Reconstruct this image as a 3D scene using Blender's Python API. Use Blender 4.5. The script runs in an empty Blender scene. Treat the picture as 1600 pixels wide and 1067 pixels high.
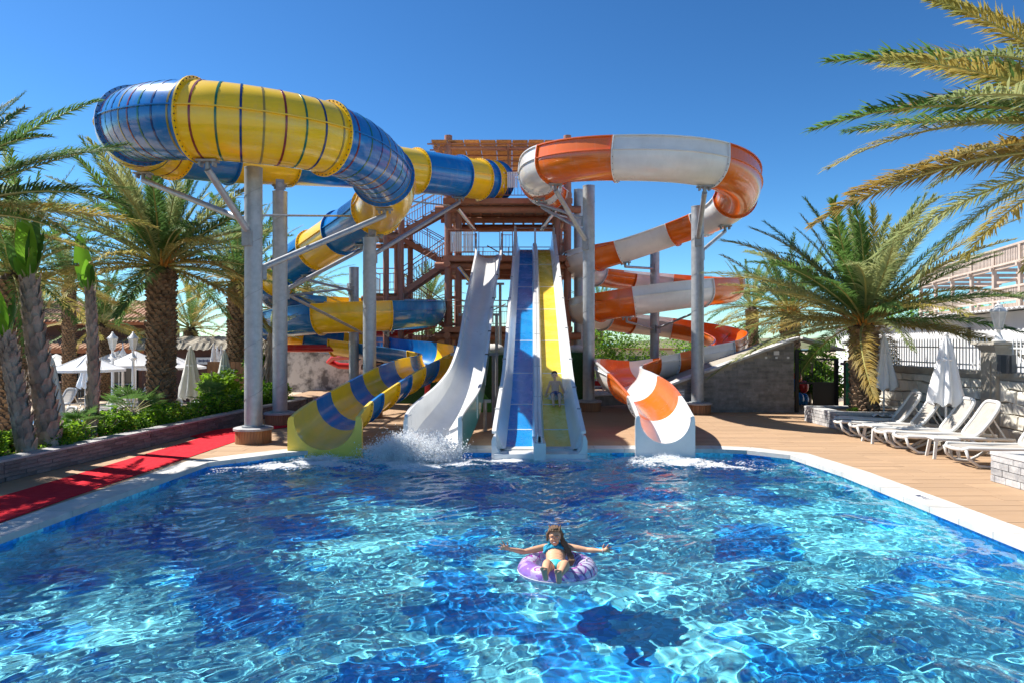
import bpy, bmesh, math, random
import numpy as np
from mathutils import Vector, Matrix, Euler
from math import sin, cos, pi, radians as R, sqrt
random.seed(7)
sc = bpy.context.scene
COL = sc.collection
F = 1066.7; H = 2.3

# ------------------------------------------------------------------ camera, sky, sun
cam = bpy.data.cameras.new('camera'); cam_o = bpy.data.objects.new('camera', cam); COL.objects.link(cam_o)
sc.camera = cam_o; cam.lens = 24; cam.sensor_width = 36; cam.clip_end = 6000; cam.clip_start = .05
cam_o.location = (0, 0, H); cam_o.rotation_euler = (R(90), 0, 0)
SUN_EL = R(51); SUN_AZ = R(160)
w = bpy.data.worlds.new('World'); sc.world = w; w.use_nodes = True
nt = w.node_tree; bg = nt.nodes['Background']
sky = nt.nodes.new('ShaderNodeTexSky'); sky.sky_type = 'NISHITA'; sky.sun_disc = False
sky.sun_elevation = SUN_EL; sky.sun_rotation = R(90) - SUN_AZ
sky.altitude = 0; sky.air_density = .8; sky.dust_density = .15; sky.ozone_density = 4.0
hs = nt.nodes.new('ShaderNodeHueSaturation'); hs.inputs['Saturation'].default_value = 1.12; hs.inputs['Value'].default_value = 1.0
nt.links.new(sky.outputs[0], hs.inputs['Color'])
gm = nt.nodes.new('ShaderNodeGamma'); gm.inputs[1].default_value = 1.3      # deeper, as through a polarising filter
tn = nt.nodes.new('ShaderNodeMix'); tn.data_type = 'RGBA'; tn.blend_type = 'MULTIPLY'; tn.inputs[0].default_value = 1; tn.inputs[7].default_value = (.47, .60, .575, 1)
nt.links.new(hs.outputs[0], gm.inputs[0]); nt.links.new(gm.outputs[0], tn.inputs[6]); nt.links.new(tn.outputs[2], bg.inputs[0])
bg.inputs[1].default_value = .083
sl = bpy.data.lights.new('sun', 'SUN'); sl.energy = 4.1; sl.angle = R(.53); sl.color = (1, .95, .87)
sl.cycles.is_caustics_light = True
so = bpy.data.objects.new('sun', sl); COL.objects.link(so)
SUN_D = Vector((cos(SUN_AZ)*cos(SUN_EL), sin(SUN_AZ)*cos(SUN_EL), sin(SUN_EL)))
so.rotation_euler = SUN_D.to_track_quat('Z', 'Y').to_euler(); so.location = (-20, 10, 30)
sc.view_settings.view_transform = 'Standard'; sc.view_settings.look = 'None'
sc.view_settings.exposure = 1.14; sc.view_settings.gamma = 1
sc.cycles.use_denoising = True; sc.cycles.max_bounces = 10; sc.cycles.diffuse_bounces = 6; sc.cycles.volume_bounces = 6
sc.cycles.glossy_bounces = 4; sc.cycles.transmission_bounces = 6; sc.cycles.transparent_max_bounces = 12
sc.cycles.sample_clamp_indirect = 6; sc.cycles.caustics_reflective = False

# ------------------------------------------------------------------ helpers
def P(px, py, D): return Vector(((px-800)/F*D, D, H-(py-533.5)/F*D))
def V(*a): return Vector(a)

class MB:
    def __init__(s): s.v = []; s.f = []; s.m = []
    def add(s, vs, fs, mi=0):
        o = len(s.v); s.v.extend([tuple(p) for p in vs])
        s.f.extend([tuple(i+o for i in f) for f in fs]); s.m.extend([mi]*len(fs))
    def box(s, c, d, rot=None, mi=0):
        hx, hy, hz = d[0]/2, d[1]/2, d[2]/2
        vs = [Vector((x, y, z)) for x in (-hx, hx) for y in (-hy, hy) for z in (-hz, hz)]
        if rot is not None: vs = [rot @ p for p in vs]
        c = Vector(c)
        s.add([c+p for p in vs], [(0,1,3,2),(4,6,7,5),(0,4,5,1),(2,3,7,6),(0,2,6,4),(1,5,7,3)], mi)
        return s
    def bar(s, a, b, wd, ht, mi=0, up=None):
        a = Vector(a); b = Vector(b); t = (b-a); L = t.length
        if L < 1e-6: return s
        t /= L; u = Vector(up) if up else Vector((0,0,1))
        if abs(t.dot(u)) > .98: u = Vector((0,1,0))
        sd = t.cross(u).normalized(); u = sd.cross(t)
        M = Matrix((t, sd, u)).transposed()
        return s.box((a+b)/2, (L, wd, ht), M, mi)
    def tube(s, pts, r, n=8, mi=0, caps=True, closed=False):
        pts = [Vector(p) for p in pts]; N = len(pts)
        rs = r if isinstance(r, (list, tuple)) else [r]*N
        vs = []; prev = None
        for i, p in enumerate(pts):
            if closed: t = pts[(i+1) % N]-pts[i-1]
            else: t = pts[min(i+1, N-1)]-pts[max(i-1, 0)]
            t.normalize()
            if prev is None:
                ref = Vector((0,0,1)) if abs(t.z) < .9 else Vector((1,0,0))
                a = t.cross(ref).normalized()
            else:
                a = (prev-t*prev.dot(t)).normalized()
            prev = a; b = t.cross(a)
            for k in range(n):
                th = 2*pi*k/n; vs.append(p+(a*cos(th)+b*sin(th))*rs[i])
        fs = []
        for i in range(N if closed else N-1):
            j = (i+1) % N
            for k in range(n):
                l = (k+1) % n; fs.append((i*n+k, i*n+l, j*n+l, j*n+k))
        if caps and not closed:
            fs.append(tuple(range(n-1, -1, -1))); fs.append(tuple((N-1)*n+k for k in range(n)))
        s.add(vs, fs, mi); return s
    def lathe(s, prof, c=(0,0,0), n=24, mi=0, fold=0, nf=8, caps=True):
        vs = []; c = Vector(c)
        for r, z in prof:
            for k in range(n):
                th = 2*pi*k/n; rr = r*(1+fold*cos(nf*th)) if fold else r
                vs.append(c+Vector((rr*cos(th), rr*sin(th), z)))
        fs = []
        for i in range(len(prof)-1):
            for k in range(n):
                l = (k+1) % n; fs.append((i*n+k, i*n+l, (i+1)*n+l, (i+1)*n+k))
        if caps:
            fs.append(tuple(range(n-1, -1, -1))); fs.append(tuple((len(prof)-1)*n+k for k in range(n)))
        s.add(vs, fs, mi); return s
    def ell(s, c, r, rot=None, n=12, m=8, mi=0):
        vs = []; fs = []; c = Vector(c)
        if not isinstance(r, (tuple, list)): r = (r, r, r)
        for i in range(m+1):
            ph = pi*i/m
            for k in range(n):
                th = 2*pi*k/n
                p = Vector((r[0]*sin(ph)*cos(th), r[1]*sin(ph)*sin(th), r[2]*cos(ph)))
                vs.append(c+(rot @ p if rot else p))
        for i in range(m):
            for k in range(n):
                l = (k+1) % n; fs.append((i*n+k, (i+1)*n+k, (i+1)*n+l, i*n+l))
        s.add(vs, fs, mi); return s
    def mesh(s, name, mats, smooth=False, off=None):
        me = bpy.data.meshes.new(name)
        vs = s.v if off is None else [(a-off[0], b-off[1], c-off[2]) for a, b, c in s.v]
        me.from_pydata(vs, [], s.f)
        if not isinstance(mats, (list, tuple)): mats = [mats]
        for m in mats: me.materials.append(m)
        if len(mats) > 1: me.polygons.foreach_set('material_index', s.m)
        if smooth:
            me.polygons.foreach_set('use_smooth', [True]*len(me.polygons))
        me.update()
        return me
    def build(s, name, mats, parent=None, smooth=False, world=True, kind=None, label=None, ang=None):
        off = None
        if parent is not None and world:
            off = parent['_w'] if '_w' in parent else tuple(parent.location)
        me = s.mesh(name, mats, smooth, off)
        o = bpy.data.objects.new(name, me); COL.objects.link(o)
        if parent is not None: o.parent = parent; o['_w'] = tuple(off) if off is not None else (0, 0, 0)
        if kind: o['kind'] = kind
        if label: o['label'] = label
        if smooth and ang: shade_angle(me, ang)
        return o

def shade_angle(me, deg):
    bm = bmesh.new(); bm.from_mesh(me); c = R(deg)
    bmesh.ops.recalc_face_normals(bm, faces=bm.faces)
    for e in bm.edges:
        if len(e.link_faces) == 2 and e.calc_face_angle(0) > c: e.smooth = False
    bm.to_mesh(me); bm.free()

def thing(name, label, cat, loc=(0,0,0), rz=0, group=None):
    o = bpy.data.objects.new(name, None); COL.objects.link(o); o.location = loc; o.rotation_euler = (0, 0, rz)
    o['label'] = label; o['category'] = cat; o.empty_display_size = .1
    if group: o['group'] = group
    return o
def tag(o, label, cat, group=None):
    o['label'] = label; o['category'] = cat
    if group: o['group'] = group
    return o
def copy_tree(o, parent=None, loc=None, rz=None, label=None, scale=None, group=None):
    c = o.copy(); COL.objects.link(c); c.parent = parent
    if loc is not None: c.location = loc
    if rz is not None: c.rotation_euler = (0, 0, rz)
    if scale: c.scale = (scale, scale, scale)
    if label: c['label'] = label
    if group: c['group'] = group
    for ch in [x for x in CH.get(o.name, o.children)]: copy_tree(ch, c)
    return c
CH = {}
def inst(me, name, parent=None, loc=(0,0,0), rot=(0,0,0), scale=(1,1,1)):
    o = bpy.data.objects.new(name, me); COL.objects.link(o); o.parent = parent
    o.location = loc; o.rotation_euler = rot; o.scale = scale
    return o

# ------------------------------------------------------------------ materials
def base_mat(name):
    m = bpy.data.materials.new(name); m.use_nodes = True
    return m, m.node_tree, m.node_tree.nodes['Principled BSDF']
def mat(name, c, rough=.5, metal=0, c2=None, sc_=3, det=5, bump=0, bs=None, coat=0, stretch=None, rnd=0, trans=0, lo=.35, hi=.65, spec=.5, sheen=0):
    m, nt, b = base_mat(name)
    b.inputs['Base Color'].default_value = (*c, 1); b.inputs['Roughness'].default_value = rough
    b.inputs['Metallic'].default_value = metal; b.inputs['Coat Weight'].default_value = coat
    b.inputs['Coat Roughness'].default_value = .08; b.inputs['Specular IOR Level'].default_value = spec
    N = nt.nodes.new; Lk = nt.links.new
    vec = None
    if c2 or bump:
        tc = N('ShaderNodeTexCoord'); mp = N('ShaderNodeMapping'); Lk(tc.outputs['Object'], mp.inputs[0])
        if stretch: mp.inputs['Scale'].default_value = stretch
        vec = mp.outputs[0]
    out = None
    if c2:
        n = N('ShaderNodeTexNoise'); n.inputs['Scale'].default_value = sc_; n.inputs['Detail'].default_value = det
        n.inputs['Roughness'].default_value = .65
        Lk(vec, n.inputs['Vector']); r = N('ShaderNodeValToRGB')
        r.color_ramp.elements[0].position = lo; r.color_ramp.elements[1].position = hi
        r.color_ramp.elements[0].color = (*c, 1); r.color_ramp.elements[1].color = (*c2, 1)
        Lk(n.outputs['Fac'], r.inputs[0]); out = r.outputs[0]
        mr = N('ShaderNodeMapRange'); mr.inputs['To Min'].default_value = max(rough-.08, 0); mr.inputs['To Max'].default_value = min(rough+.12, 1)
        Lk(n.outputs['Fac'], mr.inputs[0]); Lk(mr.outputs[0], b.inputs['Roughness'])
    if rnd:
        oi = N('ShaderNodeObjectInfo'); h = N('ShaderNodeHueSaturation')
        mr = N('ShaderNodeMapRange'); mr.inputs['To Min'].default_value = 1-rnd; mr.inputs['To Max'].default_value = 1+rnd
        Lk(oi.outputs['Random'], mr.inputs[0]); Lk(mr.outputs[0], h.inputs['Value'])
        if out: Lk(out, h.inputs['Color'])
        else: h.inputs['Color'].default_value = (*c, 1)
        out = h.outputs[0]
    if out: Lk(out, b.inputs['Base Color'])
    if bump:
        n = N('ShaderNodeTexNoise'); n.inputs['Scale'].default_value = bs or sc_*4; n.inputs['Detail'].default_value = 6
        Lk(vec, n.inputs['Vector']); bp = N('ShaderNodeBump'); bp.inputs['Strength'].default_value = bump; bp.inputs['Distance'].default_value = .02
        Lk(n.outputs['Fac'], bp.inputs['Height']); Lk(bp.outputs[0], b.inputs['Normal'])
    return m
def leaf_mat(name, c, c2, tr=.42, rough=.6, rnd=.12, scl=2):
    m, nt, b = base_mat(name); N = nt.nodes.new; Lk = nt.links.new
    tc = N('ShaderNodeTexCoord'); n = N('ShaderNodeTexNoise'); n.inputs['Scale'].default_value = scl; n.inputs['Detail'].default_value = 3
    Lk(tc.outputs['Object'], n.inputs['Vector']); r = N('ShaderNodeValToRGB')
    r.color_ramp.elements[0].position = .35; r.color_ramp.elements[1].position = .65
    r.color_ramp.elements[0].color = (*c, 1); r.color_ramp.elements[1].color = (*c2, 1)
    Lk(n.outputs['Fac'], r.inputs[0])
    oi = N('ShaderNodeObjectInfo'); h = N('ShaderNodeHueSaturation'); mr = N('ShaderNodeMapRange')
    mr.inputs['To Min'].default_value = 1-rnd; mr.inputs['To Max'].default_value = 1+rnd
    Lk(oi.outputs['Random'], mr.inputs[0]); Lk(mr.outputs[0], h.inputs['Value']); Lk(r.outputs[0], h.inputs['Color'])
    Lk(h.outputs[0], b.inputs['Base Color']); b.inputs['Roughness'].default_value = rough; b.inputs['Specular IOR Level'].default_value = .25
    t = N('ShaderNodeBsdfTranslucent'); Lk(h.outputs[0], t.inputs[0]); mx = N('ShaderNodeMixShader'); mx.inputs[0].default_value = tr
    Lk(b.outputs[0], mx.inputs[1]); Lk(t.outputs[0], mx.inputs[2]); Lk(mx.outputs[0], nt.nodes['Material Output'].inputs[0])
    return m

def gel(name, c, rough=.22, c2=None):
    # gelcoat fibreglass: slightly faded patches, fine orange peel
    c2 = c2 or tuple(min(1, x*.86+.006) for x in c)
    m = mat(name, c, rough, c2=c2, sc_=1.1, det=6, bump=.03, bs=14, coat=.45, spec=.5)
    # thin grime and chalky water marks that break up the colour
    nt = m.node_tree; b = nt.nodes['Principled BSDF']; N = nt.nodes.new; Lk = nt.links.new; src = b.inputs['Base Color'].links[0].from_socket
    tc = N('ShaderNodeTexCoord'); mp = N('ShaderNodeMapping'); mp.inputs['Scale'].default_value = (1, 1, .35); Lk(tc.outputs['Object'], mp.inputs[0])
    n = N('ShaderNodeTexNoise'); n.inputs['Scale'].default_value = 4; n.inputs['Detail'].default_value = 10; n.inputs['Roughness'].default_value = .7; Lk(mp.outputs[0], n.inputs['Vector'])
    r = N('ShaderNodeMapRange'); r.inputs['From Min'].default_value = .52; r.inputs['From Max'].default_value = .78; r.inputs['To Max'].default_value = .22; Lk(n.outputs['Fac'], r.inputs[0])
    x = N('ShaderNodeMix'); x.data_type = 'RGBA'; Lk(r.outputs[0], x.inputs[0]); Lk(src, x.inputs[6]); x.inputs[7].default_value = (.42, .40, .36, 1); Lk(x.outputs[2], b.inputs['Base Color'])
    return m
M = {}
M['blue'] = gel('blue_gelcoat', (.003, .175, .52)); M['yellow'] = gel('yellow_gelcoat', (.97, .61, .010))
M['orange'] = gel('orange_gelcoat', (.78, .155, .006)); M['white'] = gel('white_gelcoat', (.78, .78, .76), .28)
M['paleyel'] = gel('faded_yellow_gelcoat', (.90, .64, .07), .35)
M['inside_blue'] = gel('worn_blue_gelcoat', (.02, .16, .42), .3)
M['lane_blue'] = mat('lane_blue_mat', (.002, .20, .52), .25, c2=(.004, .25, .60), sc_=2, bump=.15, bs=9, coat=.6)
M['lane_yel'] = mat('lane_yellow_mat', (.80, .55, .04), .25, c2=(.85, .62, .1), sc_=2, bump=.15, bs=9, coat=.6)
M['teal'] = gel('teal_gelcoat', (.01, .22, .24), .3)
M['red_gel'] = gel('red_gelcoat', (.62, .012, .012), .3)
M['bolt'] = mat('dark_bolt', (.05, .045, .04), .6)
M['galv'] = mat('galvanised_steel', (.34, .36, .38), .48, .55, c2=(.46, .48, .50), sc_=5, det=8, bump=.05, bs=30)
M['dgalv'] = mat('dull_galvanised_steel', (.26, .28, .30), .55, .4, c2=(.38, .4, .41), sc_=6, det=8)
M['chrome'] = mat('polished_steel', (.6, .6, .6), .22, 1)
M['rust'] = mat('red_brown_painted_steel', (.29, .125, .082), .5, c2=(.35, .165, .115), sc_=4, det=7, bump=.08, bs=20)
M['rust2'] = mat('brown_painted_timber', (.33, .14, .08), .6, c2=(.40, .185, .11), sc_=5, det=7, stretch=(1, 6, 1), bump=.1)
M['tread'] = mat('dark_brown_steel', (.09, .032, .02), .6, c2=(.13, .05, .03), sc_=6)

M['woodclad'] = mat('varnished_slats', (.24, .105, .045), .55, c2=(.38, .19, .09), sc_=5, stretch=(9, 9, 1), rnd=.18)
M['deckw'] = mat('stamped_terracotta_plank', (.37, .235, .135), .7, c2=(.45, .30, .185), sc_=2.4, det=8, stretch=(.6, 5, 1), rnd=.08, bump=.15, bs=12)
M['mortar'] = mat('deck_joint', (.16, .09, .055), .85, c2=(.20, .12, .07), sc_=8)
M['coping'] = mat('white_marble_coping', (.50, .49, .46), .5, c2=(.64, .63, .60), sc_=2.5, det=8, rnd=.05, bump=.06)
M['slate'] = mat('purple_grey_split_stone', (.12, .10, .10), .8, c2=(.24, .205, .20), sc_=7, det=8, rnd=.28, bump=.5, bs=25)
M['slatec'] = mat('grey_stone_cap', (.30, .30, .31), .7, c2=(.45, .44, .44), sc_=6, det=8, bump=.2)
M['carpet'] = mat('red_carpet', (.60, .016, .030), .95, c2=(.70, .035, .05), sc_=9, bump=.5, bs=220, spec=.1)
M['wplastic'] = mat('white_plastic', (.66, .66, .64), .38, c2=(.60, .59, .57), sc_=3)
M['sling'] = mat('beige_sling_fabric', (.34, .31, .28), .8, c2=(.40, .37, .33), sc_=6, bump=.2, bs=150)
M['canvas'] = mat('white_canvas', (.74, .74, .74), .8, c2=(.80, .80, .80), sc_=3, bump=.15)
M['creamcanvas'] = mat('cream_canvas', (.62, .60, .54), .85, c2=(.70, .68, .62), sc_=3, bump=.15)
M['stonew'] = mat('cream_wall_stone', (.66, .62, .53), .85, c2=(.78, .74, .66), sc_=5, det=8, rnd=.12, bump=.5, bs=14)
M['wallmort'] = mat('wall_mortar', (.30, .27, .22), .9, c2=(.36, .33, .28), sc_=6)
M['concrete'] = mat('weathered_concrete', (.34, .31, .26), .85, c2=(.46, .43, .37), sc_=3, det=9, bump=.3)
M['wwall'] = mat('white_render', (.54, .55, .57), .85, c2=(.62, .62, .63), sc_=.6, det=8, bump=.06)
M['wmetal'] = mat('white_painted_metal', (.74, .74, .74), .4, rnd=.03)
M['black'] = mat('black_metal', (.015, .015, .017), .45)
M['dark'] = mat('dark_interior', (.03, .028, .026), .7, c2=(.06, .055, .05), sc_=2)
M['glass'] = mat('window_glass', (.05, .07, .09), .08, spec=.8)
M['marble'] = mat('grey_marble', (.42, .42, .42), .5, c2=(.62, .61, .60), sc_=4, det=9)
M['soil'] = mat('soil', (.06, .04, .025), .95, c2=(.10, .07, .045), sc_=8, bump=.5)
M['far_pave'] = mat('beige_paving', (.46, .36, .25), .85, c2=(.54, .43, .31), sc_=1.5, det=6)
M['tan_stone'] = mat('tan_stone_wall', (.30, .24, .17), .9, c2=(.42, .35, .26), sc_=2, det=8, bump=.4)
M['terra'] = mat('terracotta_tile', (.42, .22, .12), .8, c2=(.56, .34, .21), sc_=1.2, det=8, rnd=.15)
M['cedar'] = mat('orange_brown_fascia', (.36, .11, .035), .6, c2=(.44, .15, .05), sc_=2, stretch=(1, 8, 8))
M['dwood'] = mat('dark_brown_boards', (.085, .035, .025), .7, c2=(.13, .055, .04), sc_=3, stretch=(1, 1, 9))
M['pergola'] = mat('pinkish_timber_slats', (.42, .33, .27), .7, c2=(.52, .42, .35), sc_=3, rnd=.08)
M['thatch'] = mat('grey_thatch', (.26, .22, .17), .95, c2=(.42, .38, .30), sc_=3, det=8, stretch=(1, 1, 6), bump=.8)
M['rock'] = mat('white_wrapped_rock', (.45, .44, .42), .8, c2=(.62, .61, .58), sc_=5, bump=.6, bs=6)
M['hedgegreen'] = mat('artificial_hedge', (.018, .06, .016), .9, c2=(.045, .13, .03), sc_=30, det=4, bump=1, bs=60)
M['meshgreen'] = mat('green_mesh_cloth', (.01, .13, .07), .7, c2=(.015, .19, .11), sc_=14)
M['boot'] = mat('palm_leaf_base', (.12, .07, .04), .9, c2=(.34, .23, .14), sc_=5, det=7, bump=.4)
M['bootcore'] = mat('palm_trunk_fibre', (.05, .032, .02), .95, c2=(.10, .065, .04), sc_=12)
M['bamboo'] = leaf_mat('bamboo_matting', (.48, .29, .14), (.64, .42, .22), .45, .7, .13, 7)
M['rachis'] = mat('frond_stem', (.30, .32, .10), .5, c2=(.42, .36, .12), sc_=4)
M['infl'] = mat('orange_palm_stalk', (.52, .20, .03), .6, c2=(.62, .30, .05), sc_=4)
M['frG'] = leaf_mat('frond_green', (.085, .18, .042), (.15, .27, .07))
M['frD'] = leaf_mat('frond_dark_green', (.06, .125, .035), (.10, .19, .052))
M['frY'] = leaf_mat('frond_olive_yellow', (.32, .32, .09), (.50, .40, .11))
M['frO'] = leaf_mat('frond_dry_gold', (.42, .27, .045), (.33, .27, .10))
M['frP'] = leaf_mat('frond_pale_green', (.25, .32, .13), (.40, .43, .19))
M['shrub'] = leaf_mat('shrub_bright_green', (.17, .36, .02), (.32, .50, .035), .5, scl=3)
M['shrubd'] = leaf_mat('shrub_deep_green', (.05, .13, .015), (.10, .22, .025), .3, scl=3)
M['paddle'] = leaf_mat('banana_leaf_green', (.13, .32, .02), (.20, .42, .035), .5)
M['paddled'] = leaf_mat('banana_leaf_dark', (.05, .13, .02), (.09, .2, .04), .4)
M['btrunk'] = mat('fibrous_grey_trunk', (.19, .145, .11), .9, c2=(.42, .34, .27), sc_=6, det=8, bump=.8, stretch=(1, 1, .4))
M['flower'] = mat('pink_orange_flower', (.70, .16, .12), .6, c2=(.75, .32, .12), sc_=20)
M['skin'] = mat('tanned_skin', (.60, .32, .18), .5, c2=(.66, .37, .22), sc_=14)
M['skinb'] = mat('brown_skin', (.62, .34, .21), .5, c2=(.68, .39, .25), sc_=14)
M['hair'] = mat('brown_hair', (.09, .045, .022), .5, c2=(.24, .13, .06), sc_=40, stretch=(3, 3, .5), bump=.5)
M['hairb'] = mat('black_hair', (.02, .013, .009), .5)
M['bikini'] = mat('turquoise_ruffle', (.01, .30, .48), .7, c2=(.03, .44, .62), sc_=60, bump=.6)
M['bikini2'] = mat('turquoise_cloth', (.04, .52, .62), .6)
M['sole'] = mat('foot_sole', (.45, .27, .19), .7)
M['eyew'] = mat('eye_white', (.8, .8, .8), .3); M['dkline'] = mat('dark_lash', (.03, .015, .01), .6)
M['lips'] = mat('lips', (.42, .10, .08), .5); M['teeth'] = mat('teeth', (.8, .78, .74), .4)
for k, c in dict(b_red=(.20, .02, .02), b_green=(.01, .13, .07), b_navy=(.008, .03, .14), b_gold=(.30, .22, .04)).items():
    M[k] = mat('band_'+k[2:], c, .25, coat=.5)
M['spk'] = mat('grey_plastic_cabinet', (.07, .075, .08), .5)
M['greystrip'] = mat('grey_slate_strip', (.15, .145, .14), .6, c2=(.27, .26, .25), sc_=5, det=8, rnd=.22, bump=.3, bs=14)
M['bluetowel'] = mat('blue_towel', (.01, .16, .50), .9, c2=(.02, .22, .60), sc_=20)
M['lawn'] = mat('artificial_lawn', (.06, .22, .03), .9, c2=(.10, .30, .05), sc_=30, bump=1, bs=60)
M['mural'] = mat('painted_rock_mural', (.70, .70, .71), .8, c2=(.16, .16, .17), sc_=1.4, det=10, lo=.46, hi=.60)
M['sand'] = mat('dry_hill', (.20, .16, .09), .95, c2=(.10, .13, .05), sc_=.02, det=8)
M['sea'] = mat('far_sea', (.02, .10, .16), .15)

# ------------------------------------------------------------------ pool outline
POOL = [(-6.05, -2.5), (-6.0, 8.0), (-5.78, 12.95), (-4.67, 14.12), (-3.9, 14.6), (4.3, 14.6), (4.95, 14.4), (5.62, 13.8), (5.80, 12.0), (5.76, -2.5)]
WZ = -.12
def offset_poly(poly, d):
    n = len(poly); res = []
    for i in range(n):
        p0 = Vector(poly[i-1]); p1 = Vector(poly[i]); p2 = Vector(poly[(i+1) % n])
        e1 = (p1-p0).normalized(); e2 = (p2-p1).normalized()
        n1 = Vector((-e1.y, e1.x)); n2 = Vector((-e2.y, e2.x))
        b = (n1+n2).normalized(); k = d/max(.3, b.dot(n1)); res.append(tuple(p1+b*k))
    return res
COPE = offset_poly(POOL, .48)   # POOL is clockwise: left-hand normal points outwards

def bar_at(poly, y):
    xs = []
    for i in range(len(poly)):
        (x1, y1), (x2, y2) = poly[i-1], poly[i]
        if (y1 <= y) != (y2 <= y): xs.append(x1+(y-y1)/(y2-y1)*(x2-x1))
    return (min(xs), max(xs)) if xs else None

# far ground (0.85 m lower), sea, hills
def grid(name, x0, x1, y0, y1, nx, ny, zf, m, kind='structure', smooth=True):
    X, Y = np.meshgrid(np.linspace(x0, x1, nx), np.linspace(y0, y1, ny)); Z = zf(X, Y)
    v = np.stack([X, Y, Z], -1).reshape(-1, 3)
    i = np.arange((ny-1)*(nx-1)); r = i//(nx-1); c = i % (nx-1); a = r*nx+c
    f = np.stack([a, a+1, a+nx+1, a+nx], -1)
    me = bpy.data.meshes.new(name); me.from_pydata(v.tolist(), [], f.tolist()); me.materials.append(m)
    if smooth: me.polygons.foreach_set('use_smooth', [True]*len(me.polygons))
    me.update(); o = bpy.data.objects.new(name, me); COL.objects.link(o)
    if kind: o['kind'] = kind
    return o
# ground is one sheet with a hole under the raised deck
DECK = [(-8.75, -3), (-8.35, 11.2), (-7.95, 15), (-7.55, 19.2), (-7.05, 23.6), (-9.5, 25.5), (-9.5, 38), (11.3, 38), (11.3, -3)]
grid('ground', -2500, 2500, -600, 3000, 2, 2, lambda X, Y: 0*X-1.8, M['far_pave'])
def poly_sheet(name, outer, hole, z, m, depth=0):
    bm = bmesh.new()
    def ring(pl, zz): return [bm.verts.new((x, y, zz)) for x, y in pl]
    es = []
    ro = ring(outer, z); rh = ring(hole, z) if hole else []
    for rg in (ro, rh):
        for i in range(len(rg)): es.append(bm.edges.new((rg[i-1], rg[i])))
    bmesh.ops.triangle_fill(bm, edges=es, use_beauty=True)
    if depth:
        for rg in (ro, rh):
            if not rg: continue
            lo = [bm.verts.new((v.co.x, v.co.y, z-depth)) for v in rg]
            for i in range(len(rg)): bm.faces.new((rg[i-1], rg[i], lo[i], lo[i-1]))
    bmesh.ops.recalc_face_normals(bm, faces=bm.faces)
    for f in bm.faces:
        if abs(f.normal.z) > .5 and f.normal.z < 0: f.normal_flip()
    me = bpy.data.meshes.new(name); bm.to_mesh(me); bm.free(); me.materials.append(m)
    o = bpy.data.objects.new(name, me); COL.objects.link(o); o['kind'] = 'structure'; return o
poly_sheet('lower_terrace', [(-70, 4), (-70, 110), (70, 110), (70, 4)], DECK, -.85, M['far_pave'])
deck = poly_sheet('pool_deck', DECK, offset_poly(POOL, .05), -.014, M['mortar'], 1.0)

# deck planks laid across, cut where the coping runs
ub = MB(); ub.box((0, 0, -.5), (1, 1, 1)); unit = ub.mesh('deck_plank', M['deckw'])
PW = .30; pieces = []
row = 0; y = 3.0
COPE_IN = offset_poly(POOL, .42)
while y < 33:
    yc = y+PW/2; cut = bar_at(COPE_IN, yc)
    dk = bar_at(DECK, yc)
    spans = [(dk[0]+.02, dk[1]-.02)] if cut is None else [(dk[0]+.02, cut[0]), (cut[1], dk[1]-.02)]
    for a, b in spans:
        x = a-random.uniform(0, .9) if row % 2 else a-.1
        while x < b:
            x2 = x+1.2; p, q = max(a, x), min(b, x2)
            if q-p > .06: pieces.append(((p+q)/2, yc, q-p))
            x = x2
    y += PW; row += 1
def vis(pc):
    x, yy, L = pc; return L*PW/yy**3 if yy > 6.5 and abs(x) < .77*yy+1 else 0
pieces.sort(key=vis, reverse=True)
for x, yy, L in pieces[:290]:
    inst(unit, 'deck_plank', deck, (x, yy, random.uniform(-.002, .001)), scale=(L-.007, PW-.008, .03))
rest = MB()
for x, yy, L in pieces[290:]: rest.box((x, yy, -.015+random.uniform(-.002, .001)), (L-.007, PW-.008, .03))
rest.build('deck_planks', M['deckw'], deck, world=False, kind='stuff')

# pool shell, mosaic
def mosaic():
    m, nt, b = base_mat('mosaic_tiles'); N = nt.nodes.new; Lk = nt.links.new
    b.inputs['Roughness'].default_value = .35
    tc = N('ShaderNodeTexCoord')
    sn = N('ShaderNodeVectorMath'); sn.operation = 'SNAP'; sn.inputs[1].default_value = (.05, .05, .05)
    Lk(tc.outputs['Object'], sn.inputs[0])
    n = N('ShaderNodeTexNoise'); n.inputs['Scale'].default_value = .78; n.inputs['Detail'].default_value = 2.5; n.inputs['Roughness'].default_value = .55
    Lk(sn.outputs[0], n.inputs['Vector'])
    r = N('ShaderNodeValToRGB'); r.color_ramp.interpolation = 'CONSTANT'
    r.color_ramp.elements[0].position = 0; r.color_ramp.elements[0].color = (.014, .32, .84, 1)
    r.color_ramp.elements[1].position = .425; r.color_ramp.elements[1].color = (.03, .42, .88, 1)
    e = r.color_ramp.elements.new(.465); e.color = (.19, .77, .93, 1)
    Lk(n.outputs['Fac'], r.inputs[0])
    wn = N('ShaderNodeTexWhiteNoise'); Lk(sn.outputs[0], wn.inputs['Vector'])
    mr = N('ShaderNodeMapRange'); mr.inputs['To Min'].default_value = .72; mr.inputs['To Max'].default_value = 1.35
    Lk(wn.outputs['Value'], mr.inputs[0]); h = N('ShaderNodeHueSaturation'); Lk(mr.outputs[0], h.inputs['Value']); Lk(r.outputs[0], h.inputs['Color'])
    Lk(h.outputs[0], b.inputs['Base Color'])
    return m
M['mosaic'] = mosaic()
FLZ = -1.3
bm = bmesh.new()
SH = offset_poly(POOL, .04)
top = [bm.verts.new((x, y, -.02)) for x, y in SH]; bot = [bm.verts.new((x, y, FLZ)) for x, y in SH]
for i in range(len(SH)): bm.faces.new((top[i-1], top[i], bot[i], bot[i-1]))
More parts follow.
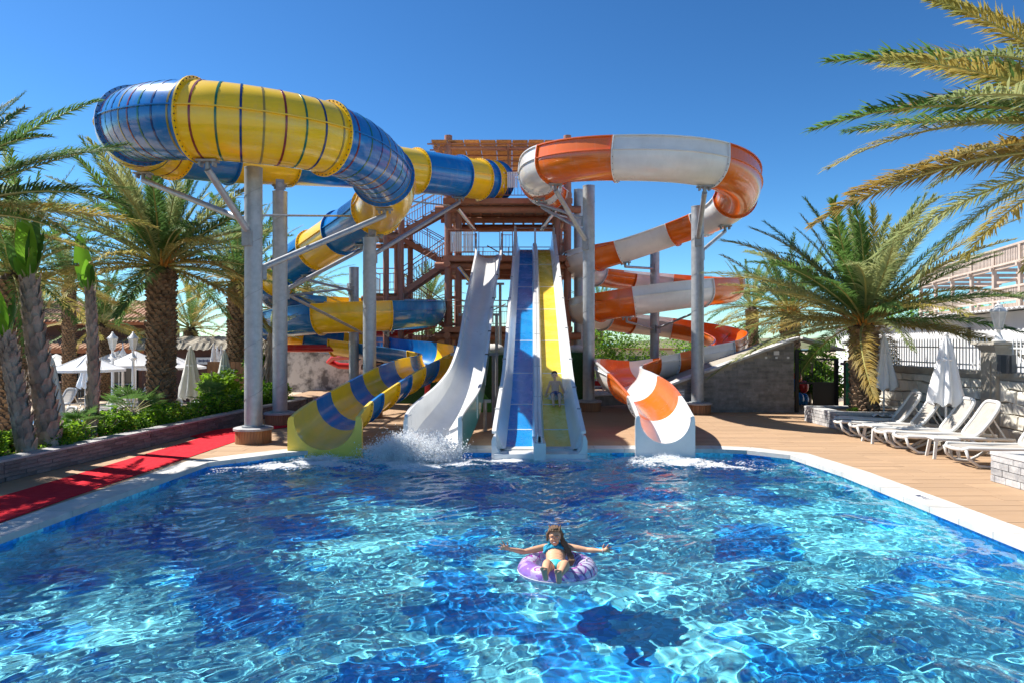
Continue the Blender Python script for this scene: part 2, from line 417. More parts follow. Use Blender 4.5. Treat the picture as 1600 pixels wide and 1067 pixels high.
bm.faces.new(bot); bmesh.ops.recalc_face_normals(bm, faces=bm.faces)
for f in bm.faces:
    if abs(f.normal.z) > .5 and f.normal.z < 0:
        for g in bm.faces: g.normal_flip()
        break
me = bpy.data.meshes.new('pool_basin'); bm.to_mesh(me); bm.free(); me.materials.append(M['mosaic'])
basin = bpy.data.objects.new('pool_basin', me); COL.objects.link(basin); basin['kind'] = 'structure'
basin.cycles.is_caustics_receiver = True

# coping slabs: each a piece
cop = poly_sheet('pool_coping', offset_poly(POOL, .46), offset_poly(POOL, .02), -.004, M['concrete'], .06)
def cope_piece(a, b, na, nb, i0, o0):
    mb = MB(); q = [a+na*i0, b+nb*i0, b+nb*o0, a+na*o0]
    vs = [(p.x, p.y, .012) for p in q]+[(p.x, p.y, -.06) for p in q]
    mb.add(vs, [(0,1,2,3), (7,6,5,4), (0,4,5,1), (1,5,6,2), (2,6,7,3), (3,7,4,0)])
    return mb.build('coping_slab', M['coping'], cop, world=False)
n = len(POOL)
OI = offset_poly(POOL, 0); OO = offset_poly(POOL, .48)
for i in range(n-1):
    a, b = Vector(OI[i]), Vector(OI[i+1]); c, d = Vector(OO[i]), Vector(OO[i+1])
    if max(a.y, b.y) < 3 : continue
    L = (b-a).length; k = max(1, round(L/.62))
    for j in range(k):
        t0, t1 = j/k+.004/L, (j+1)/k-.004/L
        p0, p1 = a.lerp(b, t0), a.lerp(b, t1); q0, q1 = c.lerp(d, t0), c.lerp(d, t1)
        if max(p0.y, p1.y) < 4: continue
        mb = MB(); zt = .012+random.uniform(-.0015, .0015)
        vs = [(p.x, p.y, z) for z in (zt, -.07) for p in (p0, p1, q1, q0)]
        mb.add(vs, [(3,2,1,0), (4,5,6,7), (0,1,5,4), (1,2,6,5), (2,3,7,6), (3,0,4,7)])
        mb.build('coping_slab', M['coping'], cop, world=False)
# depth marker tile on the right coping
dm = thing('depth_marker', 'small blue and white depth marker tile set in the right pool coping', 'marker', (6.03, 10.05, .014))
mb = MB(); mb.box((0, 0, .003), (.13, .34, .006)); mb.build('tile', M['wplastic'], dm, world=False)
mb = MB()
for k, yy in enumerate((-.1, -.055, .03, .075, .11)): mb.box((0, yy, .008), (.07 if k % 2 else .09, .016 if k != 2 else .03, .003))
mb.build('marking', M['b_navy'], dm, world=False, kind='stuff')

# water surface
rng = np.random.RandomState(5)
WS = []
for i in range(64):
    lam = math.exp(rng.uniform(math.log(.13), math.log(1.5)))
    a = rng.uniform(0, 2*pi) if lam < .5 else rng.normal(-1.25, .8)
    WS.append((2*pi/lam*cos(a), 2*pi/lam*sin(a), rng.uniform(0, 6.28), lam))
def wave(X, Y):
    Z = 0*X
    Xw = X+.15*np.sin(1.7*Y+.5*X)+.06*np.sin(4.1*Y-2*X); Yw = Y+.15*np.sin(1.3*X+.8)+.06*np.sin(3.7*X+1.9*Y)
    for kx, ky, p, lam in WS: Z = Z+.0029*lam**.72*np.sin(kx*Xw+ky*Yw+p)
    amp = .72+.35*np.sin(.9*X+1.1)*np.sin(.7*Y+.4)
    far = np.clip((Y-9.5)/4, 0, 1)*.45
    # rings running out from where riders land
    rip = 0*X
    for cx, cy, s in ((-2.0, 13.6, 1.0), (-4.0, 13.3, .7), (.4, 13.9, .6), (3.3, 13.6, .7)):
        d = np.sqrt((X-cx)**2+(Y-cy)**2); rip = rip+s*.013*np.sin(7*d+.8*np.sin(3*X)+np.sin(2.2*Y))*np.exp(-d/1.6)
    return Z*(amp+far)+rip+WZ
def water_mat():
    m = bpy.data.materials.new('pool_water'); m.use_nodes = True; nt = m.node_tree; b = nt.nodes['Principled BSDF']
    b.inputs['Base Color'].default_value = (.97, 1, 1, 1)
    b.inputs['Transmission Weight'].default_value = 1; b.inputs['Roughness'].default_value = 0; b.inputs['IOR'].default_value = 1.33; b.inputs['Specular IOR Level'].default_value = .12   # glare cut by a polarising filter
    return m
wt = grid('pool_water', -6.2, 6.0, -2.4, 14.62, 760, 1000, wave, water_mat())
wt.cycles.is_caustics_caster = True

# ------------------------------------------------------------------ slides: smooth path through waypoints
def path_from(wps, sub=7):
    """wps: (px,py,D,r,hl,hr,mat or None) -> frames; walls hl/hr are rim angles, degrees past the bottom (>90: straight wall)"""
    pts = [P(a[0], a[1], a[2]) for a in wps]; att = [np.array(a[3:6], float) for a in wps]
    n = len(pts); d = [max((pts[i+1]-pts[i]).length, 1e-3) for i in range(n-1)]
    T = []
    for i in range(n):
        if i == 0: T.append((pts[1]-pts[0])/d[0])
        elif i == n-1: T.append((pts[-1]-pts[-2])/d[-1])
        else:
            a, b = (pts[i]-pts[i-1])/d[i-1], (pts[i+1]-pts[i])/d[i]
            T.append((a*d[i]+b*d[i-1])/(d[i]+d[i-1]))
    out = []; marks = []
    for i in range(n-1):
        k = max(3, int(d[i]/.22))
        marks.append(len(out))
        for j in range(k):
            t = j/k; h00 = 2*t**3-3*t**2+1; h10 = t**3-2*t**2+t; h01 = -2*t**3+3*t**2; h11 = t**3-t**2
            out.append([pts[i]*h00+T[i]*(h10*d[i])+pts[i+1]*h01+T[i+1]*(h11*d[i]), att[i]*(1-t)+att[i+1]*t])
    out.append([pts[-1], att[-1]]); marks.append(len(out)-1)
    # smooth the path a little so that joints flow
    for _ in range(10):
        q = [o[0].copy() for o in out]
        for i in range(1, len(out)-1): out[i][0] = q[i]*.5+(q[i-1]+q[i+1])*.25
    fr = []
    for i, (p, a) in enumerate(out):
        t = (out[min(i+1, len(out)-1)][0]-out[max(i-1, 0)][0]).normalized()
        s = t.cross(Vector((0,0,1))).normalized(); fr.append((p, t, s, s.cross(t), a))
    return fr, marks
def tube_prof(r, n=28): return [(r*cos(2*pi*k/n), r*sin(2*pi*k/n)) for k in range(n)]
def trough_prof(r, aL, aR, th=.022, ridge=True, lip=.075, lean=.12):
    def pt(a, rr):
        s = 1 if a > 0 else -1; e = abs(a)
        if e <= 90: return (s*rr*sin(R(e)), -rr*cos(R(e)))
        ex = (e-90)/90*1.15*r
        return (s*(rr-lean*ex*ex/r), ex)
    N = 18
    angs = [-aL+(aL+aR)*k/N for k in range(N+1)]
    inn = [pt(a, r) for a in angs]; out = []
    ro = r+th
    l0, r0 = pt(-aL, r), pt(aR, r)
    outer = []
    for a in reversed(angs):
        outer.append((a, pt(a, ro)))
    pr = inn + [(r0[0]+lip, r0[1]+.006), (r0[0]+lip, r0[1]-.028)]
    for k, (a, p) in enumerate(outer):
        pr.append(p)
        if ridge:
            nx = outer[k+1][0] if k+1 < len(outer) else None
            for g in (96, -96):
                if nx is not None and a > g >= nx:
                    q = pt(g, ro); s = 1 if g > 0 else -1
                    pr += [(q[0], q[1]+.012), (q[0]+s*.045, q[1]+.010), (q[0]+s*.045, q[1]-.010), (q[0], q[1]-.012)] if g > 0 else [(q[0], q[1]-.012), (q[0]+s*.045, q[1]-.010), (q[0]+s*.045, q[1]+.010), (q[0], q[1]+.012)]
    pr += [(l0[0]-lip, l0[1]-.028), (l0[0]-lip, l0[1]+.006)]
    return pr
def sweep(fr, prof, caps=True):
    """fr frames; prof(i, att)->points. Rings must have equal count."""
    mb = MB(); vs = []; cnt = None
    for i, (p, t, s, u, a) in enumerate(fr):
        pr = prof(a); 
        if cnt is None: cnt = len(pr)
        if len(pr) != cnt: pr = last
        last = pr
        vs += [p+s*x+u*y for x, y in pr]
    fs = []
    for i in range(len(fr)-1):
        for k in range(cnt):
            l = (k+1) % cnt; fs.append((i*cnt+k, (i+1)*cnt+k, (i+1)*cnt+l, i*cnt+l))
    mb.add(vs, fs); return mb
def shifted(f, d): return (f[0]+f[1]*d, f[1], f[2], f[3], f[4])
def annulus(f, r0, r1, th, n=36, prof=None):
    mb = MB(); p, t, s, u, a = f; vs = []
    for rr, d in ((r0, 0), (r1, 0), (r1, th), (r0, th)):
        for k in range(n):
            x = 2*pi*k/n; vs.append(p+t*d+(s*cos(x)+u*sin(x))*rr)
    fs = []
    for i in range(4):
        j = (i+1) % 4
        for k in range(n):
            l = (k+1) % n; fs.append((i*n+k, i*n+l, j*n+l, j*n+k))
    mb.add(vs, fs); return mb
def rim_flange(f, aL, aR, r, w_, th):
    """transverse joint flange round a trough"""
    mb = MB(); p, t, s, u, a = f; N = 20; vs = []
    for rr, d in ((r+.01, 0), (r+w_, 0), (r+w_, th), (r+.01, th)):
        for k in range(N+1):
            ang = -aL+(aL+aR)*k/N; e = abs(ang); sg = 1 if ang > 0 else -1
            if e <= 90: x, y = sg*rr*sin(R(e)), -rr*cos(R(e))
            else:
                ex = (e-90)/90*1.15*r; x, y = sg*(rr-.12*ex*ex/r), ex
            vs.append(p+t*d+s*x+u*y)
    n = N+1; fs = []
    for i in range(4):
        j = (i+1) % 4
        for k in range(N): fs.append((i*n+k, i*n+k+1, j*n+k+1, j*n+k))
    fs += [(0, n, 2*n, 3*n), (N, n+N, 2*n+N, 3*n+N)]
    mb.add(vs, fs); return mb

def build_slide(root, wps, bands=None, open_from=0, end_mat=None):
    fr, mk = path_from(wps)
    secs = [i for i, a in enumerate(wps) if a[6] is not None] + [len(wps)-1]
    bolts = MB()
    for si in range(len(secs)-1):
        i0, i1 = secs[si], secs[si+1]; a, b = mk[i0], mk[i1]; m = wps[i0][6]
        seg = fr[a:b+1]
        isopen = i0 >= open_from
        if not isopen:
            mb = sweep(seg, lambda at: tube_prof(at[0])); mb2 = sweep(seg, lambda at: tube_prof(at[0]-.02)[::-1])
            mb.add(mb2.v, mb2.f)
            sec = mb.build('slide_section', M[m], root, smooth=True)
            # lengthwise joint on both flanks
            for sg in (1, -1):
                j = MB(); pl = []
                for q in seg: pl.append(q[0]+q[2]*sg*(q[4][0]+.012)+q[3]*.09)
                vs = []
                for q in seg:
                    c = q[0]+q[2]*sg*q[4][0]+q[3]*.07
                    for x, y in ((0, -.013), (.04, -.013), (.04, .013), (0, .013)): vs.append(c+q[2]*sg*(x-.004)+q[3]*y)
                fs = []
                for k in range(len(seg)-1):
                    for e in range(4): fs.append((k*4+e, k*4+(e+1) % 4, (k+1)*4+(e+1) % 4, (k+1)*4+e))
                j.add(vs, fs); j.build('seam_rib', M[m], root)
            for f, d in ((seg[0], .001), (seg[-1], -.034)):
                r = f[4][0]
                annulus(shifted(f, d), r-.02, r+.075, .032).build('joint_flange', M[m], root, smooth=True, ang=40)
            for f, d in ((seg[0], .035), (seg[-1], -.036)):
                r = f[4][0]+.045; p, t, s, u, _ = shifted(f, d)
                for k in range(40):
                    x = 2*pi*k/40; c = p+(s*cos(x)+u*sin(x))*r
                    bolts.box(c, (.024, .024, .024))
            if bands and i0 in bands:
                nb = bands[i0]
                for k in range(nb):
                    cc = ('b_red', 'b_green', 'b_navy', 'b_gold')[k % 4]
                    q = (k+.6)/nb*(len(seg)-1); q0 = int(q); q1 = min(q0+1, len(seg)-1); ft = q-q0
                    f0, f1 = seg[q0], seg[q1]
                    f = (f0[0].lerp(f1[0], ft), f0[1].lerp(f1[1], ft).normalized(), f0[2].lerp(f1[2], ft), f0[3].lerp(f1[3], ft), f0[4])
                    rb = f[4][0]
                    annulus(shifted(f, -.022), rb-.01, rb+.006, .044, 40).build('colour_band', M[cc], root, smooth=True, ang=40)
        else:
            mb = sweep(seg, lambda at: trough_prof(at[0], at[1], at[2]))
            cnt = len(trough_prof(*seg[0][4])); 
            # end caps
            nn = len(mb.v); mb.f.append(tuple(range(cnt))); mb.f.append(tuple(range(nn-1, nn-cnt-1, -1))); mb.m += [0, 0]
            mb.build('slide_section', M[m], root, smooth=True, ang=45)
            for f, d in ((seg[0], .002), (seg[-1], -.032)):
                r, aL, aR = f[4]
                rim_flange(shifted(f, d), aL-3, aR-3, r+.015, .07, .030).build('joint_flange', M[m], root, smooth=True, ang=40)
                p, t, s, u, _ = shifted(f, d+(.032 if d > 0 else -.002))
                for k in range(16):
                    ang = R(-aL+8+(aL+aR-16)*k/15)
                    if abs(ang) < pi/2: bolts.box(p+(s*sin(ang)-u*cos(ang))*(r+.058), (.022, .022, .022))
    bolts.build('bolt', M['bolt'], root, kind='stuff')
    return fr, mk
def end_block(root, fr, m, length=.45, wth=.17):
    """moulded run-out: thick side walls standing in the water"""
    n = len(fr); seg = [f for f in fr if (f[0]-fr[-1][0]).length < length]
    ext = []
    f = fr[-1]; d = Vector((f[1].x, f[1].y, 0)).normalized(); s = d.cross(Vector((0,0,1)))
    vs = []; cnt = 0; N = 16
    r, aL, aR = f[4]
    steps = [(-length, .0, .04), (-length*.5, .0, wth*.7), (-.08, 0, wth), (.04, -.03, wth)]
    for dist, dz, w_ in steps:
        c = f[0]+d*dist; c.z = f[0].z
        pr = []
        for k in range(N+1):
            ang = -min(aL, 100)+(min(aL, 100)+min(aR, 100))*k/N; e = abs(ang); sg = 1 if ang > 0 else -1
            if e <= 90: x, y = sg*r*.985*sin(R(e)), -r*.985*cos(R(e))
            else: x, y = sg*r*.985, (e-90)/90*1.15*r
            pr.append((x, y))
        top = pr[-1][1]; zb = -(f[0].z+.32)
        pr += [(r+w_*.4, top+.015), (r+w_*.85, top-.02), (r+w_, top-.10), (r+w_, zb), (-r-w_, zb), (-r-w_, top-.10), (-r-w_*.85, top-.02), (-r-w_*.4, top+.015)]
        cnt = len(pr); vs += [c+s*x+Vector((0, 0, y)) for x, y in pr]
    fs = []
    for i in range(len(steps)-1):
        for k in range(cnt):
            l = (k+1) % cnt; fs.append((i*cnt+k, (i+1)*cnt+k, (i+1)*cnt+l, i*cnt+l))
    fs.append(tuple(range(cnt))); fs.append(tuple(range(len(steps)*cnt-1, (len(steps)-1)*cnt-1, -1)))
    mb = MB(); mb.add(vs, fs); return mb.build('run_out', m, root, smooth=True, ang=35)

B, Y, O, W_, PY = 'blue', 'yellow', 'orange', 'white', 'paleyel'
blue_wp = [
 (776,284,28.6,.78,90,90,B),(766,284,28.1,.78,90,90,Y),(757,283,27.8,.78,90,90,B),(751,282,27.6,.78,90,90,Y),(718,277,26.7,.78,90,90,B),
 (650,268,25.2,.78,90,90,Y),(612,263,24.3,.78,90,90,B),(530,256,22.8,.78,90,90,None),(448,250,21.3,.78,90,90,Y),(355,244,19.8,.78,90,90,B),
 (265,232,18.4,.78,90,90,Y),(220,222,17.3,.78,90,90,None),(207,208,16.3,.78,90,90,None),(214,197,15.3,.80,90,90,B),(252,190,14.5,.80,90,90,None),(303,187,14.1,.80,90,90,Y),
 (400,196,14.4,.79,90,90,None),(513,216,15.4,.78,90,90,B),(570,243,16.8,.78,90,90,None),(600,276,18.3,.78,90,90,Y),(605,306,19.9,.78,90,90,None),
 (590,328,21.4,.76,90,90,B),(535,364,23.6,.74,90,90,Y),(492,391,24.9,.72,90,90,B),(452,418,25.8,.70,90,90,Y),
 (433,438,26.7,.66,120,100,B),(426,452,28.0,.64,125,95,None),(437,464,29.4,.64,135,95,None),(470,471,30.2,.64,135,95,B),(510,475,30.5,.64,135,95,Y),(600,479,30.2,.64,135,95,B),
 (650,482,29.1,.64,138,95,None),(674,485,27.6,.64,138,95,None),(656,487,26.1,.64,138,95,None),(607,489,25.3,.64,140,95,Y),(500,494,25.1,.64,140,95,B),(448,500,26,.64,135,95,None),
 (428,507,27.6,.64,130,95,Y),(442,515,29.2,.64,130,95,None),(480,524,29.6,.64,130,95,B),(525,531,29.4,.64,130,95,Y),(562,536,29,.64,130,95,B),
 (625,544,27.8,.64,130,95,None),(662,549,26.8,.66,130,95,Y),(684,553,25.6,.66,128,95,B),(690,555,24.4,.66,125,95,Y),(687,557,23,.66,122,95,B),(673,560,21.5,.66,110,95,Y),
 (650,566,20.2,.66,100,96,B),(627,576,19,.66,98,96,Y),(604,588,18,.66,98,96,B),(583,600,17.2,.65,97,97,Y),(556,617,16.3,.65,97,97,B),(534,630,15.6,.65,97,97,PY),(518,642,15.0,.66,97,97,None),(508,654,14.4,.66,96,96,None)]
bs = thing('water_slide', 'blue and yellow tube slide with coloured rings, ending as an open trough', 'water slide', tuple(V(-4.3, 15.4, -.1)))
fr_b, mk_b = build_slide(bs, blue_wp, {13: 8, 15: 8, 17: 8, 10: 4}, open_from=25)
end_block(bs, fr_b, M[PY], wth=.12)

orange_wp = [
 (868,306,28.8,.62,100,130,W_),(858,301,27.4,.62,100,130,O),(849,293,26,.63,95,135,W_),(843,284,24.7,.63,95,140,O),(841,273,23.4,.64,95,142,W_),(848,262,22.1,.64,95,143,None),
 (866,254,21,.64,95,144,O),(905,248,20.1,.64,95,145,None),(965,246,19.5,.64,95,145,W_),(1040,247,19.2,.64,95,145,None),(1113,256,19.5,.64,95,145,O),(1145,270,20.2,.64,95,145,None),
 (1157,289,21.3,.64,95,143,None),(1150,309,22.4,.64,95,138,W_),(1130,326,23.6,.64,95,132,None),(1100,340,24.6,.64,95,128,O),(1052,356,25.5,.64,96,125,W_),(968,386,26.4,.64,105,122,O),
 (930,397,26.8,.64,118,112,W_),(908,406,27.7,.64,128,100,None),(905,415,29.2,.64,132,95,None),(928,424,31,.64,132,95,O),(984,432,32.1,.64,132,95,W_),(1052,438,32.3,.64,132,95,O),
 (1108,444,31.5,.64,132,95,None),(1138,448,30,.64,135,95,None),(1131,450,28.1,.64,138,95,None),(1096,453,27,.64,140,95,W_),(990,467,26.4,.64,140,95,O),(933,476,26.9,.64,132,95,W_),
 (910,482,28.2,.64,130,95,None),(914,488,30,.64,130,95,None),(940,493,31.3,.64,130,95,O),(984,499,32.1,.64,130,95,W_),(1050,507,32.3,.64,130,95,O),(1108,518,31.5,.64,130,95,None),(1139,528,30,.64,132,95,None),
 (1141,538,28.1,.64,132,95,None),(1124,547,26.8,.64,132,95,W_),(1076,556,25.7,.64,130,95,O),(1040,563,25,.64,125,95,W_),(1005,568,24.3,.64,112,100,O),(982,570,23.3,.65,100,112,None),
 (968,573,22.2,.66,95,122,W_),(964,577,21,.67,95,125,None),(974,582,19.6,.68,95,118,None),(990,590,18.4,.64,96,106,O),(1008,603,17.1,.61,97,98,None),(1023,621,16,.56,97,97,W_),(1032,638,15.1,.54,97,97,None),(1039,653,14.4,.53,96,96,None)]
os_ = thing('water_slide', 'orange and white open spiral slide looping round the right columns', 'water slide', tuple(V(3.0, 15.4, -.1)))
fr_o, mk_o = build_slide(os_, orange_wp)
end_block(os_, fr_o, M[W_], wth=.09)

# ------------------------------------------------------------------ straight slides
def lerp_tab(tab, x):
    for i in range(len(tab)-1):
        a, b = tab[i], tab[i+1]
        if (a[0] >= x >= b[0]):
            t = (a[0]-x)/(a[0]-b[0]); return [a[k]*(1-t)+b[k]*t for k in range(1, len(a))]
    return list(tab[-1][1:]) if x < tab[-1][0] else list(tab[0][1:])
def rows(tab, step=.3):
    ys = []; y = tab[0][0]
    while y > tab[-1][0]+.01: ys.append(y); y -= step
    ys.append(tab[-1][0]); return ys
def smooth_tab(tab, ys, it=3):
    vals = [lerp_tab(tab, y) for y in ys]
    for _ in range(it):
        q = [v[:] for v in vals]
        for i in range(1, len(vals)-1): vals[i] = [q[i][k]*.5+.25*(q[i-1][k]+q[i+1][k]) for k in range(len(q[i]))]
    return vals
def strip_slide(root, name, m, ys, vals, prof, i0=0, i1=None, smooth=True):
    """prof(v)->closed list of (x offset, z offset); v=[cx,cz,...]"""
    i1 = len(ys)-1 if i1 is None else i1
    mb = MB(); vs = []; cnt = 0
    for i in range(i0, i1+1):
        pr = prof(vals[i]); cnt = len(pr); vs += [Vector((vals[i][0]+x, ys[i], vals[i][1]+z)) for x, z in pr]
    fs = []
    for i in range(i1-i0):
        for k in range(cnt):
            l = (k+1) % cnt; fs.append((i*cnt+k, i*cnt+l, (i+1)*cnt+l, (i+1)*cnt+k))
    n = i1-i0
    fs.append(tuple(range(cnt-1, -1, -1))); fs.append(tuple(n*cnt+k for k in range(cnt)))
    mb.add(vs, fs); return mb.build(name, m, root, smooth=smooth, ang=35)
# white body slide: y, cx, z, half width, wall height
def cx(px, D): return (px-800)/F*D
wtab = [(28.6, cx(764, 28.6), 5.85, .50, .95), (28.0, cx(764, 28), 5.80, .50, .62), (26.8, cx(763, 26.8), 5.35, .45, .40), (22, cx(748, 22), 3.0, .40, .42), (19.5, cx(740, 19.5), 1.75, .38, .45),
        (18.0, cx(730, 18), 1.05, .41, .50), (16.8, cx(716, 16.8), .58, .50, .60), (15.8, cx(697, 15.8), .25, .58, .70), (15.0, cx(683, 15), .04, .57, .78), (14.35, cx(677, 14.35), -.08, .54, .80)]
wys = rows(wtab); wv = smooth_tab(wtab, wys, 2)
ws_ = thing('water_slide', 'plain white steep open slide with a splash at its foot', 'water slide', (-1.6, 14.6, -.1))
def wprof(v):
    hw, hh = v[2], v[3]; pr = []
    pr.append((-hw-.07, hh+.02)); pr.append((-hw, hh+.025))
    for k in range(11):
        a = -90+18*k; pr.append((hw*sin(R(a))*1.0, .28*(1-cos(R(a)))-.0))
    pr[2] = (-hw+.02, .30); pr[12] = (hw-.02, .30)
    pr += [(hw, hh+.025), (hw+.07, hh+.02), (hw+.07, hh-.03), (hw+.025, hh-.035), (hw+.02, .28)]
    for k in range(1, 10):
        a = 90-18*k; pr.append((hw*sin(R(a)), .28*(1-cos(R(a)))-.03))
    pr += [(-hw-.02, .28), (-hw-.025, hh-.035), (-hw-.07, hh-.03)]
    return pr
cuts = [0]+[i for i in range(5, len(wys)-3, 6)]+[len(wys)-1]
for a, b in zip(cuts, cuts[1:]): strip_slide(ws_, 'slide_section', M['white'], wys, wv, wprof, a, b)
# joints, dark drain slots on the right wall, teal outside skin near the end
for i in cuts[1:-1]:
    v = wv[i]; mb = MB()
    for sg in (-1, 1):
        mb.box((v[0]+sg*(v[2]+.045), wys[i], v[1]+v[3]*.55), (.05, .06, v[3]*.9))
    mb.build('joint_flange', M['white'], ws_, kind='stuff')
mb = MB()
for yy in (24.6, 22.6, 21.9, 20.3, 18.9):
    v = lerp_tab(wtab, yy)
    for dd in (0, .35): mb.box((v[0]+v[2]+.035, yy+dd, v[1]+v[3]-.005), (.085, .10, .07)); mb.box((v[0]-v[2]-.035, yy+dd+.4, v[1]+v[3]-.005), (.085, .08, .07))
mb.build('joint_bolts', M['bolt'], ws_, kind='stuff')
def skirt(root, m, ys, vals, i0, side, off, drop):
    mb = MB(); vs = []; fs = []
    for i in range(i0, len(ys)):
        v = vals[i]; x = v[0]+side*(v[2]+off); zt = v[1]+v[3]-.04; zb = max(v[1]-.05, -.3)
        for xx, zz in ((x, zt), (x+side*.02, zt), (x+side*.02, zb), (x, zb)): vs.append((xx, ys[i], zz))
    for i in range(len(ys)-i0-1):
        for k in range(4): fs.append((i*4+k, i*4+(k+1) % 4, (i+1)*4+(k+1) % 4, (i+1)*4+k))
    fs += [(0,1,2,3), tuple((len(ys)-i0-1)*4+k for k in (3,2,1,0))]
    mb.add(vs, fs); return mb.build('side_panel', m, root)
i0 = max(i for i, y in enumerate(wys) if y > 20)
skirt(ws_, M['teal'], wys, wv, i0, 1, .035, .3)
v = wv[-1]
def runout(root, c, y0, hw, hh, m, z0, wth=.14, ln=.55):
    mb = MB(); vs = []; steps = [(ln, .03), (ln*.45, wth*.6), (0.06, wth), (-.05, wth)]
    for dist, w_ in steps:
        pr = []
        for k in range(17):
            a = -90+180*k/16; 
            pr.append((hw*np.sign(sin(R(a)))*abs(sin(R(a)))**.7, z0+.30*(1-cos(R(a)))))
        pr[0] = (-hw, z0+hh); pr[16] = (hw, z0+hh)
        pr += [(hw+w_*.6, z0+hh+.01), (hw+w_, z0+hh-.09), (hw+w_, -.4), (-hw-w_, -.4), (-hw-w_, z0+hh-.09), (-hw-w_*.6, z0+hh+.01)]
        cnt = len(pr); vs += [(c+x, y0+dist, z) for x, z in pr]
    fs = []
    for i in range(3):
        for k in range(cnt):
            l = (k+1) % cnt; fs.append((i*cnt+k, i*cnt+l, (i+1)*cnt+l, (i+1)*cnt+k))
    fs += [tuple(range(cnt-1, -1, -1)), tuple(3*cnt+k for k in range(cnt))]
    mb.add(vs, fs); return mb.build('run_out', m, root, smooth=True, ang=35)
runout(ws_, v[0], 14.3, v[2]-.015, .80, M['white'], -.08, .09)

# twin slide: cx, z, s(scale), rim height
ttab = [(28.7, .95, 6.15, .93, 1.0), (28.2, .95, 6.08, .93, .70), (27.4, .93, 5.80, .94, .36), (26.0, .90, 5.10, .95, .36), (17.6, .66, 1.0, 1.0, .40), (16.6, .62, .56, 1.03, .46), (15.7, .60, .22, 1.06, .50), (14.9, .58, -.02, 1.08, .48), (14.3, .57, -.10, 1.08, .42)]
tys = rows(ttab); tv = smooth_tab(ttab, tys, 2)
ts = thing('water_slide', 'twin-lane straight slide with one blue and one yellow lane', 'water slide', (.57, 14.6, -.1))
def lane_prof(x0, x1, z0, th=.04):
    return lambda v: [(x0*v[2], z0), (x1*v[2], z0), (x1*v[2], z0-th), (x0*v[2], z0-th)]
def side_prof(sg):
    def f(v):
        s, h = v[2], v[3]
        pts = [(.66, -.03), (.66, .03), (.72, .10), (.78, h*.6), (.83, h-.02), (.85, h), (.93, h), (.93, h-.05), (.87, h-.06), (.84, -.03), (.84, -.06)]
        return [(sg*x*s, z) for x, z in (pts if sg > 0 else pts)]
    return f
def div_prof(v):
    s = v[2]; h = .20+.1*(v[3]-.36)
    return [(x*s, z) for x, z in [(-.125, -.03), (-.125, .02), (-.10, h*.8), (-.075, h), (-.015, h), (-.006, h-.03), (.006, h-.03), (.015, h), (.075, h), (.10, h*.8), (.125, .02), (.125, -.03)]]
cutz = [0]+[min(range(len(tys)), key=lambda i: abs(tys[i]-q)) for q in (26.3, 24.3, 22.3, 20.3, 18.4, 17.0, 15.9)]+[len(tys)-2]
def gapv(i0, i1):
    return i0, i1
for a, b in zip(cutz, cutz[1:]):
    for nm, m, x0, x1 in (('blue_lane_mat', 'lane_blue', -.665, -.127), ('yellow_lane_mat', 'lane_yel', .127, .665)):
        strip_slide(ts, nm, M[m], tys, [[q[0], q[1]+.0, q[2], q[3]] for q in tv], lane_prof(x0, x1, .004), a, b, smooth=True)
    for sg in (-1, 1): strip_slide(ts, 'side_wall', M['white'], tys, tv, side_prof(sg), a, b)
    strip_slide(ts, 'divider', M['white'], tys, tv, div_prof, a, b)
for i in cutz[1:-1]:
    v = tv[i]; n1 = tv[i+1]; sl_ = math.atan2(v[1]-n1[1], tys[i]-tys[i+1])
    rot = Matrix.Rotation(sl_, 3, 'X')
    for x0, x1 in ((-.665, -.127), (.127, .665)):
        mb = MB(); mb.box((v[0]+(x0+x1)/2*v[2], tys[i], v[1]+.008), ((x1-x0)*v[2]-.01, .035, .008), rot); mb.build('lane_joint', M['white'], ts)
    mb = MB()
    for x in (-.05, .05): mb.box((v[0]+x*v[2], tys[i], v[1]+.205), (.07, .012, .012), rot)
    for x in (-.90, .90): mb.box((v[0]+x*v[2], tys[i], v[1]+v[3]-.03), (.10, .05, .08), rot)
    mb.build('joint_flange', M['dgalv'], ts, kind='stuff')
v = tv[-1]
for c, hw in ((v[0]-.43*1.08, .40), (v[0]+.43*1.08, .40)):
    runout(ts, c, 14.2, .44, .44, M['white'], -.10, .09, .5)
mb = MB(); mb.box((v[0], 14.50, -.080), (1.88, .86, .125)); mb.box((v[0], 14.50, .0), (.25, 1.06, .44)); mb.build('end_apron', M['white'], ts)
# underframe: steel legs under the straight slides
ub = MB()
for yy in (17.5, 20, 22.5, 25):
    for root, tab in ((ts, ttab), (ws_, wtab)):
        q = lerp_tab(tab, yy); mb = MB(); zz = q[1]-.07
        for sx in (-.55, .55): mb.tube([(q[0]+sx, yy, 0), (q[0]+sx, yy, zz)], .05, 8)
        mb.bar((q[0]-.7, yy, zz), (q[0]+.7, yy, zz), .08, .08)
        mb.build('support_frame', M['dgalv'], root, kind='stuff')

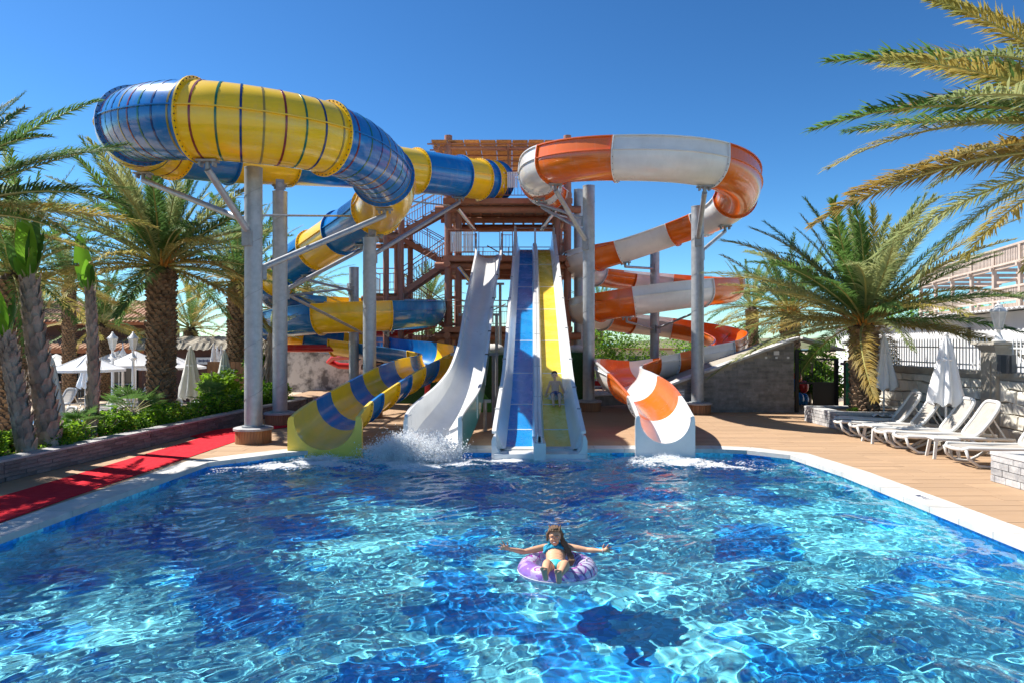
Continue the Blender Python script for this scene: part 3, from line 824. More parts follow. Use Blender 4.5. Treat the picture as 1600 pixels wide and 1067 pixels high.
# ------------------------------------------------------------------ support columns
cb = MB(); cb.box((0, 0, 0), (.062, .018, .30)); slat_me = cb.mesh('cladding_slat', M['woodclad'])
def column(px, D, ytop, label, r=.198, base=True, struts=(), baser=.40, mname='galv', yb=None):
    X = (px-800)/F*D; zt = H-(ytop-533.5)/F*D
    t = thing('support_column', label, 'column', (X, D, 0), group='round steel columns that hold up the slides')
    mb = MB(); mb.lathe([(r, .3), (r, zt-.03), (r*1.03, zt-.03), (r*1.03, zt)], (X, D, 0), 28); mb.build('pole', M[mname], t, smooth=True, ang=40)
    mb = MB()
    for k in range(int(zt/1.1)):
        z0 = .9+k*1.15; pts = [(X+(r+.003)*cos(a), D+(r+.003)*sin(a), z0+.32*(a+pi)/pi) for a in np.linspace(-pi*1.0, -pi*.02, 14)]
        if z0+.4 < zt: mb.tube(pts, .006, 5)
    mb.build('weld_seam', M['dgalv'], t, kind='stuff')
    if base:
        mb = MB(); mb.lathe([(baser-.03, .002), (baser-.03, .30)], (X, D, 0), 28); mb.build('plinth', M['dwood'], t)
        mb = MB(); mb.lathe([(baser+.035, .30), (baser+.035, .345), (baser-.01, .36)], (X, D, 0), 32); mb.build('plinth_cap', M['slatec'], t, smooth=True, ang=40)
        mb = MB(); mb.lathe([(r+.06, .345), (r+.06, .39)], (X, D, 0), 24); mb.build('foot_plate', M['dgalv'], t, smooth=True, ang=40)
        for k in range(38):
            a = 2*pi*k/38; inst(slat_me, 'cladding_slat', t, ((baser-.015)*cos(a), (baser-.015)*sin(a), .152), (0, 0, a+pi/2))
    for (z0y, x1, y1, D1, rr) in struts:
        a = V(X, D, H-(z0y-533.5)/F*D); b = P(x1, y1, D1)
        g = min(fr_b+fr_o, key=lambda q: (q[0]-q[3]*q[4][0]-b).length); b = g[0]-Vector((0,0,1))*(g[4][0]+.21); d = (b-a).normalized()
        mb = MB(); mb.tube([a+d*r*.8, b], rr, 10); mb.build('strut', M[mname], t, smooth=True, ang=40)
        mb = MB(); hd = Vector((d.x, d.y, 0)).normalized()
        mb.box(a+hd*(r+.02), (.10, .22, .34), Matrix((hd, hd.cross(Vector((0,0,-1))), Vector((0,0,1)))).transposed())
        mb.build('bracket', M['dgalv'], t)
        mb = MB(); mb.tube([b, b+V(0, 0, .16)], .05, 8); mb.box(b+V(0, 0, .17), (.42, .22, .04)); mb.box(b+V(.14, 0, .12), (.04, .16, .12)); mb.box(b+V(-.14, 0, .12), (.04, .16, .12))
        mb.build('clamp', M['dgalv'], t, kind='stuff')
    return t
column(396, 15.6, 263, 'tall grey column nearest the camera on the left, beside the red carpet', struts=[
    (375, 318, 247, 14.3, .075), (350, 243, 272, 17.3, .07), (425, 590, 322, 18.4, .075)])
column(437.5, 18.95, 300, 'tall grey column just right of and behind the nearest left one, beside the red carpet', struts=[(458, 560, 388, 22.4, .06), (455, 575, 497, 24.4, .045), (288, 437, 286, 21.1, .07)])
column(577.5, 20.8, 372, 'grey column in front of the blue and yellow spiral with a long strut up to the tube by the tower', struts=[(402, 727, 325, 26.5, .07), (360, 582, 352, 21.2, .08)])
column(553, 28.2, 418, 'thin looking grey column inside the blue and yellow spiral', base=True, struts=[(455, 500, 440, 25.2, .05), (470, 605, 500, 25.6, .05), (450, 455, 442, 26.2, .05)])
column(920, 22.7, 291, 'grey column right of the yellow lane with its arms up to the orange start bend', struts=[(384, 866, 290, 21.1, .075), (345, 845, 316, 24.6, .055), (366, 846, 305, 25.6, .05)])
column(904, 28.4, 297, 'grey column half hidden behind the one right of the yellow lane', base=False, struts=[(345, 862, 330, 27.4, .05)])
column(1090, 21.9, 323, 'grey column standing in front of the stone ramp wall', struts=[(378, 1092, 294, 19.6, .075), (398, 1128, 352, 23.4, .06)], baser=.42)
column(1023, 29.4, 387, 'grey column in the middle of the orange and white spiral', struts=[(420, 983, 408, 26.6, .05), (515, 1075, 498, 27.5, .045), (515, 985, 516, 27.0, .045)])
# thin tie rods
tie = thing('tie_rod', 'long thin horizontal steel rod from the nearest left column to the tube bend', 'steel rod', tuple(P(408, 337, 15.7)))
mb = MB(); mb.tube([P(408, 337, 15.7), P(547, 338, 20.8)], .028, 8); mb.build('rod', M['galv'], tie)
tie = thing('tie_rod', 'thin steel rod running from under the yellow tube section to the tower', 'steel rod', tuple(P(634, 314, 22.5)))
mb = MB(); mb.tube([P(634, 314, 22.5), P(710, 323, 27.8)], .028, 8); mb.build('rod', M['galv'], tie)

# ------------------------------------------------------------------ tower
TX0, TX1, TY0, TY1 = -2.62, 2.28, 28.1, 32.9
TWZ = (2.9, 5.78, 8.1)
tw = thing('slide_tower', 'reddish brown steel stair tower with a bamboo-shaded roof at the top of the slides', 'tower', (TX0, TY0, 0))
def post(x, y, z, r=.15, nm='post'):
    mb = MB(); mb.lathe([(r, 0), (r, z)], (x, y, 0), 16); mb.build(nm, M['rust'], tw, smooth=True, ang=40)
for x in (TX0, TX1):
    for y in (TY0, TY1): post(x, y, 10.75 if y == TY0 else 10.3, .16)
    post(x+(.42 if x < 0 else -.42), TY0+.1, 7.6, .13)
    mb = MB()
    for z in np.arange(.8, 7.6, 1.1): mb.box((x+(.21 if x < 0 else -.21), TY0+.05, z), (.3, .08, .12))
    mb.build('post_bracket', M['rust'], tw, kind='stuff')
for lz, z in enumerate(TWZ):
    for y in (TY0, TY1, (TY0+TY1)/2):
        mb = MB(); mb.tube([(TX0-.55, y, z-.38), (TX1+.55, y, z-.38)], .15, 12); mb.build('beam', M['rust2'], tw, smooth=True, ang=40)
    for x in (TX0, TX1):
        mb = MB(); mb.tube([(x, TY0-.6, z-.38+.02), (x, TY1+.3, z-.36)], .14, 12); mb.build('beam', M['rust2'], tw, smooth=True, ang=40)
    mb = MB(); mb.box(((TX0+TX1)/2, TY0-.42, z-.12), (TX1-TX0+.35, .10, .22)); mb.build('fascia', M['rust2'], tw)
    nj = 10
    for k in range(nj):
        x = TX0+.3+(TX1-TX0-.6)*k/(nj-1); mb = MB(); mb.box((x, (TY0+TY1)/2, z-.14), (.09, TY1-TY0+.7, .16)); mb.build('joist', M['rust2'], tw)
    for k in range(7):
        y = TY0-.2+(TY1-TY0+.3)*k/6; mb = MB(); mb.box(((TX0+TX1)/2, y, z-.20), (TX1-TX0, .06, .07)); mb.build('cross_joist', M['rust2'], tw)
    for k in range(24):
        y = TY0-.35+(TY1-TY0+.6)*k/23; mb = MB(); mb.box(((TX0+TX1)/2, y, z-.04), (TX1-TX0+.2, .20, .035)); mb.build('floor_board', M['tread'], tw)
    # knee braces of polished tube
    if lz < 3:
        for x, dx in ((TX0+.45, 1), (TX1-.45, -1)):
            mb = MB(); mb.tube([(x, TY0-.45, z-.45), (x+dx*.65, TY0-.1, z-1.25)], .10, 10); mb.build('brace', M['chrome' if lz != 0 else 'rust'], tw, smooth=True, ang=40)
def railing(root, a, b, h=1.05, gap=.13, solid=(), mats=('rust', 'rust'), pick=.008):
    a = Vector(a); b = Vector(b); L = (b-a).length; up = V(0, 0, h); rl = MB(); pk = MB(); rp = .022
    rl.tube([a+up, b+up], rp, 6); rl.tube([a+V(0,0,.12), b+V(0,0,.12)], rp*.8, 6); rl.tube([a+V(0,0,h-.22), b+V(0,0,h-.22)], rp*.7, 6)
    n = max(1, round(L/1.3))
    for k in range(n+1):
        p = a.lerp(b, k/n); rl.tube([p, p+up], rp, 6)
    rl.build('railing', M[mats[0]], root, kind='stuff')
    n = int(L/gap)
    for k in range(1, n):
        p = a.lerp(b, k/n); pk.tube([p+V(0,0,.12), p+V(0,0,h-.2)], pick, 4, caps=False)
    if n > 1: pk.build('railing_rods', M[mats[1]], root, kind='stuff')
z = TWZ[2]; yf = TY0-.4
railing(tw, (-.72, yf, z), (1.2, yf, z), 1.0); railing(tw, (TX0, TY1, z), (TX1, TY1, z)); railing(tw, (TX0, TY0+1, z), (TX0, TY1, z)); railing(tw, (TX1, TY0, z), (TX1, TY1, z))
z = TWZ[1]
railing(tw, (TX0, yf, z), (-1.5, yf, z)); railing(tw, (-.38, yf, z), (.02, yf, z)); railing(tw, (1.85, yf, z), (TX1, yf, z)); railing(tw, (TX0, TY1, z), (TX1, TY1, z)); railing(tw, (TX1, TY0, z), (TX1, TY1, z))
z = TWZ[0]
railing(tw, (TX0, yf, z), (TX1, yf, z)); railing(tw, (TX0, TY1, z), (TX1, TY1, z)); railing(tw, (TX1, TY0, z), (TX1, TY1, z))
# diagonal rods
for (a, b) in (((-1.2, TY1, 6.9), (.6, TY1, 5.9)), ((.6, TY1, 5.9), (2.2, TY1, 7.0)), ((TX0, TY1, 2.9), (-.3, TY1, 4.1)), ((-.3, TY1, 3.2), (2.2, TY1, 4.3))):
    mb = MB(); mb.tube([a, b], .03, 6); mb.build('brace_rod', M['rust'], tw)
# white slatted screens hung on the railings
def screen(x0, x1, y, z0, z1):
    n = max(3, round((x1-x0)/.075)); 
    for k in range(n):
        x = x0+(x1-x0)*(k+.5)/n; mb = MB(); mb.box((x, y, (z0+z1)/2), ((x1-x0)/n-.018, .02, z1-z0)); mb.build('screen_slat', M['wmetal'], tw)
z = TWZ[2]
for a, b in ((-.68, -.30), (-.20, .22), (.30, .72)): screen(a, b, yf-.04, z+.42, z+1.05)
z = TWZ[1]
for a, b in ((TX0+.12, -2.02), (-1.98, -1.56)): screen(a, b, yf-.04, z+.15, z+.95)
# start gates of bent tube over the straight slides
for x0, x1, zt in ((-1.35, -.5, 6.75), (.12, .92, 6.9), (.96, 1.72, 6.9)):
    mb = MB(); mb.tube([(x0, yf+.1, 5.8), (x0, yf+.1, zt), (x1, yf+.1, zt), (x1, yf+.1, 5.8)], .025, 6); mb.build('start_gate', M['galv'], tw)
# roof
RZ = 10.42
for k in range(7):
    y = TY0-.15+(TY1-TY0+.5)*k/6; mb = MB(); mb.box(((TX0+TX1)/2-.1, y, RZ-.05), (TX1-TX0+1.5, .07, .045)); mb.build('rafter', M['rust2'], tw)
for x in (TX0-.35, -.15, TX1+.3):
    mb = MB(); mb.box((x, (TY0+TY1)/2, RZ-.22), (.10, TY1-TY0+1.0, .12)); mb.build('purlin', M['rust2'], tw)
mb = MB(); mb.tube([(TX0-.6, TY0-.05, RZ-.2), (TX1+.6, TY0-.05, RZ-.2)], .09, 10); mb.build('beam', M['rust2'], tw)
pb = MB(); pb.box((0, 0, 0), (.62, .44, .03)); pm = pb.mesh('shade_panel', M['bamboo'])
# every panel is a bamboo mat; rows step up and down like shingles
nx, ny = 9, 10
for i in range(nx):
    for j in range(ny):
        x = TX0-.35+i*.66; y = TY0-.15+j*.53+(.13 if i % 2 else 0)
        inst(pm, 'shade_panel', tw, (x-TX0, y-TY0, RZ+.02+(.03 if (i+j) % 2 else 0)), (R(-7), 0, 0))
mb = MB()
for i in range(nx+1): mb.tube([(TX0-.68+i*.66, TY0-.4, RZ-.02), (TX0-.68+i*.66, TY1+.5, RZ-.02)], .012, 5)
mb.build('roof_wires', M['galv'], tw, kind='stuff')
# stairs to the left
st = thing('staircase', 'brown open switchback staircase with rod railings on the left side of the tower', 'staircase', (-5.4, 29, 0))
SX0, SX1 = -5.0, TX0-.15
def flight(x0, z0, x1, z1, yc, wd=.95):
    n = max(3, round(abs(z1-z0)/.185)); root = st
    for s in (-1, 1):
        mb = MB(); mb.bar((x0, yc+s*wd/2, z0-.1), (x1, yc+s*wd/2, z1-.1), .05, .22); mb.build('stringer', M['rust2'], root)
    for k in range(n):
        t = (k+.5)/n; x = x0+(x1-x0)*t; z = z0+(z1-z0)*t; mb = MB(); mb.box((x, yc, z), (abs(x1-x0)/n*1.05, wd-.06, .045)); mb.build('tread', M['tread'], root)
    for s in (-1, 1):
        railing(root, (x0, yc+s*wd/2, z0), (x1, yc+s*wd/2, z1), 1.0, .13)
def landing(x0, x1, y0, y1, z):
    mb = MB(); mb.box(((x0+x1)/2, (y0+y1)/2, z-.04), (x1-x0, y1-y0, .07)); mb.build('landing', M['tread'], st)
    for y in (y0+.06, y1-.06):
        mb = MB(); mb.tube([(x0-.25, y, z-.22), (x1+.1, y, z-.22)], .12, 10); mb.build('beam', M['rust2'], st, smooth=True, ang=40)
    railing(st, (x0, y0, z), (x1, y0, z)); railing(st, (x0, y0, z), (x0, y1, z))
lz = [0, 2.9, 5.78, 8.1]
for k in range(3):
    zm = (lz[k]+lz[k+1])/2
    flight(SX1, lz[k], SX0+.15, zm, 31.2); flight(SX0+.15, zm, SX1, lz[k+1], 29.6)
    landing(SX0-1.15, SX0+.1, 29.0, 31.8, zm)
for x in (-5.35, -4.72):
    for y in (29.0, 31.7):
        mb = MB(); mb.lathe([(.13, 0), (.13, 7.45)], (x, y, 0), 14); mb.build('post', M['rust'], st, smooth=True, ang=40)

# ------------------------------------------------------------------ palms
def frond_mesh(L, droop, seed, leaf, nl=46, curl=.0, wide=.42):
    rnd = random.Random(seed); mb = MB(); pts = []; x = z = yy = 0; N = 14
    for i in range(N+1):
        pts.append(Vector((x, yy, z))); a = -droop*(i/N)**1.35; x += cos(a)*L/N; z += sin(a)*L/N; yy += curl*(i/N)**2*L/N
    def at(t):
        f = t*N; i = min(int(f), N-1); p = pts[i].lerp(pts[i+1], f-i); tt = (pts[i+1]-pts[i]).normalized(); return p, tt
    mb.tube(pts, [.034*(1-.86*i/N)*(1 if i else 1.7) for i in range(N+1)], 5, mi=1)
    for k in range(nl):
        t = .10+.90*(k/(nl-1))**.93
        for sg in (-1, 1):
            p, tt = at(min(t+rnd.uniform(-.004, .004), .999)); side = tt.cross(Vector((0,0,1))).normalized()*sg; up = side.cross(tt)*sg
            if rnd.random() < .05: continue
            ln = wide*(min(1, t/.22)**.8)*(1-.62*max(0, (t-.55)/.45)**1.5)*rnd.uniform(.70, 1.15)
            fw = .55+.55*t+rnd.uniform(-.22, .22); vee = rnd.uniform(.05, .85)
            d = (side*cos(fw)+tt*sin(fw)+up*vee*.6).normalized()
            wv_ = (tt*cos(fw)-side*sin(fw)).normalized()
            wd = .0165*rnd.uniform(.75, 1.2)
            q1 = p+d*ln*.45; dd = (d+Vector((0,0,-.28-rnd.uniform(0, .45)))).normalized(); q2 = q1+dd*ln*.55
            n_ = d.cross(wv_)*.004
            vs = [p-wv_*wd*.6, p+wv_*wd*.6, q1+wv_*wd, q1-wv_*wd, q2]
            mb.add(vs, [(0,1,2,3), (3,2,4)], 0)
    return mb.mesh('frond', [M[leaf], M['rachis']])
FR = {}
def fm(kind, dro, cu, hi=False):
    key = (kind, dro, cu, hi)
    if key not in FR: FR[key] = frond_mesh(1.0*4, dro, hash(str(key)) % 999 if False else len(FR)+11, kind, 135 if hi else 84, cu, .50)
    return FR[key]
def trunk_mesh(h, r, seed):
    rnd = random.Random(seed); mb = MB(); mb.lathe([(r*.9, 0), (r*.82, h*.3), (r*.80, h), (r*.5, h+.25)], n=16, mi=1)
    rowsn = int(h/.105); per = 13
    for i in range(rowsn):
        z = .02+i*.105; sw = 1.0+(.10 if i > rowsn-8 else 0)
        for k in range(per):
            a = 2*pi*(k+.5*(i % 2)+rnd.uniform(-.12, .12)+i*.11)/per; rr = r*.80
            wd, ht, ou = r*.40*rnd.uniform(.8, 1.2), .13*rnd.uniform(.8, 1.3), r*.26*sw*rnd.uniform(.6, 1.35)
            ca, sa = cos(a), sin(a); o = Vector((ca, sa, 0)); s = Vector((-sa, ca, 0)); u = Vector((0, 0, 1)); b = o*rr+u*z
            tw_ = rnd.uniform(-.02, .02)
            vs = [b-s*wd*.6, b+s*wd*.6, b+s*wd*.5+u*ht-o*.02, b-s*wd*.5+u*ht-o*.02, b+o*ou-s*(wd*.32+tw_)+u*ht*.9, b+o*ou+s*(wd*.32-tw_)+u*ht*.95, b+o*ou*.8+u*ht*1.22]
            mb.add(vs, [(0,1,5,4), (1,2,6,5), (3,0,4,6), (4,5,6)], 0)
    return mb
def palm(loc, h, r, nf, label, L=4.0, seed=1, cone=(82, -14), mixc=('frG', 'frG', 'frD', 'frY'), old=('frY', 'frO'), group=None, hi=False, az=None, trunk=True, name='date_palm', stalks=True, sk=1.0):
    rnd = random.Random(seed); t = thing(name, label, 'palm tree', loc, 0, group)
    if trunk:
        mb = trunk_mesh(h, r, seed); o = mb.build('trunk', [M['boot'], M['bootcore']], t, world=False)
    for k in range(nf):
        f = (k+.5)/nf; el = cone[0]+(cone[1]-cone[0])*f**1.05+rnd.uniform(-7, 7); a = k*2.39996+rnd.uniform(-.25, .25)
        if az is not None: a = az[0]+(az[1]-az[0])*((k*.618) % 1)
        kind = rnd.choice(mixc) if f < .72 else rnd.choice(mixc+old+old)
        dro = rnd.choice((.4, .6, .85)) if f > .3 else rnd.choice((.2, .4))
        me = fm(kind, dro, rnd.choice((-.15, .12)), hi); s = L/4*rnd.uniform(.82, 1.08)*(.72 if f < .12 else .88 if f < .3 else 1)*sk
        o = inst(me, 'frond', t, (cos(a)*r*.35, sin(a)*r*.35, h+.12+.35*(1-f)), (rnd.uniform(-.5, .5), -R(el), a), (s, s, s))
    if stalks:
        mb = MB()
        for k in range(18):
            a = rnd.uniform(0, 6.28); el = R(rnd.uniform(35, 75)); ln = rnd.uniform(.5, 1.1); d = Vector((cos(a)*cos(el), sin(a)*cos(el), sin(el)))
            p = Vector((cos(a)*r*.5, sin(a)*r*.5, h+.05)); mb.tube([p, p+d*ln*.6, p+d*ln+Vector((0,0,-.12))], [.035, .025, .012], 5)
        mb.build('fruit_stalks', M['infl'], t, world=False, kind='stuff')
    return t
palm((9.75, 18.9, .30), 2.35, .37, 78, 'broad pale green date palm in the marble planter behind the white loungers', 4.15, 3, cone=(80, -5), mixc=('frP', 'frG', 'frP', 'frG', 'frY'), hi=True)
palm((9.05, 9.6, -.5), 5.45, .42, 86, 'gold tinged palm whose fronds hang in from the upper right edge', 4.3, 8, cone=(76, -10), mixc=('frY', 'frP', 'frG', 'frP', 'frO'), hi=True, stalks=False)
palm((cx(1235, 31), 31, -.85), 4.3, .42, 44, 'darker palm between the ramp wall and the broad pale palm', 3.9, 5, mixc=('frD', 'frG', 'frG'))
palm((cx(252, 21), 21, -.85), 5.3, .42, 72, 'thick rough trunk date palm behind the flower bed, nearest full palm left', 4.1, 12, mixc=('frG', 'frG', 'frP', 'frD'), hi=True)
palm((cx(372, 27.5), 27.5, -.85), 5.4, .42, 60, 'date palm with its trunk just left of the nearest grey column', 3.9, 14, mixc=('frG', 'frD', 'frP'))
palm((cx(298, 39), 39, -.85), 3.7, .38, 40, 'smaller distant palm between the two thick palm trunks', 3.4, 17, mixc=('frY', 'frG', 'frP'), stalks=False)
palm((cx(160, 37), 37, -.85), 3.9, .38, 44, 'palm in front of the tiled restaurant roof near the white lamps', 3.9, 19, mixc=('frG', 'frP'), stalks=False)
palm((cx(-125, 11.6), 11.6, -.85), 5.1, .40, 60, 'dark palm whose fronds reach in from the upper left edge', 3.3, 23, cone=(75, 0), mixc=('frD', 'frG', 'frD'), old=('frG', 'frY'), hi=True, stalks=False)
palm((cx(-250, 17), 14.6, -.85), 7.4, .40, 34, 'tall palm with just a frond tip showing at the top left', 3.6, 26, cone=(60, -25), mixc=('frD', 'frG'), stalks=False)
palm((cx(60, 46), 46, -.85), 4.8, .38, 40, 'hazy palm beyond the restaurant roof at far left', 3.8, 29, mixc=('frG', 'frD'), stalks=False)
palm((cx(425, 36), 36, -.85), 4.7, .36, 34, 'palm seen between the two left columns', 3.5, 31, mixc=('frD', 'frG'), stalks=False)
palm((cx(480, 42), 42, -.85), 6.2, .36, 34, 'palm rising behind the blue and yellow spiral', 3.3, 33, mixc=('frG', 'frG', 'frP'), stalks=False)
palm((cx(672, 44), 44, -.85), 5.6, .34, 34, 'palm glimpsed through the staircase left of the tower', 3.1, 35, mixc=('frG', 'frP', 'frD'), stalks=False)
palm((cx(1175, 40), 40, -.85), 5.0, .36, 36, 'small grey-green palm behind the right end of the orange spiral', 3.5, 37, mixc=('frP', 'frG', 'frG'), stalks=False)
palm((cx(935, 50), 50, -.85), 5.0, .34, 30, 'distant palm just right of the tower behind the orange spiral', 3.3, 39, mixc=('frG', 'frD'), stalks=False)
palm((cx(20, 19.5), 19.5, -.85), 4.9, .40, 54, 'leafy palm just left of the double grey trunk, crown at the left edge', 3.6, 51, mixc=('frG', 'frP', 'frG'), stalks=False)
palm((cx(108, 35), 35, -.85), 5.9, .32, 46, 'palm with its crown showing between the double trunk and thick palm', 3.6, 53, mixc=('frG', 'frG', 'frP'), stalks=False)

# ------------------------------------------------------------------ bushes
def leaf_cloud(R3, n, seed, size=.05, mats=('shrub', 'shrubd'), rough=.25):
    rnd = random.Random(seed); mb = MB(); lumps = [(Vector((rnd.uniform(-.7, .7)*R3[0], rnd.uniform(-.7, .7)*R3[1], rnd.uniform(.15, .8)*R3[2])), rnd.uniform(.35, .6)) for _ in range(9)]
    for i in range(n):
        c, lr = rnd.choice(lumps); th = rnd.uniform(0, 6.28); ph = math.acos(rnd.uniform(-1, 1)); rr = lr*rnd.uniform(.55, 1.05)**.6
        p = c+Vector((sin(ph)*cos(th)*R3[0]*rr, sin(ph)*sin(th)*R3[1]*rr, cos(ph)*R3[2]*rr))
        if p.z < 0: p.z = rnd.uniform(0, .1)
        s = size*rnd.uniform(.6, 1.4); e = Euler((rnd.uniform(-1, 1), rnd.uniform(-1, 1), rnd.uniform(0, 6.28))).to_matrix()
        mb.add([p+e @ Vector(q) for q in ((0, 0, 0), (s*.45, s*.55, s*.12), (0, s*1.5, 0), (-s*.45, s*.55, s*.12))], [(0, 1, 2, 3)], 0 if rnd.random() < .62 else 1)
    return mb.mesh('foliage', [M[m] for m in mats])
BL = [leaf_cloud((.5, .42, .50), 1900, s, .055) for s in (1, 2, 3)]
twig = MB()
for k in range(7):
    a = k*.9; twig.tube([(0, 0, 0), (.12*cos(a), .12*sin(a), .25), (.30*cos(a), .3*sin(a), .42)], [.015, .01, .006], 5)
twig_me = twig.mesh('stems', M['btrunk'])
def bush(x, y, z, s, k, label, group='leafy shrubs in the long flower bed', hz=1.0):
    t = thing('shrub', label, 'shrub', (x, y, z), random.uniform(0, 6), group)
    inst(BL[k % 3], 'foliage', t, scale=(s, s, s*hz)); inst(twig_me, 'stems', t, scale=(s, s, s)); return t
def wallx(y): # planter wall face
    tab = [(6, -8.62), (11.2, -8.35), (15, -7.95), (19.2, -7.55), (23.6, -7.05)]
    for a, b in zip(tab, tab[1:]):
        if a[0] <= y <= b[0]: return a[1]+(b[1]-a[1])*(y-a[0])/(b[0]-a[0])
    return tab[0][1] if y < 6 else tab[-1][1]
sh = [(9.9, 1.15), (10.9, .8), (11.6, .95), (12.4, .8), (13.1, 1.0), (13.9, .85), (14.6, 1.05), (15.4, .9), (16.3, .9), (17.2, 1.0), (18.0, .9), (18.9, 1.05), (19.8, .95), (20.7, 1.1), (21.6, 1.2), (22.6, 1.3)]
lab = ['bright green shrub at the near left end of the flower bed', 'low green shrub between the left end and the double grey trunk', 'green shrub at the foot of the leaning banana-like trunk',
 'green shrub right of the leaning trunk', 'glossy shrub in front of the thin middle trunk', 'low shrub behind the flowers left of the fan palm', 'bushy shrub beside the spiky fan palm', 'green shrub right of the fan palm',
 'shrub in front of the thick palm trunk', 'dense shrub just right of the thick palm trunk', 'shrub midway along the bed past the thick palm', 'shrub below the folded cream umbrella', 'shrub left of the nearest grey column',
 'shrub seen between the two left columns', 'tall dense shrub behind the second left column', 'rounded shrub at the far right end of the flower bed']
for k, ((y, s), l) in enumerate(zip(sh, lab)): bush(wallx(y)-.62-random.uniform(0, .3), y, .24, s*.98, k, l)
# ground cover with small flowers
mb = MB(); rnd = random.Random(4)
for i in range(15000):
    y = 8+15.4*rnd.random()**1.3; x = wallx(y)-.32-abs(rnd.gauss(0, .38)); p = Vector((x, y, .26+.17*rnd.random()*(1+.5*sin(3*y))))
    s = rnd.uniform(.02, .05); e = Euler((rnd.uniform(-1, 1), rnd.uniform(-1, 1), rnd.uniform(0, 6.28))).to_matrix(); r_ = rnd.random()
    mi = 2 if r_ > .93 and sin(2.3*y)+.4 > 0 else (0 if r_ < .5 else 1)
    if mi == 2: s *= .7; p.z += .05
    mb.add([p+e @ Vector(q) for q in ((0, 0, 0), (s*.5, s*.6, s*.1), (0, s*1.5, 0), (-s*.5, s*.6, s*.1))], [(0, 1, 2, 3)], mi)
fl = mb.build('ground_cover', [M['shrub'], M['shrubd'], M['flower']], kind='stuff'); tag(fl, 'low leafy ground cover with small pink flowers along the bed edge', 'flowers')
# spiky fan palms
def fan_palm(x, y, z, s, label, seed):
    rnd = random.Random(seed); t = thing('fan_palm', label, 'small palm', (x, y, z), 0, 'spiky little fan palms in the flower bed')
    mb = MB(); mb.lathe([(.10, 0), (.13, .25*s), (.08, .5*s)], n=10); mb.build('trunk', M['btrunk'], t, world=False, smooth=True)
    for k in range(16):
        a = k*2.4; el = R(rnd.uniform(5, 75)); L = rnd.uniform(.35, .5)*s; d = Vector((cos(a)*cos(el), sin(a)*cos(el), sin(el))); b = Vector((0, 0, .45*s)); c = b+d*L
        mb = MB(); mb.tube([b, c], .008, 4, mi=1); sd = d.cross(Vector((0,0,1))).normalized()
        for j in range(13):
            th = R(-80+160*j/12); q = (d*cos(th)+sd*sin(th)); l = rnd.uniform(.28, .4)*s; w0 = .018*s; pr = q.cross(d.cross(sd)).normalized()
            mb.add([c, c+q*l*.5+pr*w0, c+q*l+Vector((0,0,-.04)), c+q*l*.5-pr*w0], [(0, 1, 2, 3)], 0)
        mb.build('fan_leaf', [M['frG'], M['rachis']], t, world=False)
fan_palm(cx(207, 15.6), 15.6, .2, 1.1, 'round spiky fan palm in front of the thick palm trunk', 3)
fan_palm(cx(330, 19.5), 19.5, .2, .9, 'spiky fan palm low in the bed left of the nearest column', 5)
fan_palm(cx(128, 13.9), 13.9, .2, .75, 'small fan palm at the foot of the thin middle trunk', 6)
# banana-like trees with upright paddle leaves
def paddle_tree(label, pts, r, leaves, seed):
    rnd = random.Random(seed); t = thing('bird_of_paradise_tree', label, 'banana-like tree', tuple(pts[0]), 0)
    mb = MB(); n = 26; sm = []
    for i in range(n+1):
        f = i/n*(len(pts)-1); k = min(int(f), len(pts)-2); sm.append(pts[k].lerp(pts[k+1], f-k))
    mb.tube(sm, [r*(1.15-.35*i/n)*(1+.10*(i % 2)) for i in range(n+1)], 12)
    for i in range(2, n):   # old leaf sheaths in a zigzag
        for k in range(5):
            a = k*2*pi/5+(i % 2)*.6+rnd.uniform(-.2, .2); o = Vector((cos(a), sin(a), 0)); s = Vector((-sin(a), cos(a), 0)); b = sm[i]; rr = r*(1.15-.35*i/n)
            L = rnd.uniform(.16, .26); mb.add([b+o*rr*.9-s*rr*.55, b+o*rr*.9+s*rr*.55, b+o*rr*1.25+s*rr*.28+Vector((0,0,L)), b+o*rr*1.3-s*rr*.25+Vector((0,0,L*.9))], [(0, 1, 2, 3)])
    mb.build('trunk', M['btrunk'], t)
    top = sm[-1]
    for (dx, dz, L, tw_, dk) in leaves:
        base = top+Vector((dx*.12, 0, -.05)); tip = top+Vector((dx, rnd.uniform(-.2, .2), dz)); stem = base.lerp(tip, .16)
        mb = MB(); mb.tube([base, stem, base.lerp(tip, .97)], [.035, .025, .006], 6, mi=1)
        d = (tip-stem); ll = d.length; d.normalize(); s = d.cross(Vector((sin(tw_), -cos(tw_), 0))).normalized(); nn = s.cross(d); vs = []; N = 14
        for i in range(N+1):
            u = i/N; wd = .145*L*(sin(pi*min(1, u**.75*1.0))**.75)+.004; c = stem+d*ll*u*1.05+nn*(.12*L*u*u)
            for q in (-1, -.5, 0, .5, 1): vs.append(c+s*q*wd+nn*(abs(q)*.35*wd)+Vector((0, 0, rnd.uniform(-.01, .01) if abs(q) == 1 else 0)))
        fs = []
        for i in range(N):
            if rnd.random() < .12: rng_ = (1, 2)
            else: rng_ = range(4)
            for q in rng_: fs.append((i*5+q, i*5+q+1, (i+1)*5+q+1, (i+1)*5+q))
        mb.add(vs, fs, 0); mb.build('paddle_leaf', [M['paddled' if dk else 'paddle'], M['rachis']], t, smooth=True)
def pz(px, D, z): return Vector((cx(px, D), D, z))
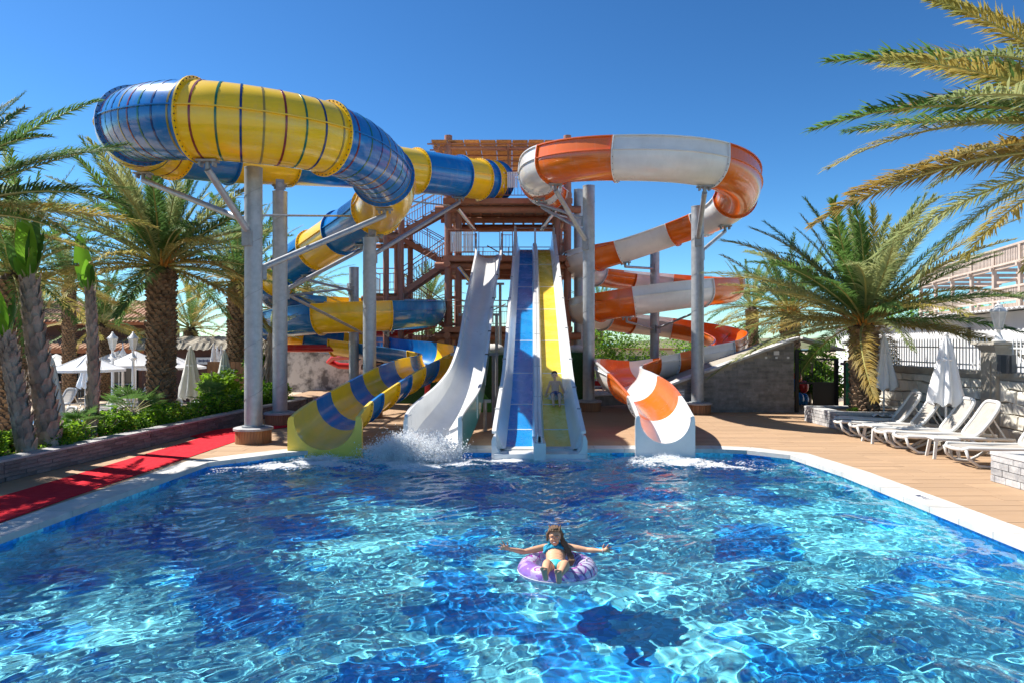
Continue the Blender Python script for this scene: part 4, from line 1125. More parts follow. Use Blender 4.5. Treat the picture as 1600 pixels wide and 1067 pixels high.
paddle_tree('thick fibrous trunk leaning left with upright banana-like leaves', [pz(80, 12.8, .2), pz(66, 12.8, 1.4), pz(52, 12.8, 2.6), pz(46, 12.8, 3.45)], .17, [(-.02, 1.25, 1.25, .2, 0), (.28, .85, 1.0, -.5, 1), (-.35, .62, .8, .9, 1), (.12, .6, .7, 1.3, 0), (.02, 1.15, 1.0, 1.2, 1), (-.15, .4, .6, .3, 0)], 3)
paddle_tree('slender fibrous trunk with one bright paddle leaf, middle of the bed', [pz(141, 14.3, .2), pz(147, 14.3, 1.5), pz(144, 14.3, 2.6), pz(140, 14.3, 3.35)], .105, [(-.28, 1.15, 1.15, .2, 0), (-.05, .62, .8, .8, 0), (.14, .5, .7, -.3, 1), (-.2, .35, .5, .5, 1)], 5)
paddle_tree('short leaning trunk with paddle leaves at the far left edge', [pz(44, 12.2, .2), pz(30, 12.2, 1.1), pz(16, 12.2, 1.9), pz(10, 12.2, 2.35)], .14, [(-.12, 1.0, 1.0, .2, 0), (.14, .75, .9, -.4, 1), (-.3, .5, .7, .8, 0), (.02, .5, .6, .2, 0)], 7)
# clump of dry hanging leaves by the second palm, right
t = thing('fan_palm', 'shaggy plant with long dry hanging leaves between the two left columns', 'palm', (cx(424, 24), 24, 0))
mb = MB(); rnd = random.Random(9); mb.tube([(0, 0, 0), (-.1, 0, 1.4), (0, 0, 2.6)], [.16, .13, .11], 10)
for k in range(60):
    a = rnd.uniform(0, 6.28); z = rnd.uniform(.8, 2.6); mb.bar((.12*cos(a), .12*sin(a), z), (.42*cos(a), .42*sin(a), z-rnd.uniform(.5, 1.1)), .05, .01)
mb.build('dry_skirt', M['btrunk'], t, world=False)
for k in range(14):
    a = k*2.4; inst(FR[list(FR)[0]], 'frond', t, (0, 0, 2.5), (0, -R(rnd.uniform(0, 70)), a), (.3, .3, .3))
# round leafy trees right, behind ramp wall and spirals
def leafy(px, D, z0, rx, rz, label, seed, nn=5200, mats=('shrubd', 'shrub')):
    me = leaf_cloud((rx, rx*.8, rz), nn, seed, .11, mats); t = thing('broadleaf_tree', label, 'tree', (cx(px, D), D, z0))
    inst(me, 'crown', t, (0, 0, .9)); mb = MB(); mb.tube([(0, 0, 0), (.05, 0, .8), (0, .1, 1.6)], [.12, .10, .06], 8)
    for k in range(4): mb.tube([(0, 0, 1.0), (.5*rx*cos(k*1.6), .4*rx*sin(k*1.6), 1.5+.2*k)], [.06, .03], 6)
    mb.build('trunk', M['btrunk'], t, world=False)
leafy(1185, 27, -.85, 1.2, 1.9, 'bright green rounded tree rising over the middle of the ramp wall', 41, 5600, ('shrub', 'shrubd'))
leafy(1262, 28, -.85, 1.3, 1.9, 'bushy green tree over the peak of the ramp wall', 42)
leafy(1262, 24.5, -.5, .9, .8, 'green bush seen inside the black gate', 43, 2600)
leafy(420, 26.5, -.2, .8, 1.0, 'dark bush behind the second left column', 44, 2400)
leafy(1010, 70, -.85, 4.5, 2.6, 'far round trees low behind the orange spiral', 45, 4500)
leafy(960, 84, -.85, 5, 2.6, 'far dark trees right of the tower base', 46, 4000)
leafy(640, 52, -.85, 3.2, 3.6, 'green tree behind the foot of the staircase', 47, 5000)
leafy(1420, 45, -.85, 5, 5.2, 'green trees beyond the timber terrace', 48, 6500)
leafy(1500, 47, -.85, 5, 5.2, 'tree tops showing under the terrace rail', 49, 6500)
leafy(335, 24.8, -.85, .8, 1.1, 'yellow-green bush in front of the wooden door panel', 50, 2000, ('shrub', 'shrub'))
leafy(958, 41, -.85, 2.2, 2.5, 'dark leafy tree low behind the left end of the orange spiral', 51, 4200)
leafy(1058, 42, -.85, 2.6, 2.6, 'dark leafy tree behind the right half of the orange spiral', 52, 4600)
leafy(1128, 43, -.85, 2.4, 3.0, 'leafy tree behind the right end of the orange spiral', 53, 4400)
leafy(722, 41, -.85, 2.0, 3.6, 'dark leafy tree seen through the tower legs', 54, 3800)
# far hills and sea
def hill(name, x0, x1, y, h, m, seed, dep=120):
    rs = np.random.RandomState(seed); ph = rs.uniform(0, 6, 8)
    def zf(X, Y):
        u = (X-x0)/(x1-x0); v = (Y-y)/dep; e = np.sin(pi*u)**.5*np.sin(pi*v)
        return -1.8+h*e*(.75+.12*np.sin(9*u+ph[0])+.08*np.sin(23*u+ph[1])+.05*np.sin(51*u+ph[2]+3*v))
    grid(name, x0, x1, y, y+dep, 120, 12, zf, m)
hill('hill', -520, -20, 420, 9, M['sand'], 1); hill('hill', 60, 620, 380, 14, M['sand'], 2)
grid('sea', -40, 300, 300, 2900, 2, 2, lambda X, Y: 0*X-1.7, M['sea'])

# ------------------------------------------------------------------ left planter wall
pw = thing('planter_wall', 'long low split-stone planter wall with a grey cap along the red carpet', 'planter', (-8.3, 11.2, 0))
sb = MB(); sb.box((0, 0, 0), (1, 1, 1)); brick_me = sb.mesh('stone_strip', M['slate'])
wl = [(5.5, -8.65), (11.2, -8.35), (15, -7.95), (19.2, -7.55), (23.6, -7.05)]
core = MB(); cap = MB(); rnd = random.Random(2); strips = []
for (y0, x0), (y1, x1) in zip(wl, wl[1:]):
    a, b = V(x0, y0, 0), V(x1, y1, 0); d = (b-a).normalized(); nrm = V(d.y, -d.x, 0); L = (b-a).length; ang = math.atan2(d.y, d.x)
    c = (a+b)/2-nrm*.13; core.box((c.x, c.y, .02), (L+.02, .24, .62), Matrix.Rotation(ang, 3, 'Z'))
    for j in range(int(L/.9)):
        t0, t1 = j/int(L/.9), (j+1)/int(L/.9); p = a.lerp(b, (t0+t1)/2)-nrm*.12
        mb = MB(); mb.box((p.x, p.y, .352), (L/int(L/.9)-.006, .34, .035), Matrix.Rotation(ang+rnd.uniform(-.003, .003), 3, 'Z')); mb.build('cap_stone', M['slatec'], pw)
    for row in range(5):
        s = -rnd.uniform(0, .3)
        while s < L:
            ln = rnd.uniform(.22, .42); q0, q1 = max(0, s), min(L, s+ln); s += ln
            if q1-q0 < .05: continue
            p = a+d*(q0+q1)/2; strips.append((p.y, p+nrm*rnd.uniform(0, .012), q1-q0-.006, row, ang))
strips.sort(key=lambda q: q[0] if q[0] > 8 else 99)
rest = MB()
for k, (yy, p, ln, row, ang) in enumerate(strips):
    z = .035+row*.067
    if k < 290: inst(brick_me, 'stone_strip', pw, (p.x+8.3, p.y-11.2, z), (0, 0, ang), (ln, .035, .061))
    else: rest.box((p.x, p.y, z), (ln, .035, .061), Matrix.Rotation(ang, 3, 'Z'))
rest.build('stone_strips', M['slate'], pw, kind='stuff'); core.build('wall_core', M['mortar'], pw)
mb = MB(); mb.box((-7.35, 23.7, .05), (.9, .24, .66), Matrix.Rotation(R(-25), 3, 'Z')); mb.build('end_return', M['slate'], pw)
# soil behind the wall
mb = MB(); vs = []; 
for y, x in wl: vs += [(x-.2, y, .24), (x-1.9, y, .16), (x-2.3, y, -.9)]
for i in range(len(wl)-1):
    for k in range(2): mb.f.append((i*3+k, (i+1)*3+k, (i+1)*3+k+1, i*3+k+1)); mb.m.append(0)
mb.v = vs; o = mb.build('planter_soil', M['soil']); o['kind'] = 'structure'

# red carpets
def carpet(pts, wd, z, label):
    mb = MB(); vs = []; n = 30
    tot = [V(*p, 0) for p in pts]
    pp = []
    for i in range(n+1):
        f = i/n*(len(tot)-1); k = min(int(f), len(tot)-2); pp.append(tot[k].lerp(tot[k+1], f-k))
    for i, p in enumerate(pp):
        t = (pp[min(i+1, n)]-pp[max(i-1, 0)]).normalized(); s = V(t.y, -t.x, 0)*wd/2; h = z+.004*random.random()
        vs += [p+s+V(0,0,h), p-s+V(0,0,h), p-s+V(0,0,z-.006), p+s+V(0,0,z-.006)]
    fs = []
    for i in range(n):
        for k in range(4): fs.append((i*4+k, i*4+(k+1) % 4, (i+1)*4+(k+1) % 4, (i+1)*4+k))
    fs += [(3,2,1,0), (n*4, n*4+1, n*4+2, n*4+3)]
    mb.add(vs, fs); o = mb.build('carpet', M['carpet']); tag(o, label, 'carpet', None); return o
carpet([(-6.98, 3), (-7.05, 10), (-6.95, 14), (-6.85, 18.3)], 1.08, .010, 'long red carpet runner laid beside the left edge of the pool')
carpet([(-7.9, 16.6), (-6.4, 18.6), (-5.2, 19.9)], 1.0, .022, 'shorter red carpet laid across behind the nearest left column')

# ------------------------------------------------------------------ right side: stone wall, fence, pillars
RW = 11.25
sw = thing('stone_wall', 'cream stone wall with a concrete coping behind the white loungers', 'wall', (RW, 8, 0))
mb = MB(); mb.box((RW+.17, 15.3, .37), (.30, 15.2, 2.3)); mb.build('wall_core', M['wallmort'], sw)
rnd = random.Random(6); rowsz = [0, .30, .62, .90, 1.20, 1.42]; cols = np.arange(8.0, 22.6, .46)
J = {(i, j): (rnd.uniform(-.13, .13), rnd.uniform(-.05, .05) if 0 < j < 5 else 0) for i in range(len(cols)+2) for j in range(7)}
for i in range(len(cols)-1):
    for j in range(5):
        off = .2 if j % 2 else 0
        c = [(cols[i]+off+J[i, j][0], rowsz[j]+J[i, j][1]), (cols[i+1]+off+J[i+1, j][0], rowsz[j]+J[i+1, j][1]), (cols[i+1]+off+.06+J[i+1, j+1][0]*.6, rowsz[j+1]+J[i+1, j+1][1]), (cols[i]+off+.06+J[i, j+1][0]*.6, rowsz[j+1]+J[i, j+1][1])]
        my = sum(q[0] for q in c)/4; mz = sum(q[1] for q in c)/4
        o_ = [(my+(q[0]-my)*.93, mz+(q[1]-mz)*.91) for q in c]; n_ = [(my+(q[0]-my)*.84, mz+(q[1]-mz)*.80) for q in c]; dp = rnd.uniform(.03, .055)
        vs = [(RW+.022, *q) for q in o_]+[(RW+.01-dp*.6, *q) for q in o_]+[(RW-dp, *q) for q in n_]
        mb = MB(); mb.add(vs, [(4,5,1,0), (5,6,2,1), (6,7,3,2), (7,4,0,3), (8,9,5,4), (9,10,6,5), (10,11,7,6), (11,8,4,7), (11,10,9,8)]); mb.build('stone', M['stonew'], sw)
for k in range(8):
    y = 8+k*1.9; mb = MB(); mb.box((RW+.16, y+.95, 1.555), (.52, 1.885, .09)); mb.build('coping_block', M['concrete'], sw)
mb = MB(); mb.box((RW+.16, 15.4, 1.47), (.40, 15, .08)); mb.build('coping_bed', M['concrete'], sw)
# fence on the wall
fe = thing('picket_fence', 'white metal picket fence standing on the coping of the cream stone wall', 'fence', (RW+.16, 8, 1.6))
for z in (.13, .55):
    mb = MB(); mb.box((RW+.16, 15.4, 1.6+z), (.03, 15.2, .035)); mb.build('rail', M['wmetal'], fe)
pk = MB(); pk.box((0, 0, .37), (.018, .026, .72)); pk.add([(-.009, -.013, .73), (.009, -.013, .73), (.009, .013, .73), (-.009, .013, .73), (0, 0, .80)], [(0,1,4), (1,2,4), (2,3,4), (3,0,4)])
pk_me = pk.mesh('picket', M['wmetal'])
for k in range(122):
    if abs(.05+k*.123+8-15.95) < .35: continue
    inst(pk_me, 'picket', fe, (0, .05+k*.123, 0))
def pillar(y, label, x=RW+.12, ht=2.1):
    t = thing('wall_pillar', label, 'pillar', (x, y, 0)); mb = MB(); mb.box((x, y, ht/2), (.50, .50, ht)); mb.build('shaft', M['concrete'], t)
    mb = MB()
    for z, w_ in ((ht, .56), (ht+.06, .66), (ht+.13, .78)): mb.box((x, y, z+.03), (w_, w_, .06))
    mb.build('capital', M['concrete'], t); mb = MB(); mb.box((x-.27, y, ht/2-.1), (.04, .22, ht-.3)); mb.build('pilaster_strip', M['concrete'], t)
pillar(15.95, 'concrete pillar with a stepped cap rising through the picket fence, lamp on top')
pillar(22.3, 'concrete pillar at the far end of the stone wall beside the green mesh gate')
def lantern(loc, s, label, arm=0, group=None):
    t = thing('lamp', label, 'lamp', loc, 0, group); x, y, z = 0, 0, 0
    mb = MB(); mb.lathe([(.15, 0), (.17, .03), (.10, .07), (.075, .16), (.05, .20), (.045, .30), (.07, .33), (.035, .37)], n=12); mb.build('stem', M['wmetal'], t, world=False, smooth=True, ang=50)
    mb = MB()
    for k in range(6):
        a0, a1 = k*pi/3, (k+1)*pi/3; mb.tube([(.09*cos(a0), .09*sin(a0), .37), (.19*cos(a0), .19*sin(a0), .78)], .014, 5)
        mb.bar((.19*cos(a0), .19*sin(a0), .78), (.19*cos(a1), .19*sin(a1), .78), .03, .03); mb.bar((.09*cos(a0), .09*sin(a0), .38), (.09*cos(a1), .09*sin(a1), .38), .025, .025)
        mb.box((.20*cos(a0), .20*sin(a0), .83), (.02, .02, .07))
    mb.build('cage', M['wmetal'], t, world=False)
    mb = MB(); mb.lathe([(.08, .38), (.175, .77)], n=6); mb.build('glass', M['lampglass'], t, world=False)
    mb = MB(); mb.lathe([(.21, .80), (.19, .84), (.10, .92), (.08, .97), (.035, 1.0), (.045, 1.04), (.0, 1.09)], n=12); mb.build('roof', M['wmetal'], t, world=False, smooth=True, ang=50)
    t.scale = (s, s, s); return t
M['lampglass'] = mat('frosted_lamp_glass', (.55, .57, .58), .25, c2=(.62, .64, .64), sc_=4)
lantern((RW+.12, 15.95, 2.29), .88, 'white lantern on the concrete pillar above the loungers')
lantern((RW+.12, 22.3, 2.29), .8, 'small white lantern on the far pillar, half behind the palm fronds')
t = thing('loudspeaker', 'dark grey wall loudspeaker on the coping in front of the concrete pillar', 'loudspeaker', (RW-.13, 15.35, 1.62))
mb = MB(); mb.box((RW-.13, 15.35, 1.80), (.26, .26, .42), Matrix.Rotation(R(25), 3, 'Z')); mb.build('cabinet', M['spk'] if 'spk' in M else M['dark'], t)
mb = MB(); mb.box((RW-.21, 15.24, 1.80), (.20, .02, .38), Matrix.Rotation(R(-50), 3, 'Z')); mb.build('grille', M['black'], t)
mb = MB(); mb.tube([(RW-.1, 15.5, 1.75), (RW, 15.7, 1.6), (RW+.05, 15.8, 1.65)], .012, 5); mb.build('cable', M['wmetal'], t)

# ramp wall
rw = thing('ramp_wall', 'dark grey stone-clad wall with a sloping pale cap right of the orange slide', 'wall', (7, 22.3, 0))
xa, xb, yw = 4.95, 9.2, 22.3
def capz(x): return .78+(x-xa)/(xb-xa)*(2.32-.78)
mb = MB(); mb.add([(xa, yw, -.05), (xb, yw, -.05), (xb, yw, capz(xb)), (xa, yw, capz(xa)), (xa, yw+2.4, -.05), (xb, yw+2.4, -.05), (xb, yw+2.4, capz(xb)), (xa, yw+2.4, capz(xa))],
 [(0,1,2,3), (5,4,7,6), (1,5,6,2), (4,0,3,7), (3,2,6,7)]); mb.build('wall_core', M['wallmort'], rw)
rnd = random.Random(12); rest = MB(); cnt = 0
for j in range(24):
    z0 = j*.098; x = xa-rnd.uniform(0, .4)
    while x < xb:
        ln = rnd.uniform(.3, .7); a, b = max(x, xa), min(x+ln, xb); x += ln
        if b-a < .06 or z0+.09 > capz(a): continue
        mb = MB() if cnt < 220 else rest; cnt += 1
        mb.box(((a+b)/2, yw-.012-rnd.uniform(0, .012), z0+.047), (b-a-.006, .03, .091))
        if mb is not rest: mb.build('stone_strip', M['greystrip'], rw)
if rest.v: rest.build('stone_strips', M['greystrip'], rw, kind='stuff')
for i in range(8):
    a = xa-.3+(xb-xa+.45)*i/8; b = xa-.3+(xb-xa+.45)*(i+1)/8-.01
    mb = MB(); mb.bar((a, yw+.1, capz(a)+.05), (b, yw+.1, capz(b)+.05), .55, .07); mb.build('cap_slab', M['marble'], rw)
mb = MB(); mb.bar((xb+.16, yw+.1, capz(xb+.16)+.04), (xb+1.75, yw+.5, 2.02), .55, .07); mb.build('cap_slab', M['marble'], rw)
for x in (8.28, 8.62, 9.0)[:3]:
    mb = MB(); mb.box((x, yw-.05, 1.78), (.07, .03, .07)); mb.build('wall_light', M['wmetal'], rw)
mb = MB(); mb.box((8.62, yw-.05, 1.93), (.17, .03, .13)); mb.build('wall_plate', M['wmetal'], rw)
mb = MB()
for k in range(7): mb.box((5.35, yw-.06, .18+k*.085), (.50, .03, .045))
mb.build('vent_grille', M['wmetal'], rw, kind='stuff'); mb = MB(); mb.box((5.35, yw-.045, .43), (.56, .02, .66)); mb.build('vent_frame', M['dgalv'], rw)
# low kerb wall in front left of the ramp
t = thing('low_wall', 'low grey sloping kerb wall at the foot of the ramp, behind the orange slide end', 'wall', (3.4, 24.2, 0))
mb = MB(); mb.bar((2.9, 24.4, .17), (4.95, 23.2, .40), .30, .34); mb.build('body', M['greystrip'], t); mb = MB(); mb.bar((2.85, 24.4, .37), (4.95, 23.2, .62), .40, .05); mb.build('cap', M['marble'], t)
# gate
gt = thing('gate', 'black metal frame gate standing open between the ramp wall and green mesh panel', 'gate', (9.35, 22.3, 0))
for x, h_ in ((9.32, 2.05), (10.62, 1.75)):
    mb = MB(); mb.box((x, 22.35, h_/2), (.10, .10, h_)); mb.build('post', M['black'], gt)
for z in (1.72, .95, 2.0): mb = MB(); mb.box((9.97, 22.36, z), (1.22, .05, .06)); mb.build('rail', M['black'], gt)
for k in range(12): mb = MB(); mb.box((9.45+k*.1, 22.36, 1.34), (.014, .014, .74)); mb.build('bar', M['black'], gt)
mb = MB(); mb.box((10.2, 22.34, .48), (.72, .03, .90)); mb.build('kick_panel', M['black'], gt)
gm = thing('mesh_gate', 'black framed gate panel filled with green patterned mesh', 'gate', (10.7, 22.2, 0))
for x in (10.72, 11.42): mb = MB(); mb.box((x, 22.0, .85), (.05, .05, 1.7)); mb.build('frame_post', M['black'], gm)
for z in (.10, 1.68): mb = MB(); mb.box((11.07, 22.0, z), (.66, .05, .05)); mb.build('frame_rail', M['black'], gm)
mb = MB(); mb.box((11.07, 22.0, .89), (.65, .012, 1.52)); mb.build('mesh_panel', M['meshgreen'], gm)
mb = MB()
for i in range(5):
    for j in range(11):
        c = (10.84+i*.13+(.065 if j % 2 else 0), 21.985, .2+j*.14); pts = [(c[0]+.055*cos(k*pi/3), c[1], c[2]+.055*sin(k*pi/3)) for k in range(6)]
        mb.tube(pts, .006, 4, closed=True)
mb.build('mesh_pattern', M['hedgegreen'], gm, kind='stuff')
# toys seen through the gate
t = thing('toy_pile', 'red and blue pool toys piled behind the black gate', 'toys', (9.9, 23.4, 0))
for k, (x, z, m) in enumerate(((9.85, .35, 'blue'), (10.05, .75, 'red_gel'), (9.75, .8, 'blue'), (10.15, .3, 'blue'), (9.95, 1.05, 'orange'))):
    mb = MB(); mb.ell((x, 23.4+.1*k, z), (.16, .14, .22)); mb.build('toy', M[m], t, smooth=True)
# marble planter round the palm
def stone_planter(name, label, x0, x1, y0, y1, h, m='marble', ms='greystone'):
    t = thing(name, label, 'planter', (x0, y0, 0)); rnd = random.Random(3)
    mb = MB(); mb.box(((x0+x1)/2, (y0+y1)/2, h/2-.02), (x1-x0-.06, y1-y0-.06, h-.04)); mb.build('core', M['wallmort'], t)
    nr = max(2, round(h/.10))
    for j in range(nr):
        for (fx0, fy0, fx1, fy1) in ((x0, y0, x1, y0), (x0, y1, x0, y0)):
            L = sqrt((fx1-fx0)**2+(fy1-fy0)**2); s = -rnd.uniform(0, .2)
            while s < L:
                ln = rnd.uniform(.16, .34); a, b = max(0, s), min(L, s+ln); s += ln
                if b-a < .05: continue
                u = (a+b)/2/L; mb = MB(); px_, py_ = fx0+(fx1-fx0)*u, fy0+(fy1-fy0)*u
                d = (b-a-.008, .05+rnd.uniform(0, .02), h/nr-.012) if fy0 == fy1 else (.05+rnd.uniform(0, .02), b-a-.008, h/nr-.012)
                mb.box((px_, py_, (j+.5)*h/nr), d); mb.build('stone', M[ms], t)
    w_ = .30
    for (a, b, c, d) in ((x0-.04, x1+.04, y0-.04, y0+w_), (x0-.04, x0+w_, y0+w_+.004, y1), (x1-w_, x1+.04, y0+w_+.004, y1), (x0+w_+.004, x1-w_-.004, y1-w_, y1)):
        mb = MB(); mb.box(((a+b)/2, (c+d)/2, h+.02), (b-a, d-c, .05)); mb.build('top_slab', M[m], t)
    mb = MB(); mb.box(((x0+x1)/2, (y0+y1)/2, h-.02), (x1-x0-2*w_, y1-y0-2*w_, .03)); mb.build('soil', M['soil'], t)
    return t
M['greystone'] = mat('grey_white_split_stone', (.28, .28, .29), .75, c2=(.50, .49, .48), sc_=8, det=9, rnd=.14, bump=.5, bs=20)
stone_planter('palm_planter', 'grey marble planter box round the broad palm trunk', 8.55, 11.1, 17.9, 19.9, .40)
stone_planter('stone_planter', 'grey split-stone planter with a pale top at the right edge near the pool', 7.95, 10.6, 9.4, 11.3, .45)
t = bush(9.15, 18.35, .38, .28, 0, 'tuft of green grass in the marble planter left of the palm trunk', None)
t = thing('bin', 'black plastic bin beside the palm trunk behind the first folded umbrella', 'bin', (10.5, 20.2, 0)); mb = MB(); mb.lathe([(.20, 0), (.24, .75), (.26, .75), (.26, .80), (.22, .80)], (10.5, 20.2, 0), 16); mb.build('body', M['black'], t, smooth=True, ang=40)

# white building with timber terrace on top
def along(X0, D): return X0+.27*D
wb = thing('white_building', 'long white building with a corrugated roof edge and timber terrace on top', 'building', (18, 25, -.85))
bx0, ya, yb_ = 10.6, 19.0, 52.0
def quad_prism(name, m, pts, z0, z1, root):
    n = len(pts); vs = [(x, y, z0) for x, y in pts]+[(x, y, z1) for x, y in pts]; mb = MB()
    mb.add(vs, [tuple(range(n-1, -1, -1)), tuple(range(n, 2*n))]+[(i, (i+1) % n, n+(i+1) % n, n+i) for i in range(n)]); return mb.build(name, m, root)
quad_prism('wall', M['wwall'], [(along(bx0, ya), ya), (along(bx0, ya)+14, ya-3.7), (along(bx0, yb_)+14, yb_-3.7), (along(bx0, yb_), yb_)], -.85, 3.30, wb)
# corrugated roof edge
mb = MB(); vs = []; n = 400
for i in range(n+1):
    D = ya-1+(yb_-ya+2)*i/n; z = 3.36+.035*sin(i*1.57); x = along(bx0, D)-.55; vs += [(x, D, z), (x+2.6, D-.6, z+.10)]
for i in range(n): mb.f.append((2*i, 2*i+1, 2*i+3, 2*i+2)); mb.m.append(0)
mb.v = vs; o = mb.build('roof_sheet', M['wmetal'], wb)
mb = MB(); D = 24; 
for D in (27.5, 33.5, 40):
    x = along(bx0, D)-.03; mb = MB(); mb.box((x, D, .95), (.08, .9, .55), Matrix.Rotation(R(-15), 3, 'Z')); f = mb.build('window', M['wmetal'], wb); mb = MB(); mb.box((x-.03, D, .95), (.06, .78, .44), Matrix.Rotation(R(-15), 3, 'Z')); mb.build('pane', M['glass'], f)
t = thing('wall_lamp', 'small dark floodlight fixed high on the white building wall', 'lamp', (along(bx0, 26.5)-.1, 26.5, 2.6)); mb = MB(); x = along(bx0, 26.5)-.12
mb.box((x, 26.5, 2.62), (.12, .34, .42)); mb.build('housing', M['dark'], t); mb = MB(); mb.box((x-.07, 26.5, 2.60), (.03, .26, .34)); mb.build('lens', M['lampglass'], t)
# terrace
tr = thing('timber_terrace', 'pinkish timber roof terrace with slatted railings on top of the white building', 'terrace', (19, 26, 3.4))
tx = 12.6; y0t, y1t = 21.5, 38.5
nb = 118; sl1 = MB(); sl1.box((0, 0, 0), (.03, .085, .66)); slat1 = sl1.mesh('slat', M['pergola']); sl2 = MB(); sl2.box((0, 0, 0), (.03, .07, .50)); slat2 = sl2.mesh('slat', M['pergola'])
for k in range(nb):
    D = y0t+(y1t-y0t)*k/nb
    inst(slat1, 'slat', tr, (along(tx, D)-19, D-26, 5.78-3.4), (0, 0, R(-15)))
    inst(slat2, 'slat', tr, (along(tx, D)-.02-19, D-26, 4.20-3.4), (0, 0, R(-15)))
def tbar(z, w_, h_, dx=0, nm='rail'):
    mb = MB(); mb.bar((along(tx, y0t)+dx, y0t, z), (along(tx, y1t)+dx, y1t, z), w_, h_); mb.build(nm, M['pergola'], tr)
for z in (6.12, 5.44, 4.48, 3.95): tbar(z, .09, .08, -.04)
tbar(5.36, .14, .16, .06, 'beam'); tbar(5.36, .14, .16, 3.2, 'beam')
for k in range(8):
    D = y0t+.3+(y1t-y0t-.6)*k/7
    for dx in (-.02, 3.2): mb = MB(); mb.box((along(tx, D)+dx, D, 4.6), (.13, .13, 2.2 if dx > 1 else 3.1)); mb.build('post', M['pergola'], tr)
    mb = MB(); mb.box((along(tx, D)+1.6, D, 5.30), (3.6, .10, .14)); mb.build('joist', M['pergola'], tr)
mb = MB(); mb.add([(along(tx, y0t)+.25, y0t, 3.85), (along(tx, y0t)+5, y0t, 3.85), (along(tx, y1t)+5, y1t, 3.85), (along(tx, y1t)+.25, y1t, 3.85), (along(tx, y0t)+.25, y0t, 3.7), (along(tx, y0t)+5, y0t, 3.7), (along(tx, y1t)+5, y1t, 3.7), (along(tx, y1t)+.25, y1t, 3.7)],
  [(0,1,2,3), (7,6,5,4), (0,4,5,1), (1,5,6,2), (2,6,7,3), (3,7,4,0)]); mb.build('floor', M['pergola'], tr)
# parked car behind the fence
cr = thing('parked_car', 'white car parked behind the picket fence, mostly its dark windows showing', 'car', (13.6, 22.5, -.2))
mb = MB(); prof_ = [(-2.2, .3), (-2.25, .75), (-1.5, .95), (-.9, 1.42), (1.2, 1.46), (1.95, 1.0), (2.2, .85), (2.2, .3)]
vs = [(13.6+sx, 22.5+a, -.2+b) for sx in (-.85, .85) for a, b in prof_]; n = 8
mb.add(vs, [tuple(range(n-1, -1, -1)), tuple(range(n, 2*n))]+[(i, (i+1) % n, n+(i+1) % n, n+i) for i in range(n)]); mb.build('body', M['wmetal'], cr)
for a, b in ((-1.25, -.45), (-.35, .45), (.55, 1.5)):
    mb = MB(); mb.box((12.74, 22.5+(a+b)/2, 1.0), (.02, b-a, .34)); mb.build('window', M['glass'], cr)
for a in (-1.4, 1.4): mb = MB(); mb.tube([(12.72, 22.5+a, .12), (12.95, 22.5+a, .12)], .33, 18); mb.build('wheel', M['black'], cr)

